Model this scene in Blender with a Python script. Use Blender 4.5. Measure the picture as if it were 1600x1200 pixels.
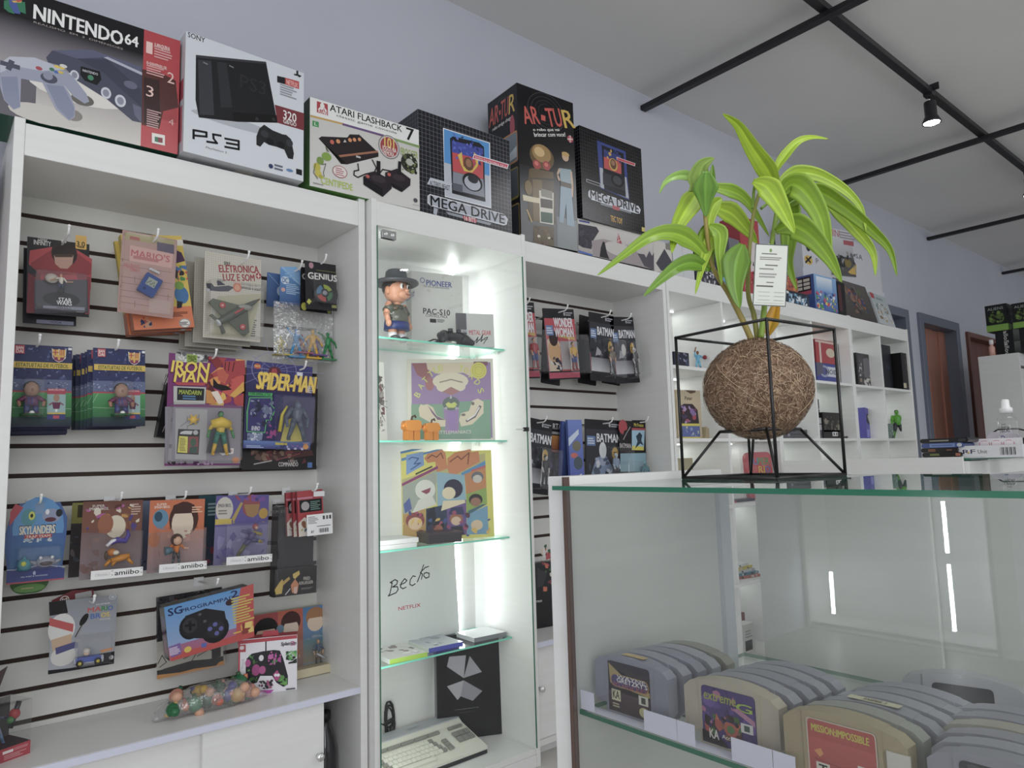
import bpy, bmesh, math, random
from mathutils import Vector, Matrix

for o in list(bpy.data.objects):
    bpy.data.objects.remove(o)
SC = bpy.context.scene
C = SC.collection
R_ = random.Random(7)
PI = math.pi

# ------------------------------------------------------------------ camera
# world: X runs along the long wall, Y into that wall, Z up, camera at the origin
F_PX = 1109.49
AX = Vector((0.76696945, 0.04901684, 0.63980873))    # world axes seen from the camera (right, down, forward)
AY = Vector((-0.64108816, 0.10147706, 0.76072884))
AZ = Vector((-0.02763738, -0.99362959, 0.10925392))
cam = bpy.data.cameras.new('camera')
cam.lens = 36 * F_PX / 1600
cam.sensor_width = 36
cam.clip_start = 0.02
camo = bpy.data.objects.new('camera', cam)
C.objects.link(camo)
camo.matrix_world = Matrix(((AX.x, -AX.y, -AX.z, 0), (AY.x, -AY.y, -AY.z, 0), (AZ.x, -AZ.y, -AZ.z, 0), (0, 0, 0, 1)))
SC.camera = camo

# ------------------------------------------------------------------ light
w = bpy.data.worlds.new('world')
SC.world = w
w.use_nodes = True
bg = w.node_tree.nodes['Background']
bg.inputs[0].default_value = (0.93, 0.96, 1.0, 1)
bg.inputs[1].default_value = 0.78
SC.view_settings.view_transform = 'Standard'
SC.view_settings.look = 'None'
SC.view_settings.gamma = 1
SC.view_settings.use_curve_mapping = False
SC.view_settings.exposure = 0.0

def area(name, loc, target, sx, sy, power, col=(1, 1, 1), spread=180, parent=None):
    l = bpy.data.lights.new(name, 'AREA')
    l.shape = 'RECTANGLE'; l.size = sx; l.size_y = sy; l.energy = power; l.color = col
    l.spread = math.radians(spread)
    o = bpy.data.objects.new(name, l); C.objects.link(o)
    o.location = loc
    d = Vector(target) - Vector(loc)
    o.rotation_euler = d.to_track_quat('-Z', 'Y').to_euler()
    if parent: o.parent = parent
    return o

area('ceiling_panel_light', (0.6, -0.7, 1.86), (1.0, 0.6, 0.0), 1.6, 0.8, 13, (0.97, 0.98, 1.0))
area('ceiling_panel_light', (3.6, 0.1, 1.86), (3.7, 0.4, 0.0), 1.4, 0.6, 13, (0.97, 0.98, 1.0))
area('shop_front_daylight', (-1.2, -2.2, 0.5), (1.5, 1.6, 0.0), 2.4, 1.8, 46, (0.95, 0.97, 1.0))

# ------------------------------------------------------------------ pixel -> place on a real plane (1600 x 1200 frame)
def ray(p):
    q = Vector((p[0] - 800, p[1] - 600, F_PX))
    return Vector((AX.dot(q), AY.dot(q), AZ.dot(q)))
def onX(p, d): r = ray(p); return r * (d / r.x)
def onY(p, d): r = ray(p); return r * (d / r.y)
def onZ(p, d): r = ray(p); return r * (d / r.z)
def atD(p, d): r = ray(p); return r * (d / F_PX)
def hit(p, o, n):
    r = ray(p); return r * (o.dot(n) / r.dot(n))
def rot_axes(yaw, pitch):
    y, p = math.radians(yaw), math.radians(pitch)
    u = Vector((math.cos(y), math.sin(y), 0))
    b = Vector((-math.sin(y), math.cos(y), 0))
    v = b * math.sin(p) + Vector((0, 0, 1)) * math.cos(p)
    return u, v, u.cross(v)
def frame(o, u, v):
    u = u.normalized(); v = (v - u * v.dot(u)).normalized(); n = v.cross(u) * -1
    n = u.cross(v)            # towards the viewer (-Y)
    return Matrix(((u.x, -n.x, v.x, o.x), (u.y, -n.y, v.y, o.y), (u.z, -n.z, v.z, o.z), (0, 0, 0, 1)))
def quad(BL, BR, TL, Y=None, z=None, yaw=0, pitch=0):
    if z is not None:
        o = onZ(BL, z) if Y is None else Vector((onY(BL, Y).x, Y, z))
        if yaw is None:
            b = onZ(BR, z); u = (b - o).normalized(); yaw = math.degrees(math.atan2(u.y, u.x))
        u, v, n = rot_axes(yaw, pitch)
        b = hit(BR, o, n); wd = (b - o).dot(u)
        t = hit(TL, o, n); h = (t - o).dot(v)
        return frame(o, u, v), wd, h
    o = onY(BL, Y)
    u, v, n = rot_axes(yaw, pitch)
    b = hit(BR, o, n); t = hit(TL, o, n)
    uu = (b - o); wd = uu.length; uu.normalize()
    vv = (t - o) - uu * (t - o).dot(uu)
    return frame(o, uu, vv), wd, vv.length

# ------------------------------------------------------------------ colour and materials
def lin(h):
    if not isinstance(h, str): return h
    v = [int(h[i:i + 2], 16) / 255 for i in (0, 2, 4)]
    return tuple(x / 12.92 if x <= .04045 else ((x + .055) / 1.055) ** 2.4 for x in v)

def mat(name, base=None, rough=.5, metal=0, spec=.5, attr=False, bump=0, bscale=200, coat=0, emit=None, es=0, noise=0, nscale=(60, 60, 60), ncol=None, sat=0):
    m = bpy.data.materials.new(name); m.use_nodes = True
    nt = m.node_tree; N = nt.nodes; L = nt.links
    b = N['Principled BSDF']
    b.inputs['Roughness'].default_value = rough
    b.inputs['Metallic'].default_value = metal
    b.inputs['Specular IOR Level'].default_value = spec
    b.inputs['Coat Weight'].default_value = coat
    b.inputs['Coat Roughness'].default_value = .08
    src = None
    if attr:
        a = N.new('ShaderNodeVertexColor'); a.layer_name = 'Col'; src = a.outputs[0]
        if sat:
            hs = N.new('ShaderNodeHueSaturation'); hs.inputs['Saturation'].default_value = sat; hs.inputs['Value'].default_value = .92
            L.new(src, hs.inputs['Color']); src = hs.outputs[0]
        L.new(src, b.inputs['Base Color'])
    else:
        b.inputs['Base Color'].default_value = (*lin(base), 1)
    if noise:
        tc = N.new('ShaderNodeTexCoord'); mp = N.new('ShaderNodeMapping'); mp.inputs['Scale'].default_value = nscale
        nz = N.new('ShaderNodeTexNoise'); nz.inputs['Scale'].default_value = 1; nz.inputs['Detail'].default_value = 4
        L.new(tc.outputs['Object'], mp.inputs[0]); L.new(mp.outputs[0], nz.inputs[0])
        mx = N.new('ShaderNodeMix'); mx.data_type = 'RGBA'
        rp = N.new('ShaderNodeMapRange'); rp.inputs[1].default_value = .35; rp.inputs[2].default_value = .65
        rp.inputs[3].default_value = 0; rp.inputs[4].default_value = noise
        L.new(nz.outputs[0], rp.inputs[0]); L.new(rp.outputs[0], mx.inputs[0])
        if src: L.new(src, mx.inputs[6])
        else: mx.inputs[6].default_value = (*lin(base), 1)
        mx.inputs[7].default_value = (*lin(ncol), 1)
        L.new(mx.outputs[2], b.inputs['Base Color'])
    if bump:
        tc = N.new('ShaderNodeTexCoord'); nz = N.new('ShaderNodeTexNoise'); nz.inputs['Scale'].default_value = bscale
        bp = N.new('ShaderNodeBump'); bp.inputs['Strength'].default_value = bump; bp.inputs['Distance'].default_value = .002
        L.new(tc.outputs['Object'], nz.inputs[0]); L.new(nz.outputs[0], bp.inputs['Height']); L.new(bp.outputs[0], b.inputs['Normal'])
    if emit:
        b.inputs['Emission Color'].default_value = (*lin(emit), 1); b.inputs['Emission Strength'].default_value = es
    return m

def clear(name, tint=(1, 1, 1), refl=.12, rough=.03, body=None, bodyf=0, bump=0, bscale=30):
    """clear sheet: tinted see-through plus a fresnel-weighted mirror; body adds a little milky haze"""
    m = bpy.data.materials.new(name); m.use_nodes = True
    nt = m.node_tree; N = nt.nodes; L = nt.links; N.clear()
    out = N.new('ShaderNodeOutputMaterial')
    tr = N.new('ShaderNodeBsdfTransparent'); tr.inputs[0].default_value = (*tint, 1)
    gl = N.new('ShaderNodeBsdfGlossy'); gl.inputs['Roughness'].default_value = rough; gl.inputs[0].default_value = (1, 1, 1, 1)
    lw = N.new('ShaderNodeLayerWeight'); lw.inputs[0].default_value = .5
    pw = N.new('ShaderNodeMath'); pw.operation = 'POWER'; pw.inputs[1].default_value = 4.5
    mu = N.new('ShaderNodeMath'); mu.operation = 'MULTIPLY_ADD'; mu.inputs[1].default_value = .85; mu.inputs[2].default_value = refl
    mu.use_clamp = True
    L.new(lw.outputs['Facing'], pw.inputs[0]); L.new(pw.outputs[0], mu.inputs[0])
    if bump:
        tc = N.new('ShaderNodeTexCoord'); nz = N.new('ShaderNodeTexNoise'); nz.inputs['Scale'].default_value = bscale
        bp = N.new('ShaderNodeBump'); bp.inputs['Strength'].default_value = bump; bp.inputs['Distance'].default_value = .01
        L.new(tc.outputs['Object'], nz.inputs[0]); L.new(nz.outputs[0], bp.inputs['Height'])
        L.new(bp.outputs[0], gl.inputs['Normal']); L.new(bp.outputs[0], lw.inputs['Normal'])
    first = tr.outputs[0]
    if bodyf:
        df = N.new('ShaderNodeBsdfDiffuse'); df.inputs[0].default_value = (*lin(body), 1)
        m0 = N.new('ShaderNodeMixShader'); m0.inputs[0].default_value = bodyf
        L.new(tr.outputs[0], m0.inputs[1]); L.new(df.outputs[0], m0.inputs[2]); first = m0.outputs[0]
    mx = N.new('ShaderNodeMixShader')
    L.new(mu.outputs[0], mx.inputs[0]); L.new(first, mx.inputs[1]); L.new(gl.outputs[0], mx.inputs[2])
    L.new(mx.outputs[0], out.inputs[0])
    return m

M = {}
M['white'] = mat('white_laminate', 'e6e6e4', .35, noise=.35, nscale=(3, 3, 60), ncol='dcdcd8')
M['cwhite'] = mat('dimmed_laminate', 'c4c4c0', .35, noise=.35, nscale=(3, 3, 60), ncol='b9b9b5')  # white laminate greyed, the shade inside the counter put into its colour
M['slat'] = mat('slat_laminate', 'deddd8', .32, noise=.5, nscale=(6, 6, 2), ncol='d2d1cc')
M['groove'] = mat('brown_groove', '33241c', .7)
M['wall'] = mat('painted_wall', 'c3c5cf', .85, bump=.15, bscale=60, noise=.4, nscale=(2, 2, 2), ncol='b9bcc7')
M['ceil'] = mat('painted_ceiling', 'e2e1df', .9, noise=.6, nscale=(1.2, 1.2, 1.2), ncol='d6d6d5')
M['floor'] = mat('grey_floor', 'c6c3be', .4, noise=.5, nscale=(4, 4, 4), ncol='bab7b1')
M['edge'] = mat('lip_edging', 'd4d6e6', .3)
M['chrome'] = mat('chrome', 'e8e8e8', .15, metal=1)
M['black'] = mat('black_metal', '17171b', .45, noise=.3, nscale=(30, 30, 30), ncol='26262a')
M['frame'] = mat('black_wire', '141214', .4)
M['card'] = mat('printed_card', attr=True, sat=.86, rough=.42, spec=.3, bump=.05, bscale=90)
M['gloss'] = mat('glossy_print', attr=True, sat=.86, rough=.2, spec=.4, bump=.04, bscale=40)
M['toy'] = mat('toy_plastic', attr=True, rough=.35)
M['mattec'] = mat('matte_colour', attr=True, rough=.7)
M['glass'] = clear('pane_glass', (.985, .99, .987), .02, .0)
M['cpane'] = clear('counter_glass', (.92, .93, .925), .05, .0)
M['thick'] = clear('shelf_glass', (.92, .945, .93), .04, .0)
M['blis'] = clear('blister_plastic', (.97, .97, .97), .035, .06, 'e8e8f0', .02)
M['bag'] = clear('bag_film', (.94, .94, .94), .10, .10, 'e8e8ea', .12, bump=1.0, bscale=45)
M['wrap'] = clear('shrink_wrap', (.97, .97, .97), .05, .08, bump=1.0, bscale=22)
M['gedge'] = mat('green_glass_edge', '1f6b50', .12, coat=.5)
M['gedgel'] = mat('aqua_glass_edge', '7fd6bd', .15, emit='7fd6bd', es=0)
M['led'] = mat('led_strip', 'ffffff', .5, emit='f4fbff', es=7)
M['ledlow'] = mat('shelf_led', 'ffffff', .5, emit='f4fbff', es=1.6)
M['ledhi'] = mat('bright_led', 'ffffff', .5, emit='f4fbff', es=45)
M['lampface'] = mat('spot_lens', 'ffffff', .5, emit='ffffff', es=25)
M['cartp'] = mat('cartridge_plastic', attr=True, rough=.5, bump=.15, bscale=900)
M['paper'] = mat('white_paper', 'dedcec', .8)
M['coir'] = mat('coir', '92765f', .95, noise=1, nscale=(120, 120, 120), ncol='5f4937', bump=.6, bscale=260)
M['leaf'] = mat('leaf', attr=True, rough=.36, spec=.45, noise=.25, nscale=(14, 14, 60), ncol='6a8a28')
M['stem'] = mat('stem', attr=True, rough=.5)

# ------------------------------------------------------------------ mesh helpers
class MB:
    def __init__(s): s.v = []; s.f = []; s.c = []; s.m = []; s.s = []
    def add(s, vs, fs, col=(.8, .8, .8), mi=0, sm=False, T=None, fc=None):
        b = len(s.v); col = lin(col)
        s.v += [tuple(T @ Vector(p)) for p in vs] if T else [tuple(p) for p in vs]
        for i, f in enumerate(fs):
            s.f.append([b + k for k in f]); s.c.append(lin(fc[i]) if fc else col); s.m.append(mi); s.s.append(sm)
        return s
    def box(s, x0, y0, z0, x1, y1, z1, col='cccccc', mi=0, T=None, cols=None):
        v = [(x0, y0, z0), (x1, y0, z0), (x1, y1, z0), (x0, y1, z0), (x0, y0, z1), (x1, y0, z1), (x1, y1, z1), (x0, y1, z1)]
        f = [(0, 1, 5, 4), (1, 2, 6, 5), (2, 3, 7, 6), (3, 0, 4, 7), (4, 5, 6, 7), (3, 2, 1, 0)]   # front right back left top bottom
        return s.add(v, f, col, mi, T=T, fc=cols)
    def rbox(s, x0, y0, z0, x1, y1, z1, r, col='cccccc', mi=0, n=3, T=None, axis='y'):
        """box whose outline is rounded about one axis"""
        a, b, c, d = (x0, z0, x1, z1) if axis == 'y' else ((x0, y0, x1, y1) if axis == 'z' else (y0, z0, y1, z1))
        pts = rrect(a, b, c, d, r, n)
        if axis == 'y': return s.prism(pts, y0, y1, col, mi, T)
        if axis == 'z':
            k = len(pts); v = [(p[0], p[1], z0) for p in pts] + [(p[0], p[1], z1) for p in pts]
        else:
            k = len(pts); v = [(x0, p[0], p[1]) for p in pts] + [(x1, p[0], p[1]) for p in pts]
        f = [list(range(k))[::-1], list(range(k, 2 * k))] + [(i, (i + 1) % k, k + (i + 1) % k, k + i) for i in range(k)]
        return s.add(v, f, col, mi, T=T)
    def prism(s, pts, y0, y1, col='cccccc', mi=0, T=None):
        k = len(pts)
        v = [(p[0], y0, p[1]) for p in pts] + [(p[0], y1, p[1]) for p in pts]
        f = [list(range(k)), list(range(k, 2 * k))[::-1]] + [(i, k + i, k + (i + 1) % k, (i + 1) % k) for i in range(k)]
        return s.add(v, f, col, mi, T=T)
    def tube(s, pts, r, col='cccccc', n=8, mi=0, T=None, caps=True, flat=1.0, sm=True):
        pts = [Vector(p) for p in pts]; k = len(pts)
        rs = r if isinstance(r, (list, tuple)) else [r] * k
        v = []; up = Vector((.13, .21, 1)).normalized()
        prev = None
        for i, p in enumerate(pts):
            d = (pts[min(i + 1, k - 1)] - pts[max(i - 1, 0)])
            if d.length < 1e-9: d = Vector((0, 0, 1))
            d.normalize()
            if prev is None:
                a = d.cross(up)
                if a.length < .1: a = d.cross(Vector((1, .1, 0)))
                a.normalize()
            else:
                a = (prev - d * prev.dot(d)).normalized()
            prev = a; b = d.cross(a)
            for j in range(n):
                t = 2 * PI * j / n
                v.append(p + a * math.cos(t) * rs[i] + b * math.sin(t) * rs[i] * flat)
        f = [(i * n + j, i * n + (j + 1) % n, (i + 1) * n + (j + 1) % n, (i + 1) * n + j) for i in range(k - 1) for j in range(n)]
        s.add(v, f, col, mi, sm, T)
        if caps:
            s.add([], [], col)
            b = len(s.v) - k * n
            s.f.append([b + j for j in range(n)][::-1]); s.f.append([b + (k - 1) * n + j for j in range(n)])
            for _ in (0, 1): s.c.append(lin(col)); s.m.append(mi); s.s.append(False)
        return s
    def ball(s, c, r, col='cccccc', nu=12, nv=8, mi=0, T=None, top=1.0, bot=-1.0):
        r = (r, r, r) if not isinstance(r, (list, tuple)) else r
        v = []; f = []
        for i in range(nv + 1):
            ph = -PI / 2 + PI * i / nv
            zz = max(bot, min(top, math.sin(ph)))
            for j in range(nu):
                t = 2 * PI * j / nu
                v.append((c[0] + r[0] * math.cos(ph) * math.cos(t), c[1] + r[1] * math.cos(ph) * math.sin(t), c[2] + r[2] * zz))
        for i in range(nv):
            for j in range(nu):
                f.append((i * nu + j, i * nu + (j + 1) % nu, (i + 1) * nu + (j + 1) % nu, (i + 1) * nu + j))
        return s.add(v, f, col, mi, True, T)
    def lathe(s, prof, c=(0, 0, 0), col='cccccc', n=20, mi=0, T=None, sm=True, sx=1, sy=1):
        v = []; f = []
        for (r, z) in prof:
            for j in range(n):
                t = 2 * PI * j / n
                v.append((c[0] + r * math.cos(t) * sx, c[1] + r * math.sin(t) * sy, c[2] + z))
        for i in range(len(prof) - 1):
            for j in range(n):
                f.append((i * n + j, i * n + (j + 1) % n, (i + 1) * n + (j + 1) % n, (i + 1) * n + j))
        if prof[0][0] > 1e-6: f.append(list(range(n))[::-1])
        if prof[-1][0] > 1e-6: f.append([(len(prof) - 1) * n + j for j in range(n)])
        return s.add(v, f, col, mi, sm, T)
    def build(s, name, ms, parent=None, mx=None, bevel=0):
        me = bpy.data.meshes.new(name)
        me.from_pydata(s.v, [], s.f)
        if not isinstance(ms, (list, tuple)): ms = [ms]
        for m in ms: me.materials.append(M[m] if isinstance(m, str) else m)
        me.polygons.foreach_set('material_index', s.m)
        me.polygons.foreach_set('use_smooth', s.s)
        ca = me.color_attributes.new('Col', 'FLOAT_COLOR', 'CORNER')
        buf = []
        for p, c in zip(me.polygons, s.c):
            if len(c) == 3 and not isinstance(c[0], (tuple, list)):
                buf += [c[0], c[1], c[2], 1.0] * p.loop_total
            else:
                for k in range(p.loop_total): buf += [*c[k], 1.0]
        ca.data.foreach_set('color', buf)
        me.update()
        o = bpy.data.objects.new(name, me); C.objects.link(o)
        if mx is not None: o.matrix_world = mx
        if parent: o.parent = parent
        if bevel:
            b = o.modifiers.new('bevel', 'BEVEL'); b.width = bevel; b.segments = 2; b.limit_method = 'ANGLE'; b.angle_limit = .7
        return o

def rrect(a, b, c, d, r, n=3):
    r = min(r, (c - a) / 2 - 1e-6, (d - b) / 2 - 1e-6)
    P = []
    for cx, cy, t0 in ((a + r, b + r, PI), (c - r, b + r, 1.5 * PI), (c - r, d - r, 0), (a + r, d - r, .5 * PI)):
        for i in range(n + 1):
            t = t0 + .5 * PI * i / n; P.append((cx + r * math.cos(t), cy + r * math.sin(t)))
    return P

def tag(o, label=None, cat=None, group=None, kind=None):
    if label: o['label'] = label
    if cat: o['category'] = cat
    if group: o['group'] = group
    if kind: o['kind'] = kind
    return o
def empty(name, label, cat, mx=None, group=None):
    o = bpy.data.objects.new(name, None); C.objects.link(o); o.empty_display_size = .02
    if mx is not None: o.matrix_world = mx if isinstance(mx, Matrix) else Matrix.Translation(Vector(mx))
    return tag(o, label, cat, group)
def copy_thing(o, mx, label=None, group=None):
    r = o.copy(); C.objects.link(r); r.matrix_world = mx
    if label: r['label'] = label
    if group: r['group'] = group
    for ch in [x for x in bpy.data.objects if x.parent == o]:
        c = ch.copy(); C.objects.link(c); c.parent = r
        for g in [x for x in bpy.data.objects if x.parent == ch]:
            d = g.copy(); C.objects.link(d); d.parent = c
    return r
def sbox(name, b, m, bevel=.002, kind='structure'):
    o = MB().box(*b).build(name, m, bevel=bevel)
    return tag(o, kind=kind)

# ------------------------------------------------------------------ printing: flat artwork laid on a face
_tx = {}
def text_mesh(s, bold):
    k = s
    if k not in _tx:
        cu = bpy.data.curves.new('t', 'FONT'); cu.body = s; cu.resolution_u = 2; cu.offset = 0
        ob = bpy.data.objects.new('t', cu); C.objects.link(ob)
        me = bpy.data.meshes.new_from_object(ob.evaluated_get(bpy.context.evaluated_depsgraph_get()))
        vs = [(v.co.x, v.co.y) for v in me.vertices]; fs = [tuple(p.vertices) for p in me.polygons]
        bpy.data.objects.remove(ob); bpy.data.curves.remove(cu); bpy.data.meshes.remove(me)
        x0 = min(v[0] for v in vs); x1 = max(v[0] for v in vs); y0 = min(v[1] for v in vs); y1 = max(v[1] for v in vs)
        _tx[k] = ([((x - x0) / (x1 - x0), (y - y0) / (y1 - y0)) for x, y in vs], fs)
    return _tx[k]

def art(mb, w, h, items, face='front', d=0, mi=0, base=0.0, org=None):
    """items use 0..1 coordinates of the face, u to the right and v up; later items lie on top"""
    if org: O, U, V, Nn = org
    elif face == 'front': O, U, V, Nn = Vector((0, 0, 0)), Vector((w, 0, 0)), Vector((0, 0, h)), Vector((0, -1, 0))
    elif face == 'left': O, U, V, Nn = Vector((0, d, 0)), Vector((0, -d, 0)), Vector((0, 0, h)), Vector((-1, 0, 0))
    elif face == 'right': O, U, V, Nn = Vector((w, 0, 0)), Vector((0, d, 0)), Vector((0, 0, h)), Vector((1, 0, 0))
    elif face == 'top': O, U, V, Nn = Vector((0, 0, h)), Vector((w, 0, 0)), Vector((0, d, 0)), Vector((0, 0, 1))
    else: O, U, V, Nn = Vector((0, d, 0)), Vector((w, 0, 0)), Vector((0, -d, 0)), Vector((0, 0, -1))
    asp = V.length / U.length
    lay = [base]
    def put(pts, fs, col, fc=None):
        lay[0] = min(lay[0] + .00002, base + .006)
        e = Nn * (lay[0] + .00012)
        mb.add([O + U * a + V * b + e for a, b in pts], fs, col, mi, fc=fc)
    for it in items:
        k = it[0]
        if k == 'r': _, a, b, c, e, col = it; put([(a, b), (c, b), (c, e), (a, e)], [(0, 1, 2, 3)], col)
        elif k == 'g':
            _, a, b, c, e, c0, c1 = it
            n = 6; A0 = lin(c0); A1 = lin(c1); pts = []; fs = []; fc = []
            for i in range(n):
                t = (i + .5) / n; y0 = b + (e - b) * i / n; y1 = b + (e - b) * (i + 1) / n
                q = len(pts); pts += [(a, y0), (c, y0), (c, y1), (a, y1)]; fs.append((q, q + 1, q + 2, q + 3))
                lo = [A0[j] + (A1[j] - A0[j]) * i / n for j in range(3)]; hi = [A0[j] + (A1[j] - A0[j]) * (i + 1) / n for j in range(3)]
                fc.append((tuple(lo), tuple(lo), tuple(hi), tuple(hi)))
            put(pts, fs, (0, 0, 0), fc)
        elif k == 'p': put(it[1], [tuple(range(len(it[1])))], it[2])
        elif k == 'R': _, a, b, c, e, r, col = it; put([(x, y / asp) for x, y in rrect(a, b * asp, c, e * asp, r)], [tuple(range(16))], col)
        elif k == 'e':
            _, a, b, rx, ry, col = it[:6]; rt = it[6] if len(it) > 6 else 0; n = 18
            ct, st = math.cos(rt), math.sin(rt); P = []
            for i in range(n):
                t = 2 * PI * i / n; x = rx * math.cos(t); y = ry * math.sin(t) * asp
                P.append((a + x * ct - y * st, b + (x * st + y * ct) / asp))
            put(P, [tuple(range(n))], col)
        elif k == 'o':
            _, a, b, rx, ry, th, col = it; n = 24; P = []
            for i in range(n):
                t = 2 * PI * i / n; P += [(a + rx * math.cos(t), b + ry * math.sin(t)), (a + rx * (1 - th) * math.cos(t), b + ry * (1 - th) * math.sin(t))]
            put(P, [(2 * i, (2 * i + 2) % (2 * n), (2 * i + 3) % (2 * n), 2 * i + 1) for i in range(n)], col)
        elif k == 'l':
            _, pts, th, col = it; q = [Vector((x, y * asp)) for x, y in pts]; P = []; fs = []
            for i in range(len(q) - 1):
                dd = (q[i + 1] - q[i]).normalized(); nn = Vector((-dd.y, dd.x)) * th / 2; e = dd * th * .3
                b = len(P); P += [q[i] - nn - e, q[i + 1] - nn + e, q[i + 1] + nn + e, q[i] + nn - e]; fs.append((b, b + 1, b + 2, b + 3))
            put([(p.x, p.y / asp) for p in P], fs, col)
        elif k == 't':
            _, s, a, b, c, e, col = it[:7]; bold = it[7] if len(it) > 7 else 0; sh = it[8] if len(it) > 8 else 0; rt = it[9] if len(it) > 9 else 0
            vs, fs = text_mesh(s, bold); cx, cy = (a + c) / 2, (b + e) / 2; ct, st = math.cos(rt), math.sin(rt); P = []
            for x, y in vs:
                X = (x - .5) * (c - a) + sh * (y - .5) * (e - b) * asp; Yy = (y - .5) * (e - b) * asp
                P.append((cx + X * ct - Yy * st, cy + (X * st + Yy * ct) / asp))
            e_ = bold * .014 * (e - b) * asp
            for dx, dy in (((0, 0),) if bold < .3 else ((-e_, -e_ * .5), (e_, -e_ * .5), (-e_, e_ * .5), (e_, e_ * .5))):
                put([(x + dx, y + dy / asp) for x, y in P], fs, col)
        elif k == 'f':
            _, a, b, c, e, n, col = it; pts = []; fs = []; rr = random.Random(n * 7 + int(a * 100))
            for i in range(n):
                y0 = b + (e - b) * (i + .2) / n; y1 = b + (e - b) * (i + .75) / n; q = len(pts); c2 = c - (c - a) * rr.random() * .35
                pts += [(a, y0), (c2, y0), (c2, y1), (a, y1)]; fs.append((q, q + 1, q + 2, q + 3))
            put(pts, fs, col)
        elif k == 'n':
            _, a, b, c, e, n, sz, cols, seed = it; rr = random.Random(seed)
            for i in range(n):
                x = a + (c - a) * rr.random(); y = b + (e - b) * rr.random(); s1 = sz * (.4 + rr.random()); s2 = s1 * (.3 + .7 * rr.random())
                rt = rr.random() * PI; m_ = rr.randint(5, 8); P = []
                for j in range(m_):
                    t = 2 * PI * j / m_; q = .6 + .6 * rr.random(); X = s1 * q * math.cos(t); Y_ = s2 * q * math.sin(t)
                    P.append((min(c, max(a, x + X * math.cos(rt) - Y_ * math.sin(rt))), min(e, max(b, y + (X * math.sin(rt) + Y_ * math.cos(rt)) / asp))))
                put(P, [tuple(range(m_))], cols[i % len(cols)])
        elif k == 'G':      # grid lines
            _, a, b, c, e, nx, ny, th, col = it; pts = []; fs = []
            for i in range(nx + 1):
                x = a + (c - a) * i / nx; q = len(pts); pts += [(x - th / 2, b), (x + th / 2, b), (x + th / 2, e), (x - th / 2, e)]; fs.append((q, q + 1, q + 2, q + 3))
            for i in range(ny + 1):
                y = b + (e - b) * i / ny; t2 = th / asp; q = len(pts); pts += [(a, y - t2 / 2), (c, y - t2 / 2), (c, y + t2 / 2), (a, y + t2 / 2)]; fs.append((q, q + 1, q + 2, q + 3))
            put(pts, fs, col)

# ------------------------------------------------------------------ room shell
FL = -1.035; CE = 1.925; WY = 2.27
sbox('floor', (-3, -3, FL - .1, 12, 3.2, FL), 'floor', 0)
sbox('ceiling', (-3, -3, CE, 12, 3.2, CE + .1), 'ceil', 0)
def wall_piece(name, x0, x1, z0, z1): sbox(name, (x0, WY, z0, x1, WY + .14, z1), 'wall', 0)
wb = MB()
for x0, x1, z0, z1 in ((-3, 5.17, FL, CE), (5.17, 6.06, 1.09, CE), (6.06, 6.34, FL, CE), (6.34, 7.18, 1.10, CE), (7.18, 7.44, FL, CE), (7.44, 8.47, 1.065, CE), (8.47, 12, FL, CE)):
    wb.box(x0, WY, z0, x1, WY + .16, z1)
tag(wb.build('wall_back', 'wall'), kind='structure')
sbox('wall_right', (12, -3, FL, 12.1, 2.43, CE), 'wall', 0)
M['slate'] = mat('slate_paint', '6d7482', .45)
M['dslate'] = mat('dark_slate_paint', '4b515e', .5)
M['brown'] = mat('brown_door', 'b07a68', .45, noise=.5, nscale=(20, 20, 1.5), ncol='a06c5b')
M['dbrown'] = mat('dark_brown_door', '74483a', .4, noise=.5, nscale=(20, 20, 1.5), ncol='643b2e')
def door_frame(name, x0, x1, zt, wd, m, y0=WY - .025):
    b = MB()
    b.box(x0, y0, FL, x0 + wd, WY + .159, zt).box(x1 - wd, y0, FL, x1, WY + .159, zt).box(x0 + wd, y0, zt - wd, x1 - wd, WY + .159, zt)
    return tag(b.build(name, m, bevel=.004), kind='structure')
f0 = door_frame('door_1', 5.14, 6.09, 1.13, .07, 'slate')
MB().box(5.2, WY + .15, FL, 6.03, WY + .19, 1.06).build('door_leaf', 'dslate', f0)
f1 = door_frame('door_2', 6.31, 7.21, 1.14, .08, 'slate')
db = MB()
for i in range(5):
    x = 6.39 + i * .148
    db.box(x + .004, WY + .075 + (i % 2) * .012, FL, x + .145, WY + .11, 1.06)
db.build('folding_leaf', 'brown', f1, bevel=.003)
f2 = door_frame('door_3', 7.42, 8.49, 1.085, .045, 'dbrown')
db = MB()
for i in range(7): db.box(7.465 + i * .14, WY + .06, FL, 7.465 + i * .14 + .135, WY + .09, 1.04)
db.build('door_leaf', 'dbrown', f2, bevel=.003)

# ceiling grid
def beam(b, label):
    o = MB().box(*b).build('ceiling_beam', 'black', bevel=.003); tag(o, label, 'beam', 'black metal ceiling beams')
beam((2.845, -3, 1.825, 2.885, WY - .002, 1.852), 'black square beam over the toy shelves, first to meet the wall from the left')
beam((4.775, -3, 1.825, 4.815, WY - .002, 1.852), 'black square beam passing in front of the nearer lit spotlight, second from the left')
beam((6.685, -3, 1.825, 6.725, WY - .002, 1.852), 'black square beam meeting the wall above the grey framed brown door, third from the left')
beam((8.70, -3, 1.825, 8.74, WY - .002, 1.852), 'short piece of black beam at the right edge of the picture, farthest away')
beam((-2, 1.255, 1.8525, 11.5, 1.295, 1.882), 'long black beam crossing the others and carrying the spotlights')
beam((-2, .10, 1.8525, 11.5, .14, 1.882), 'second long crossing beam above the shop floor beside the viewer')
beam((-2, -1.42, 1.8525, 11.5, -1.38, 1.882), 'third long crossing beam above the shop floor behind the viewer')

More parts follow.
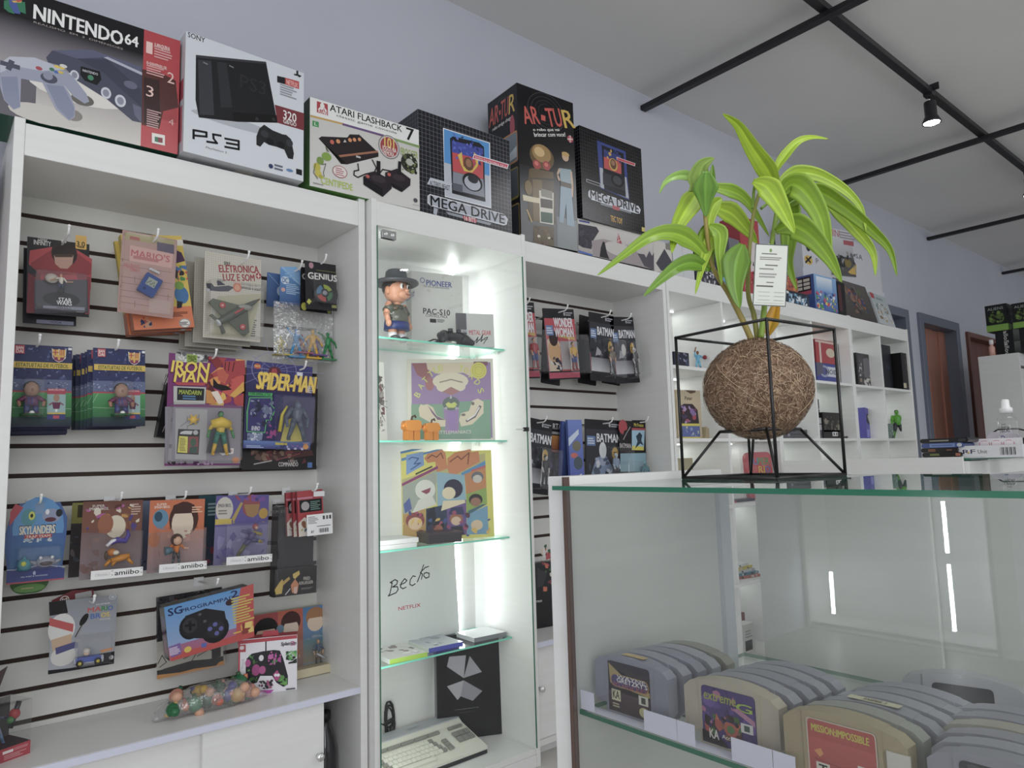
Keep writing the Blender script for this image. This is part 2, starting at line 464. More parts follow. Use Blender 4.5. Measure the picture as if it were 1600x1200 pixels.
def spot(x, y, label, lean=0, en=14):
    r = empty('track_spotlight', label, 'spotlight', (x, y, 1.8525), 'track spotlights on the long beam')
    b = MB(); b.box(-.022, -.022, -.012, .022, .022, .032); b.box(-.004, -.05, .012, .004, .0, .05)
    b.build('clamp', 'black', r, bevel=.002)
    MB().tube([(0, 0, -.012), (.006, 0, -.028), (0, 0, -.044), (-.006, 0, -.03), (0, 0, -.014)], .003, n=6).build('swivel', 'chrome', r)
    b = MB(); b.lathe([(.0, -.042), (.028, -.042), (.029, -.048), (.029, -.118), (.031, -.122), (.044, -.150), (.045, -.158), (.040, -.158), (.036, -.150), (0, -.149)], n=24)
    b.build('housing', 'black', r)
    MB().lathe([(0, -.1525), (.038, -.1525), (.038, -.156), (.03, -.160), (0, -.162)], n=24).build('lens', 'lampface', r)
    l = bpy.data.lights.new('spot_light', 'SPOT'); l.energy = en; l.spot_size = 1.5; l.spot_blend = .7; l.shadow_soft_size = .03; l.color = (1, .98, .95)
    o = bpy.data.objects.new('spot_light', l); C.objects.link(o); o.location = (0, 0, -.17); o.parent = r
    r.rotation_euler = (lean, 0, 0)
spot(3.98, 1.275, 'lit black spotlight hanging whole in view over the plant')
spot(5.70, 1.275, 'lit black spotlight cut by the right edge of the picture')
for sx, sy in ((.80, .12), (3.25, .12), (3.2, -1.40)):
    spot(sx, sy, 'black spotlight on the beams out of view above the viewer', en=13)

# ------------------------------------------------------------------ wall furniture
SLOTS = [.697 - .0775 * i for i in range(18)]
TOPZ = .835; SHELF = -.640; Y0 = 1.95; YB = 2.25
def knob(parent, x, y, z):
    MB().lathe([(0, 0), (.006, 0), (.006, .008), (.011, .012), (.012, .018), (.009, .022), (0, .023)], n=16).build('knob', 'chrome', parent, Matrix.Translation((x, y, z)) @ Matrix.Rotation(PI / 2, 4, 'X'))
def slat_unit(x0, x1, label, doors):
    r = empty('slatwall_unit', label, 'shelf unit', (0, 0, 0))
    for a, b in ((x0, x0 + .022), (x1 - .022, x1)):
        MB().box(a, Y0, FL, b, WY - .003, TOPZ + .004).build('side_panel', 'white', r, bevel=.0015)
    i0, i1 = x0 + .022, x1 - .022
    MB().box(i0, Y0 + .002, .75, i1, WY - .003, TOPZ - .006).build('top_panel', 'white', r, bevel=.0015)
    b = MB(); b.box(i0, YB + .004, FL + .02, i1, YB + .012, .75, mi=1)
    z1 = .75
    for s in SLOTS + [-.7]:
        z0 = s + .006 if s > SHELF else SHELF
        if z1 > z0: b.box(i0, YB, z0, i1, YB + .004, z1)
        z1 = s - .006
    b.build('slat_panel', ['slat', 'groove'], r)
    MB().box(i0, Y0 + .004, SHELF - .018, i1, YB - .0005, SHELF).build('shelf', 'white', r, bevel=.001)
    MB().box(i0, Y0 - .001, SHELF - .018, i1, Y0 + .0035, SHELF - .0005).build('shelf_edging', 'edge', r, bevel=.001)
    for k, (a, c, dy, kx) in enumerate(doors):
        d = MB().box(a, Y0 + .02 + dy, -.976, c, Y0 + .036 + dy, SHELF - .02).build('sliding_door', 'white', r, bevel=.001)
        if kx: knob(d, kx, Y0 + .02 + dy, -.803)
    MB().box(i0, Y0 + .01, -.995, i1, YB - .001, -.977).build('base_panel', 'white', r, bevel=.001)
    MB().box(i0, Y0 + .05, FL, i1, Y0 + .066, -.996).build('plinth', 'white', r)
    return r
slat_unit(.140, 1.053, 'white slatwall unit with hanging toy packs, left of the lit glass cabinet', [(.163, .61, .02, None), (.597, .926, 0, .908)])
slat_unit(1.700, 2.562, 'white slatwall unit between the lit glass cabinet and the cube shelves', [(1.723, 2.17, 0, 1.745), (2.15, 2.54, .02, None)])

# glass display cabinet
BX0, BX1, BY = 1.058, 1.695, 1.917
r = empty('glass_display_cabinet', 'tall narrow lit display cabinet with glass door and glass shelves', 'display cabinet', (0, 0, 0))
for a in (BX0, BX1 - .018):
    MB().box(a, BY, FL, a + .018, WY - .003, TOPZ + .002).build('side_panel', 'white', r, bevel=.0015)
i0, i1 = BX0 + .018, BX1 - .018
MB().box(i0, BY + .001, .752, i1, WY - .003, TOPZ - .004).build('top_panel', 'white', r, bevel=.0015)
MB().box(i0, YB, -.975, i1, YB + .012, .752).build('back_panel', 'white', r)
MB().box(i0, BY + .004, -.995, i1, YB - .0005, -.976).build('bottom_panel', 'white', r, bevel=.001)
MB().box(i0, BY + .002, FL, i1, BY + .018, -.9955).build('base_panel', 'white', r, bevel=.001)
def slab(name, x0, y0, z0, x1, y1, z1, body, edge, parent=None):
    b = MB(); v = [(x0, y0, z0), (x1, y0, z0), (x1, y1, z0), (x0, y1, z0), (x0, y0, z1), (x1, y0, z1), (x1, y1, z1), (x0, y1, z1)]
    b.add(v, [(4, 5, 6, 7), (3, 2, 1, 0)], mi=0); b.add(v, [(0, 1, 5, 4), (1, 2, 6, 5), (2, 3, 7, 6), (3, 0, 4, 7)], mi=1)
    return b.build(name, [body, edge], parent)
SH = (.421, .081, -.269, -.623)
for z in SH:
    s = slab('glass_shelf', i0 + .002, 2.03, z - .006, i1 - .002, YB - .004, z, 'thick', 'gedgel', r)
    for x in (i0, i1 - .012):
        for y in (2.06, 2.2): MB().box(x, y, z - .014, x + .012, y + .012, z - .0062).build('shelf_pin', 'chrome', s)
d = MB()
d.box(i0 + .001, BY - .004, -.972, i1 - .001, BY, .749)
d = d.build('glass_door', 'glass', r)
b = MB()
b.box(i0 - .0005, BY - .0045, -.972, i0 + .0012, BY + .0005, .749).box(i1 - .0012, BY - .0045, -.972, i1 + .0005, BY + .0005, .749)
b.build('door_edge', 'gedge', d)
hb = MB(); hb.box(i0 + .014, BY - .010, .712, i0 + .064, BY - .0045, .738); hb.box(i0 + .014, BY + .0005, .712, i0 + .064, BY + .006, .738)
for x in (.027, .051): hb.lathe([(.006, 0), (.006, .002), (.003, .003), (.003, .001), (0, .001)], n=12, T=Matrix.Translation((i0 + x, BY - .010, .725)) @ Matrix.Rotation(PI / 2, 4, 'X'))
hb.build('hinge', 'chrome', d)
lk = MB(); lk.box(i1 - .014, BY - .012, .108, i1 - .001, BY + .006, .122); lk.build('door_catch', 'black', d)
MB().box(i1 - .05, BY + .001, .112, i1 - .014, BY + .008, .117).build('catch_arm', 'white', d)
b = MB().box(1.585, YB - .012, -.96, 1.597, YB - .002, .745).build('led_strip', 'led', r)
area('cabinet_led', (1.591, YB - .02, .30), (1.45, 1.9, .30), .03, .85, 1.0, (.93, 1, .96), parent=None)
area('cabinet_led', (1.591, YB - .02, -.55), (1.45, 1.9, -.55), .03, .80, 1.0, (.93, 1, .96), parent=None)

MB().box(i0 + .0005, BY + .03, -.96, i0 + .008, BY + .042, .745).build('led_strip', 'ledlow', r)  # added strip hidden behind the left stile, brightens the goods
area('cabinet_led', (i0 + .012, BY + .036, -.1), (1.4, 2.2, -.1), .012, 1.6, 1.5, (.96, 1, .97))  # added fill light for the hidden strip

# cube shelves
ROWS = (.415, .085, -.23, -.60, -.97)
def cube_unit(x0, x1, mid, label):
    r = empty('cube_shelf_unit', label, 'cube shelf', (0, 0, 0), 'white lit cube shelves')
    for a in (x0, x1 - .018): MB().box(a, Y0, FL, a + .018, WY - .003, TOPZ + .003).build('side_panel', 'white', r, bevel=.0012)
    i0, i1 = x0 + .018, x1 - .018
    MB().box(i0, Y0 + .001, .752, i1, WY - .003, TOPZ - .002).build('top_panel', 'white', r, bevel=.0012)
    MB().box(i0, YB, FL, i1, YB + .012, .752).build('back_panel', 'white', r)
    z = .752; zz = .752
    for k, s in enumerate(ROWS):
        MB().box(i0, Y0 + .003, s - .016, i1, YB - .0005, s).build('shelf', 'white', r, bevel=.0012)
        MB().box(mid - .008, Y0 + .003, s + .0002, mid + .008, YB - .0005, zz - .0002).build('divider', 'white', r, bevel=.0012)
        for a, c in ((i0, mid - .008), (mid + .008, i1)):
            if k > 3 and x0 > 3: continue
            MB().box(a + .02, YB - .03, zz - .0082, c - .02, YB - .022, zz - .0006).build('led_strip', 'ledlow', r)
            area('shelf_led', ((a + c) / 2, YB - .026, zz - .012), ((a + c) / 2, YB - .03, s), (c - a) * .85, .012, .19, (.94, 1, .96))
        zz = s - .016
    MB().box(i0, Y0 + .04, FL, i1, Y0 + .056, -.9862).build('plinth', 'white', r)
cube_unit(2.567, 3.470, 3.00, 'white cube shelf behind the plant, next to the slatwall unit')
cube_unit(3.472, 4.358, 3.885, 'white cube shelf partly hidden by the brown root ball, middle of three')
cube_unit(4.360, 5.235, 4.785, 'white cube shelf holding a green toy figure, nearest the doors')

# front counter: end board, glass front, glass top, glass shelf
r = empty('glass_counter', 'glass-topped shop counter with white end board and grey cartridges inside', 'counter', (0, 0, 0))
CX, CT = .592, -.0295
eb = MB(); eb.box(.600, .620, FL, .926, .650, -.0190); eb.build('end_board', 'white', r, bevel=.001)
MB().box(.601, .6185, -.8, .902, .6198, CT - .0065).build('inner_shade_sheet', 'cwhite', r)  # greyed sheet over the white board, stands in for interior shade
MB().box(.590, .6115, FL + .02, .5995, .6145, -.0195).build('seam_strip', mat('raw_board_edge', '5a4640', .7), r)
P = [(.583, -.6), (.985, -.6), (.985, .6195), (.5895, .6195), (.5895, .6245), (.583, .6245)]
gt = MB(); gv = [(x, y, CT - .005) for x, y in P] + [(x, y, CT) for x, y in P]
gt.add(gv, [tuple(range(6))[::-1], tuple(range(6, 12))], mi=0); gt.add(gv, [(i, (i + 1) % 6, 6 + (i + 1) % 6, 6 + i) for i in range(6)], mi=1)
gt.build('glass_top', ['thick', 'gedge'], r)
MB().box(.592, -.6, -.80, .597, .6110, CT - .0055).build('front_pane', 'cpane', r)
slab('glass_shelf', .603, -.6, -.291, .945, .612, -.286, 'thick', 'gedge', r)
MB().box(.600, -.6, -.818, .955, .6195, -.80).build('bottom_board', 'white', r)
MB().box(.605, -.6, FL, .62, .6195, -.8185).build('kick_board', 'white', r)
for a, c, dx in ((.587, .350, 0), (.372, -.1, .0085), (-.08, -.6, 0)):
    b = MB().box(.958 + dx, c, -.795, .965 + dx, a, CT - .0065); b.build('sliding_door', 'cwhite', r, bevel=.001)
MB().box(.902, .6105, -.80, .926, .6195, CT - .0065).build('back_post', mat('grey_profile', 'b9bbc0', .4), r)

# lit cabinet on the left side of the shop, only seen mirrored in the counter glass
r = empty('wall_cabinet', 'white cabinet with vertical light strips, mirrored in the counter glass', 'display cabinet', (0, 0, 0))
MB().box(-3.30, 1.25, FL, -3.28, 2.262, .6).build('back_panel', 'white', r)
for y in (1.25, 2.24): MB().box(-3.279, y, FL, -2.98, y + .02, .6).build('side_panel', 'white', r)
for z in (FL + .02, -.25, .25, .58): MB().box(-3.279, 1.271, z, -2.99, 2.239, z + .018).build('shelf', 'white', r)
MB().box(-3.02, 1.46, -.94, -3.008, 1.474, -.60).build('light_strip', 'ledhi', r); MB().box(-3.02, 1.46, -.54, -3.008, 1.474, -.27).build('light_strip', 'ledhi', r)
MB().box(-3.02, 2.10, -.94, -3.008, 2.114, -.70).build('light_strip', 'ledhi', r)

# second counter beyond it
r = empty('white_counter', 'white counter with glass top standing in front of the cube shelves', 'counter', (0, 0, 0))
MB().box(3.165, 1.02, -.105, 3.18, 1.78, -.0285).build('back_rail', 'white', r, bevel=.001)
MB().box(3.185, 1.035, FL, 3.62, 1.775, -.11).build('body', 'white', r, bevel=.002)
MB().box(3.182, 1.005, -.105, 5.4, 1.025, -.046).build('side_rail', 'white', r, bevel=.001)
MB().box(3.63, 1.03, FL, 5.4, 1.06, -.106).build('side_board', 'white', r, bevel=.001)
slab('glass_top', 3.19, 1.00, -.0425, 5.4, 1.775, -.0345, 'thick', 'gedge', r)
# tall cabinet
r = empty('tall_cabinet', 'tall white cabinet near the doors with black boxes on top', 'cabinet', (0, 0, 0))
TX = 6.6; q0 = onX((1528, 561), TX); q1 = onX((1592, 554), TX); TZ = .745
MB().box(TX, q1.y, FL, TX + .02, q0.y, TZ).build('side_panel', 'white', r, bevel=.002)
MB().box(TX + .02, q1.y + .01, FL, TX + .9, q1.y + .03, TZ - .12).build('front_panel', 'white', r)
MB().box(TX + .02, q1.y + .002, TZ - .10, TX + .9, q0.y, TZ).build('top_panel', 'white', r, bevel=.002)
MB().box(TX + .9, q1.y, FL, TX + .92, q0.y, TZ).build('side_panel', 'white', r)
for z in (.2, -.2, -.6): MB().box(TX + .021, q1.y + .031, z, TX + .899, q0.y, z + .02).build('shelf', 'white', r)

# ------------------------------------------------------------------ builders for printed goods
def PX(q, s, ox, oy, items):
    """artwork measured on the photograph, laid back onto the flat printed face"""
    mx, w, h = q; o = mx.translation; n = -mx.col[1].to_3d(); u = mx.col[0].to_3d(); v = mx.col[2].to_3d()
    def c(a, b):
        d = hit((ox + a / s, oy + b / s), o, n) - o
        return d.dot(u) / w, d.dot(v) / h
    out = []
    for it in items:
        k = it[0]
        if k in 'rgfGn' or k == 'R': out.append((k, *c(it[1], it[2]), *c(it[3], it[4]), *it[5:]))
        elif k == 't': out.append(('t', it[1], *c(it[2], it[3]), *c(it[4], it[5]), *it[6:]))
        elif k == 'p': out.append(('p', [c(*x) for x in it[1]], it[2]))
        elif k == 'l': out.append(('l', [c(*x) for x in it[1]], it[2], it[3]))
        elif k in 'eo':
            a, b = c(it[1], it[2]); ru = abs(c(it[1] + it[3], it[2])[0] - a); rv = abs(c(it[1], it[2] - it[4])[1] - b)
            if k == 'e': out.append(('e', a, b, ru, rv, *it[5:]))
            else: out.append(('o', a, b, ru, rv, *it[5:]))
        elif k == 'uv': out.append(it[1])
    return out

def boxthing(name, label, cat, q, d, front=(), left=(), right=(), top=(), bottom=(), cols=('cccccc',) * 6, m='card', group=None, parent=None):
    mx, w, h = q
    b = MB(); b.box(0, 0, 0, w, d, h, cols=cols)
    for it, f in ((front, 'front'), (left, 'left'), (right, 'right'), (top, 'top'), (bottom, 'bottom')):
        if it: art(b, w, h, it, f, d)
    o = b.build(name, m, mx=mx if not parent else None)
    if parent: o.parent = parent; return o
    return tag(o, label, cat, group)

def cardmesh(w, h, items, edge='dcdcdc', th=.0012, r=.005, back=None):
    b = MB(); b.prism(rrect(0, 0, w, h, r, 3), 0, th, edge)
    art(b, w, h, items); return b
def blister(b, x0, z0, x1, z1, dep, r=.008, y=-.0022):
    n = 4; P0 = rrect(x0, z0, x1, z1, r, n); P1 = rrect(x0 + dep * .06, z0 + dep * .06, x1 - dep * .06, z1 - dep * .06, r, n); k = len(P0)
    P2 = rrect(x0 + dep * .06 + .003, z0 + dep * .06 + .003, x1 - dep * .06 - .003, z1 - dep * .06 - .003, r, n)
    v = [(p[0], y, p[1]) for p in P0] + [(p[0], y - dep + .003, p[1]) for p in P1] + [(p[0], y - dep, p[1]) for p in P2]
    f = [(i, (i + 1) % k, k + (i + 1) % k, k + i) for i in range(k)] + [(k + i, k + (i + 1) % k, 2 * k + (i + 1) % k, 2 * k + i) for i in range(k)] + [list(range(2 * k, 3 * k))]
    f2 = rrect(x0 - .004, z0 - .004, x1 + .004, z1 + .004, r, n); b0 = len(v)
    return b.add(v, f, 'eeeeee', 0, False)
def limb(b, pts, r, col, n=8): b.tube(pts, r, col, n=n); b.ball(pts[-1], r[-1] if isinstance(r, list) else r, col, 8, 6); b.ball(pts[0], r[0] if isinstance(r, list) else r, col, 8, 6)
def figure(b, x, y, z, H, skin='c89878', top='555555', bot='333344', hair='3a2a20', boot='2a2a2a', bulk=1.0, arm=((.20, .55), (.16, .40)), arm2=None, leg=.09, cape=None, belt=None, hat=None):
    """small jointed toy, standing, facing -Y; H is its height"""
    k = H * bulk
    for s, A in ((-1, arm), (1, arm2 or arm)):
        hx = x + s * .055 * k; fx = x + s * (.055 * k + leg * H * .6)
        limb(b, [(hx, y, z + .49 * H), ((hx + fx) / 2, y - .01 * H, z + .27 * H)], [.062 * k, .048 * k], bot)
        limb(b, [((hx + fx) / 2, y - .01 * H, z + .27 * H), (fx, y, z + .05 * H)], [.046 * k, .034 * k], boot)
        b.ball((fx, y - .03 * H, z + .025 * H), (.036 * k, .06 * k, .026 * H), boot, 8, 6)
        sx = x + s * .115 * k
        e = (x + s * (.03 * k + A[0][0] * H), y - .01 * H, z + A[0][1] * H); hd = (x + s * (.03 * k + A[1][0] * H), y - .05 * H, z + A[1][1] * H)
        limb(b, [(sx, y, z + .765 * H), e], [.046 * k, .036 * k], top)
        limb(b, [e, hd], [.035 * k, .026 * k], skin)
        b.ball(hd, .034 * k, skin, 8, 6)
    b.tube([(x, y, z + .47 * H), (x, y, z + .56 * H), (x, y, z + .70 * H), (x, y, z + .79 * H), (x, y, z + .83 * H)], [.088 * k, .085 * k, .115 * k, .105 * k, .045 * k], top, n=12, flat=.68)
    if belt: b.tube([(x, y, z + .47 * H), (x, y, z + .52 * H)], [.096 * k, .094 * k], belt, n=12, flat=.7)
    b.tube([(x, y, z + .80 * H), (x, y, z + .88 * H)], .034 * k, skin)
    b.ball((x, y - .004 * H, z + .92 * H), (.058 * H, .064 * H, .078 * H), skin, 12, 8)
    b.ball((x, y + .012 * H, z + .945 * H), (.064 * H, .064 * H, .064 * H), hair, 12, 8)
    if hat: b.lathe([(0, .075 * H), (.05 * H, .07 * H), (.06 * H, .02 * H), (.1 * H, .012 * H), (.1 * H, 0), (0, 0)], (x, y, z + .95 * H), hat, 14)
    if cape:
        P = [(x - .12 * k, y + .05 * H, z + .8 * H), (x + .12 * k, y + .05 * H, z + .8 * H), (x + .26 * k, y + .07 * H, z + .06 * H), (x - .26 * k, y + .07 * H, z + .06 * H)]
        b.add(P + [(p[0], p[1] + .01 * H, p[2]) for p in P], [(0, 1, 2, 3), (7, 6, 5, 4), (0, 4, 5, 1), (1, 5, 6, 2), (2, 6, 7, 3), (3, 7, 4, 0)], cape)
    return b

def hook(x, z, y, label, tip=.05, big=False):
    """white wire peg: back clip in the slat groove, arm towards the room, upturned tip"""
    b = MB()
    r = empty('display_hook', 'white wire hook ' + label, 'hook', (x, YB, z), 'white display hooks')
    MB().box(-.014, -.004, -.013, .014, -.0003, .013, 'e8e8e8').build('back_plate', 'toy', r, bevel=.001)
    L = YB - y
    MB().tube([(0, -.002, 0), (0, -L * .6, .004), (0, -L + .012, .006), (0, -L, .012), (0, -L - .006, .024)], .0028, 'f0f0f0', n=8).ball((0, -L - .006, .025), .0042, 'f4f4f4', 8, 6).build('peg', 'toy', r)
def pack(name, label, cat, q, items, bl=None, toy=None, m='card', edge='d8d8d8', group=None, th=.0012, peg=None, r=.005, dep=.03, extra=None, blm='blis'):
    """carded pack: printed card, clear bubble, toy inside; bl in card fractions"""
    mx, w, h = q
    root = empty(name, label, cat, mx, group)
    cardmesh(w, h, items, edge, th, r).build('card', m, root)
    if bl:
        b = MB(); blister(b, bl[0] * w, bl[1] * h, bl[2] * w, bl[3] * h, dep); bo = b.build('blister', blm, root)
    if toy:
        b = MB(); toy(b, w, h); b.build('toy', 'toy', root)
    if extra: extra(root, w, h)
    if peg:
        p = mx @ Vector((peg[0] * w, 0, peg[1] * h))
        hook(p.x, p.z, p.y - peg[2], peg[3])
    return root
def cards_behind(q, n, dx, dy, dz, name, label, cat, edge, face, group, seed=1, th=.0012, gap=0):
    """the rest of a pile hanging on the same peg"""
    mx, w, h = q; rr = random.Random(seed); first = None
    for i in range(1, n + 1):
        T = mx @ Matrix.Translation((dx * i + (rr.random() - .5) * .006, dy * i + gap, dz * i + (rr.random() - .5) * .004)) @ Matrix.Rotation((rr.random() - .5) * .03, 4, 'Y')
        if first is None:
            b = MB(); b.prism(rrect(0, 0, w, h, .005, 3), 0, th, edge)
            art(b, w, h, face); first = b.build(name, 'card', mx=T); tag(first, label, cat, group)
        else:
            o = first.copy(); C.objects.link(o); o.matrix_world = T
W_, K_ = 'f2f2f0', '151518'

# ------------------------------------------------------------------ boxes on top of the units
T_ = TOPZ + .0045
q = quad((-10, 174.7), (277.5, 241.5), (-10, -31), z=T_, yaw=None)
boxthing('console_box', 'large black and red console box with a grey controller on its front', 'console box', q, .17, PX(q, 3.3333, 0, 0, [
    ('uv', ('g', 0, 0, .775, .55, 'd9d3cb', '8d8790')), ('uv', ('g', 0, .55, .775, .78, '8d8790', '17161c')), ('uv', ('r', 0, .78, .775, 1, '15141a')),
    ('uv', ('g', 0, 0, .2, .35, '55505c', '6d6873')), ('uv', ('g', .775, 0, 1, 1, 'c3202e', 'b81e2b')), ('uv', ('g', .785, .27, .99, .6, 'a81c26', 'c23038')),
    ('p', [(740, 360), (840, 380), (915, 420), (930, 560), (850, 580), (830, 670), (738, 650)], '5a2a28'), ('p', [(750, 400), (830, 420), (835, 650), (750, 640)], '3d2224'),
    ('e', 420, 470, 260, 75, 'e6e2da'), ('e', 240, 600, 190, 50, 'cfc9c2'),
    ('p', [(240, 300), (270, 265), (480, 260), (740, 350), (738, 640), (690, 630), (560, 520), (400, 420), (330, 345), (250, 325)], '4a4d63'),
    ('p', [(270, 262), (480, 260), (738, 350), (738, 395), (540, 300), (400, 305)], '5f6280'), ('p', [(540, 300), (560, 296), (740, 378), (740, 392)], 'b9bccd'),
    ('p', [(400, 305), (560, 310), (735, 470), (738, 560), (540, 380)], '3f4257'), ('p', [(420, 345), (520, 372), (528, 415), (505, 445), (440, 420), (418, 390)], '101216'),
    ('t', 'NINTENDO', 430, 372, 510, 382, 'd8d8e0', 1), ('e', 472, 405, 16, 14, '3f8a66'),
    ('e', 388, 392, 24, 26, 'd5d8e2'), ('e', 388, 392, 15, 17, '8f93a6'), ('e', 552, 485, 27, 30, 'd5d8e2'), ('e', 552, 485, 17, 19, '8f93a6'), ('e', 627, 526, 29, 32, 'd5d8e2'), ('e', 627, 526, 18, 20, '8f93a6'),
    ('e', 680, 443, 36, 20, '6a6d85'), ('p', [(690, 540), (735, 560), (735, 640), (700, 600)], '686b84'),
    ('e', 430, 520, 60, 30, '6b6660'), ('e', 380, 600, 50, 30, '8a847e'),
    ('p', [(0, 330), (50, 295), (180, 300), (260, 330), (340, 370), (380, 400), (450, 490), (465, 530), (440, 540), (380, 500), (330, 440), (370, 500), (390, 560), (390, 610), (360, 630), (290, 570), (220, 430), (110, 410), (105, 560), (70, 572), (20, 520), (0, 450)], '9da2b8'),
    ('p', [(0, 330), (50, 295), (180, 300), (260, 330), (330, 365), (210, 370), (80, 345), (0, 380)], 'bfc3d2'), ('p', [(5, 400), (90, 400), (105, 555), (70, 570), (20, 515)], '838aa6'), ('p', [(240, 440), (330, 450), (385, 560), (385, 605), (360, 625), (300, 565)], '858ca8'),
    ('l', [(10, 328), (95, 352)], .028, '4d5064'), ('l', [(60, 322), (45, 358)], .028, '4d5064'), ('e', 203, 357, 18, 10, 'b03040'), ('e', 255, 408, 45, 26, '4b4f62'), ('e', 250, 395, 26, 22, '8f94aa'),
    ('e', 270, 362, 14, 9, '3d7a58'), ('e', 293, 376, 13, 8, '3a66b0'), ('e', 296, 348, 15, 7, 'e6c640'), ('e', 322, 356, 15, 7, 'e6c640'), ('e', 316, 378, 15, 7, 'd9b93a'), ('e', 330, 345, 20, 9, 'e0dcd6'),
    ('t', 'NINTENDO', 175, 97, 640, 170, 'f5f5f3', 2.2), ('t', '64', 650, 228, 720, 195, 'f5f5f3', 2), ('t', 'REALISMO  EM  3  DIMENSOES', 175, 120, 640, 252, 'b3a9a5', 0),
    ('p', [(20, 5), (45, 0), (55, 30), (75, 40), (75, 75), (45, 65), (20, 45)], '2f7d5a'), ('p', [(45, 0), (80, 0), (105, 40), (105, 75), (75, 70), (50, 30)], '3c53a0'), ('p', [(85, 10), (130, 12), (135, 75), (100, 62)], '2f7d5a'), ('p', [(60, 5), (115, 5), (110, 15), (70, 15)], 'd8b13a'), ('p', [(80, 0), (110, 0), (112, 10), (90, 12)], 'c23038'),
    ('t', '1', 760, 275, 795, 225, 'f0c8c0', 0), ('t', 'A MAQUINA', 802, 250, 885, 248, 'f3d6d0', 1), ('f', 802, 300, 900, 262, 5, 'dd9c9c'), ('t', 'O CONTROLLER', 762, 335, 868, 350, 'f3d6d0', 1), ('f', 762, 385, 860, 350, 5, 'dd9c9c'),
    ('t', '2', 870, 430, 908, 385, 'f0c8c0', 0), ('t', '3', 760, 500, 800, 455, 'f0c8c0', 0), ('f', 762, 660, 840, 585, 8, 'c9a09c'), ('t', '4', 876, 650, 905, 625, 'e0a8a8', 0),
    ('p', [(790, 692), (858, 706), (858, 760), (790, 745)], 'efece6'), ('p', [(805, 712), (822, 716), (822, 742), (805, 738)], '2f7d5a'), ('p', [(822, 716), (846, 720), (846, 746), (822, 742)], '8a2b3a'),
]), bottom=[('r', 0, 0, 1, 1, '1f5a45')], m='gloss', cols=('222226', 'b81e2b', '1c1c20', '222226', '1b1b1f', '1f5a45'))
q = quad((286, 236), (474, 283.5), (289.5, 48), z=T_, yaw=None)
boxthing('console_box', 'silver white console box with a tall black console picture and red stripe', 'console box', q, .11, PX(q, 3.3333, 0, 0, [
    ('uv', ('g', 0, 0, 1, 1, 'dfe3ea', 'd9dee6')), ('t', 'SONY', 978, 192, 1068, 198, '1a1a1c', 1),
    ('p', [(1430, 545), (1583, 590), (1583, 680), (1445, 640)], '7d2430'), ('e', 1220, 640, 210, 25, 'b9bec6'),
    ('p', [(1020, 286), (1385, 322), (1445, 640), (1240, 635), (1035, 612), (1018, 520)], '1d1e22'), ('p', [(1020, 286), (1385, 322), (1388, 334), (1022, 300)], '3a3b41'),
    ('p', [(1030, 310), (1100, 318), (1115, 600), (1040, 598)], '3b3c43'), ('p', [(1130, 322), (1180, 328), (1210, 560), (1150, 560)], '2f3036'),
    ('p', [(1210, 583), (1440, 600), (1445, 640), (1215, 632)], '0d0d0f'), ('l', [(1060, 325), (1080, 335)], .01, '85868c'), ('l', [(1195, 342), (1215, 352)], .01, '85868c'), ('e', 1338, 620, 9, 9, '33343a'), ('e', 1425, 622, 9, 9, '33343a'),
    ('t', 'PS3', 1250, 455, 1385, 430, '2c2d33', 0),
    ('l', [(1008, 722), (1008, 678), (1075, 690), (1075, 712), (1012, 706)], .018, '16161a'), ('l', [(1150, 707), (1110, 700), (1112, 722), (1130, 746), (1078, 738)], .018, '16161a'), ('l', [(1172, 722), (1243, 735), (1243, 778), (1172, 765)], .018, '16161a'), ('l', [(1180, 745), (1243, 756)], .018, '16161a'),
    ('t', 'PlayStation 3', 1072, 775, 1180, 790, '55565c', 0), ('t', '320', 1475, 618, 1543, 594, 'f6f2f0', 1), ('t', 'GB/GO', 1475, 640, 1543, 640, 'f6f2f0', 1),
    ('p', [(1443, 395), (1485, 405), (1485, 440), (1443, 428)], '222226'), ('p', [(1485, 405), (1557, 425), (1557, 465), (1485, 440)], 'c42a30'), ('t', 'NETFLIX', 1492, 438, 1550, 434, 'efc0b8', 1), ('f', 1458, 495, 1545, 462, 5, '9a9da5'),
    ('p', [(1543, 368), (1553, 370), (1553, 398), (1543, 394)], '26262a'), ('p', [(1530, 385), (1543, 386), (1543, 395), (1532, 392)], '26262a'), ('p', [(1553, 388), (1570, 396), (1560, 404), (1553, 400)], '26262a'),
    ('p', [(1350, 670), (1375, 650), (1420, 680), (1470, 700), (1490, 703), (1515, 725), (1530, 800), (1525, 830), (1500, 825), (1480, 780), (1440, 765), (1400, 755), (1375, 740), (1355, 765), (1335, 755), (1335, 710)], '26272b'),
    ('e', 1378, 698, 20, 18, '3a3b41'), ('e', 1405, 738, 20, 18, '15151a'), ('e', 1462, 755, 20, 18, '15151a'), ('e', 1507, 745, 18, 20, '3a3b41'),
    ('e', 1410, 866, 12, 12, '283a66'), ('f', 1428, 885, 1475, 862, 2, '6a7080'), ('e', 1508, 888, 18, 8, '5a86b8'), ('p', [(1542, 878), (1572, 886), (1572, 915), (1542, 906)], '1b1c20'),
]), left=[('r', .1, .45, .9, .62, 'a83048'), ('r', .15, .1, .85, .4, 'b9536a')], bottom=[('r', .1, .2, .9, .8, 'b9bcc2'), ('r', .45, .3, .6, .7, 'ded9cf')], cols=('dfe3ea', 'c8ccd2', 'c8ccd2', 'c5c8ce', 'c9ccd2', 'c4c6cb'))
q = quad((483.7, 290), (656, 329), (483.7, 151), z=T_, yaw=None)
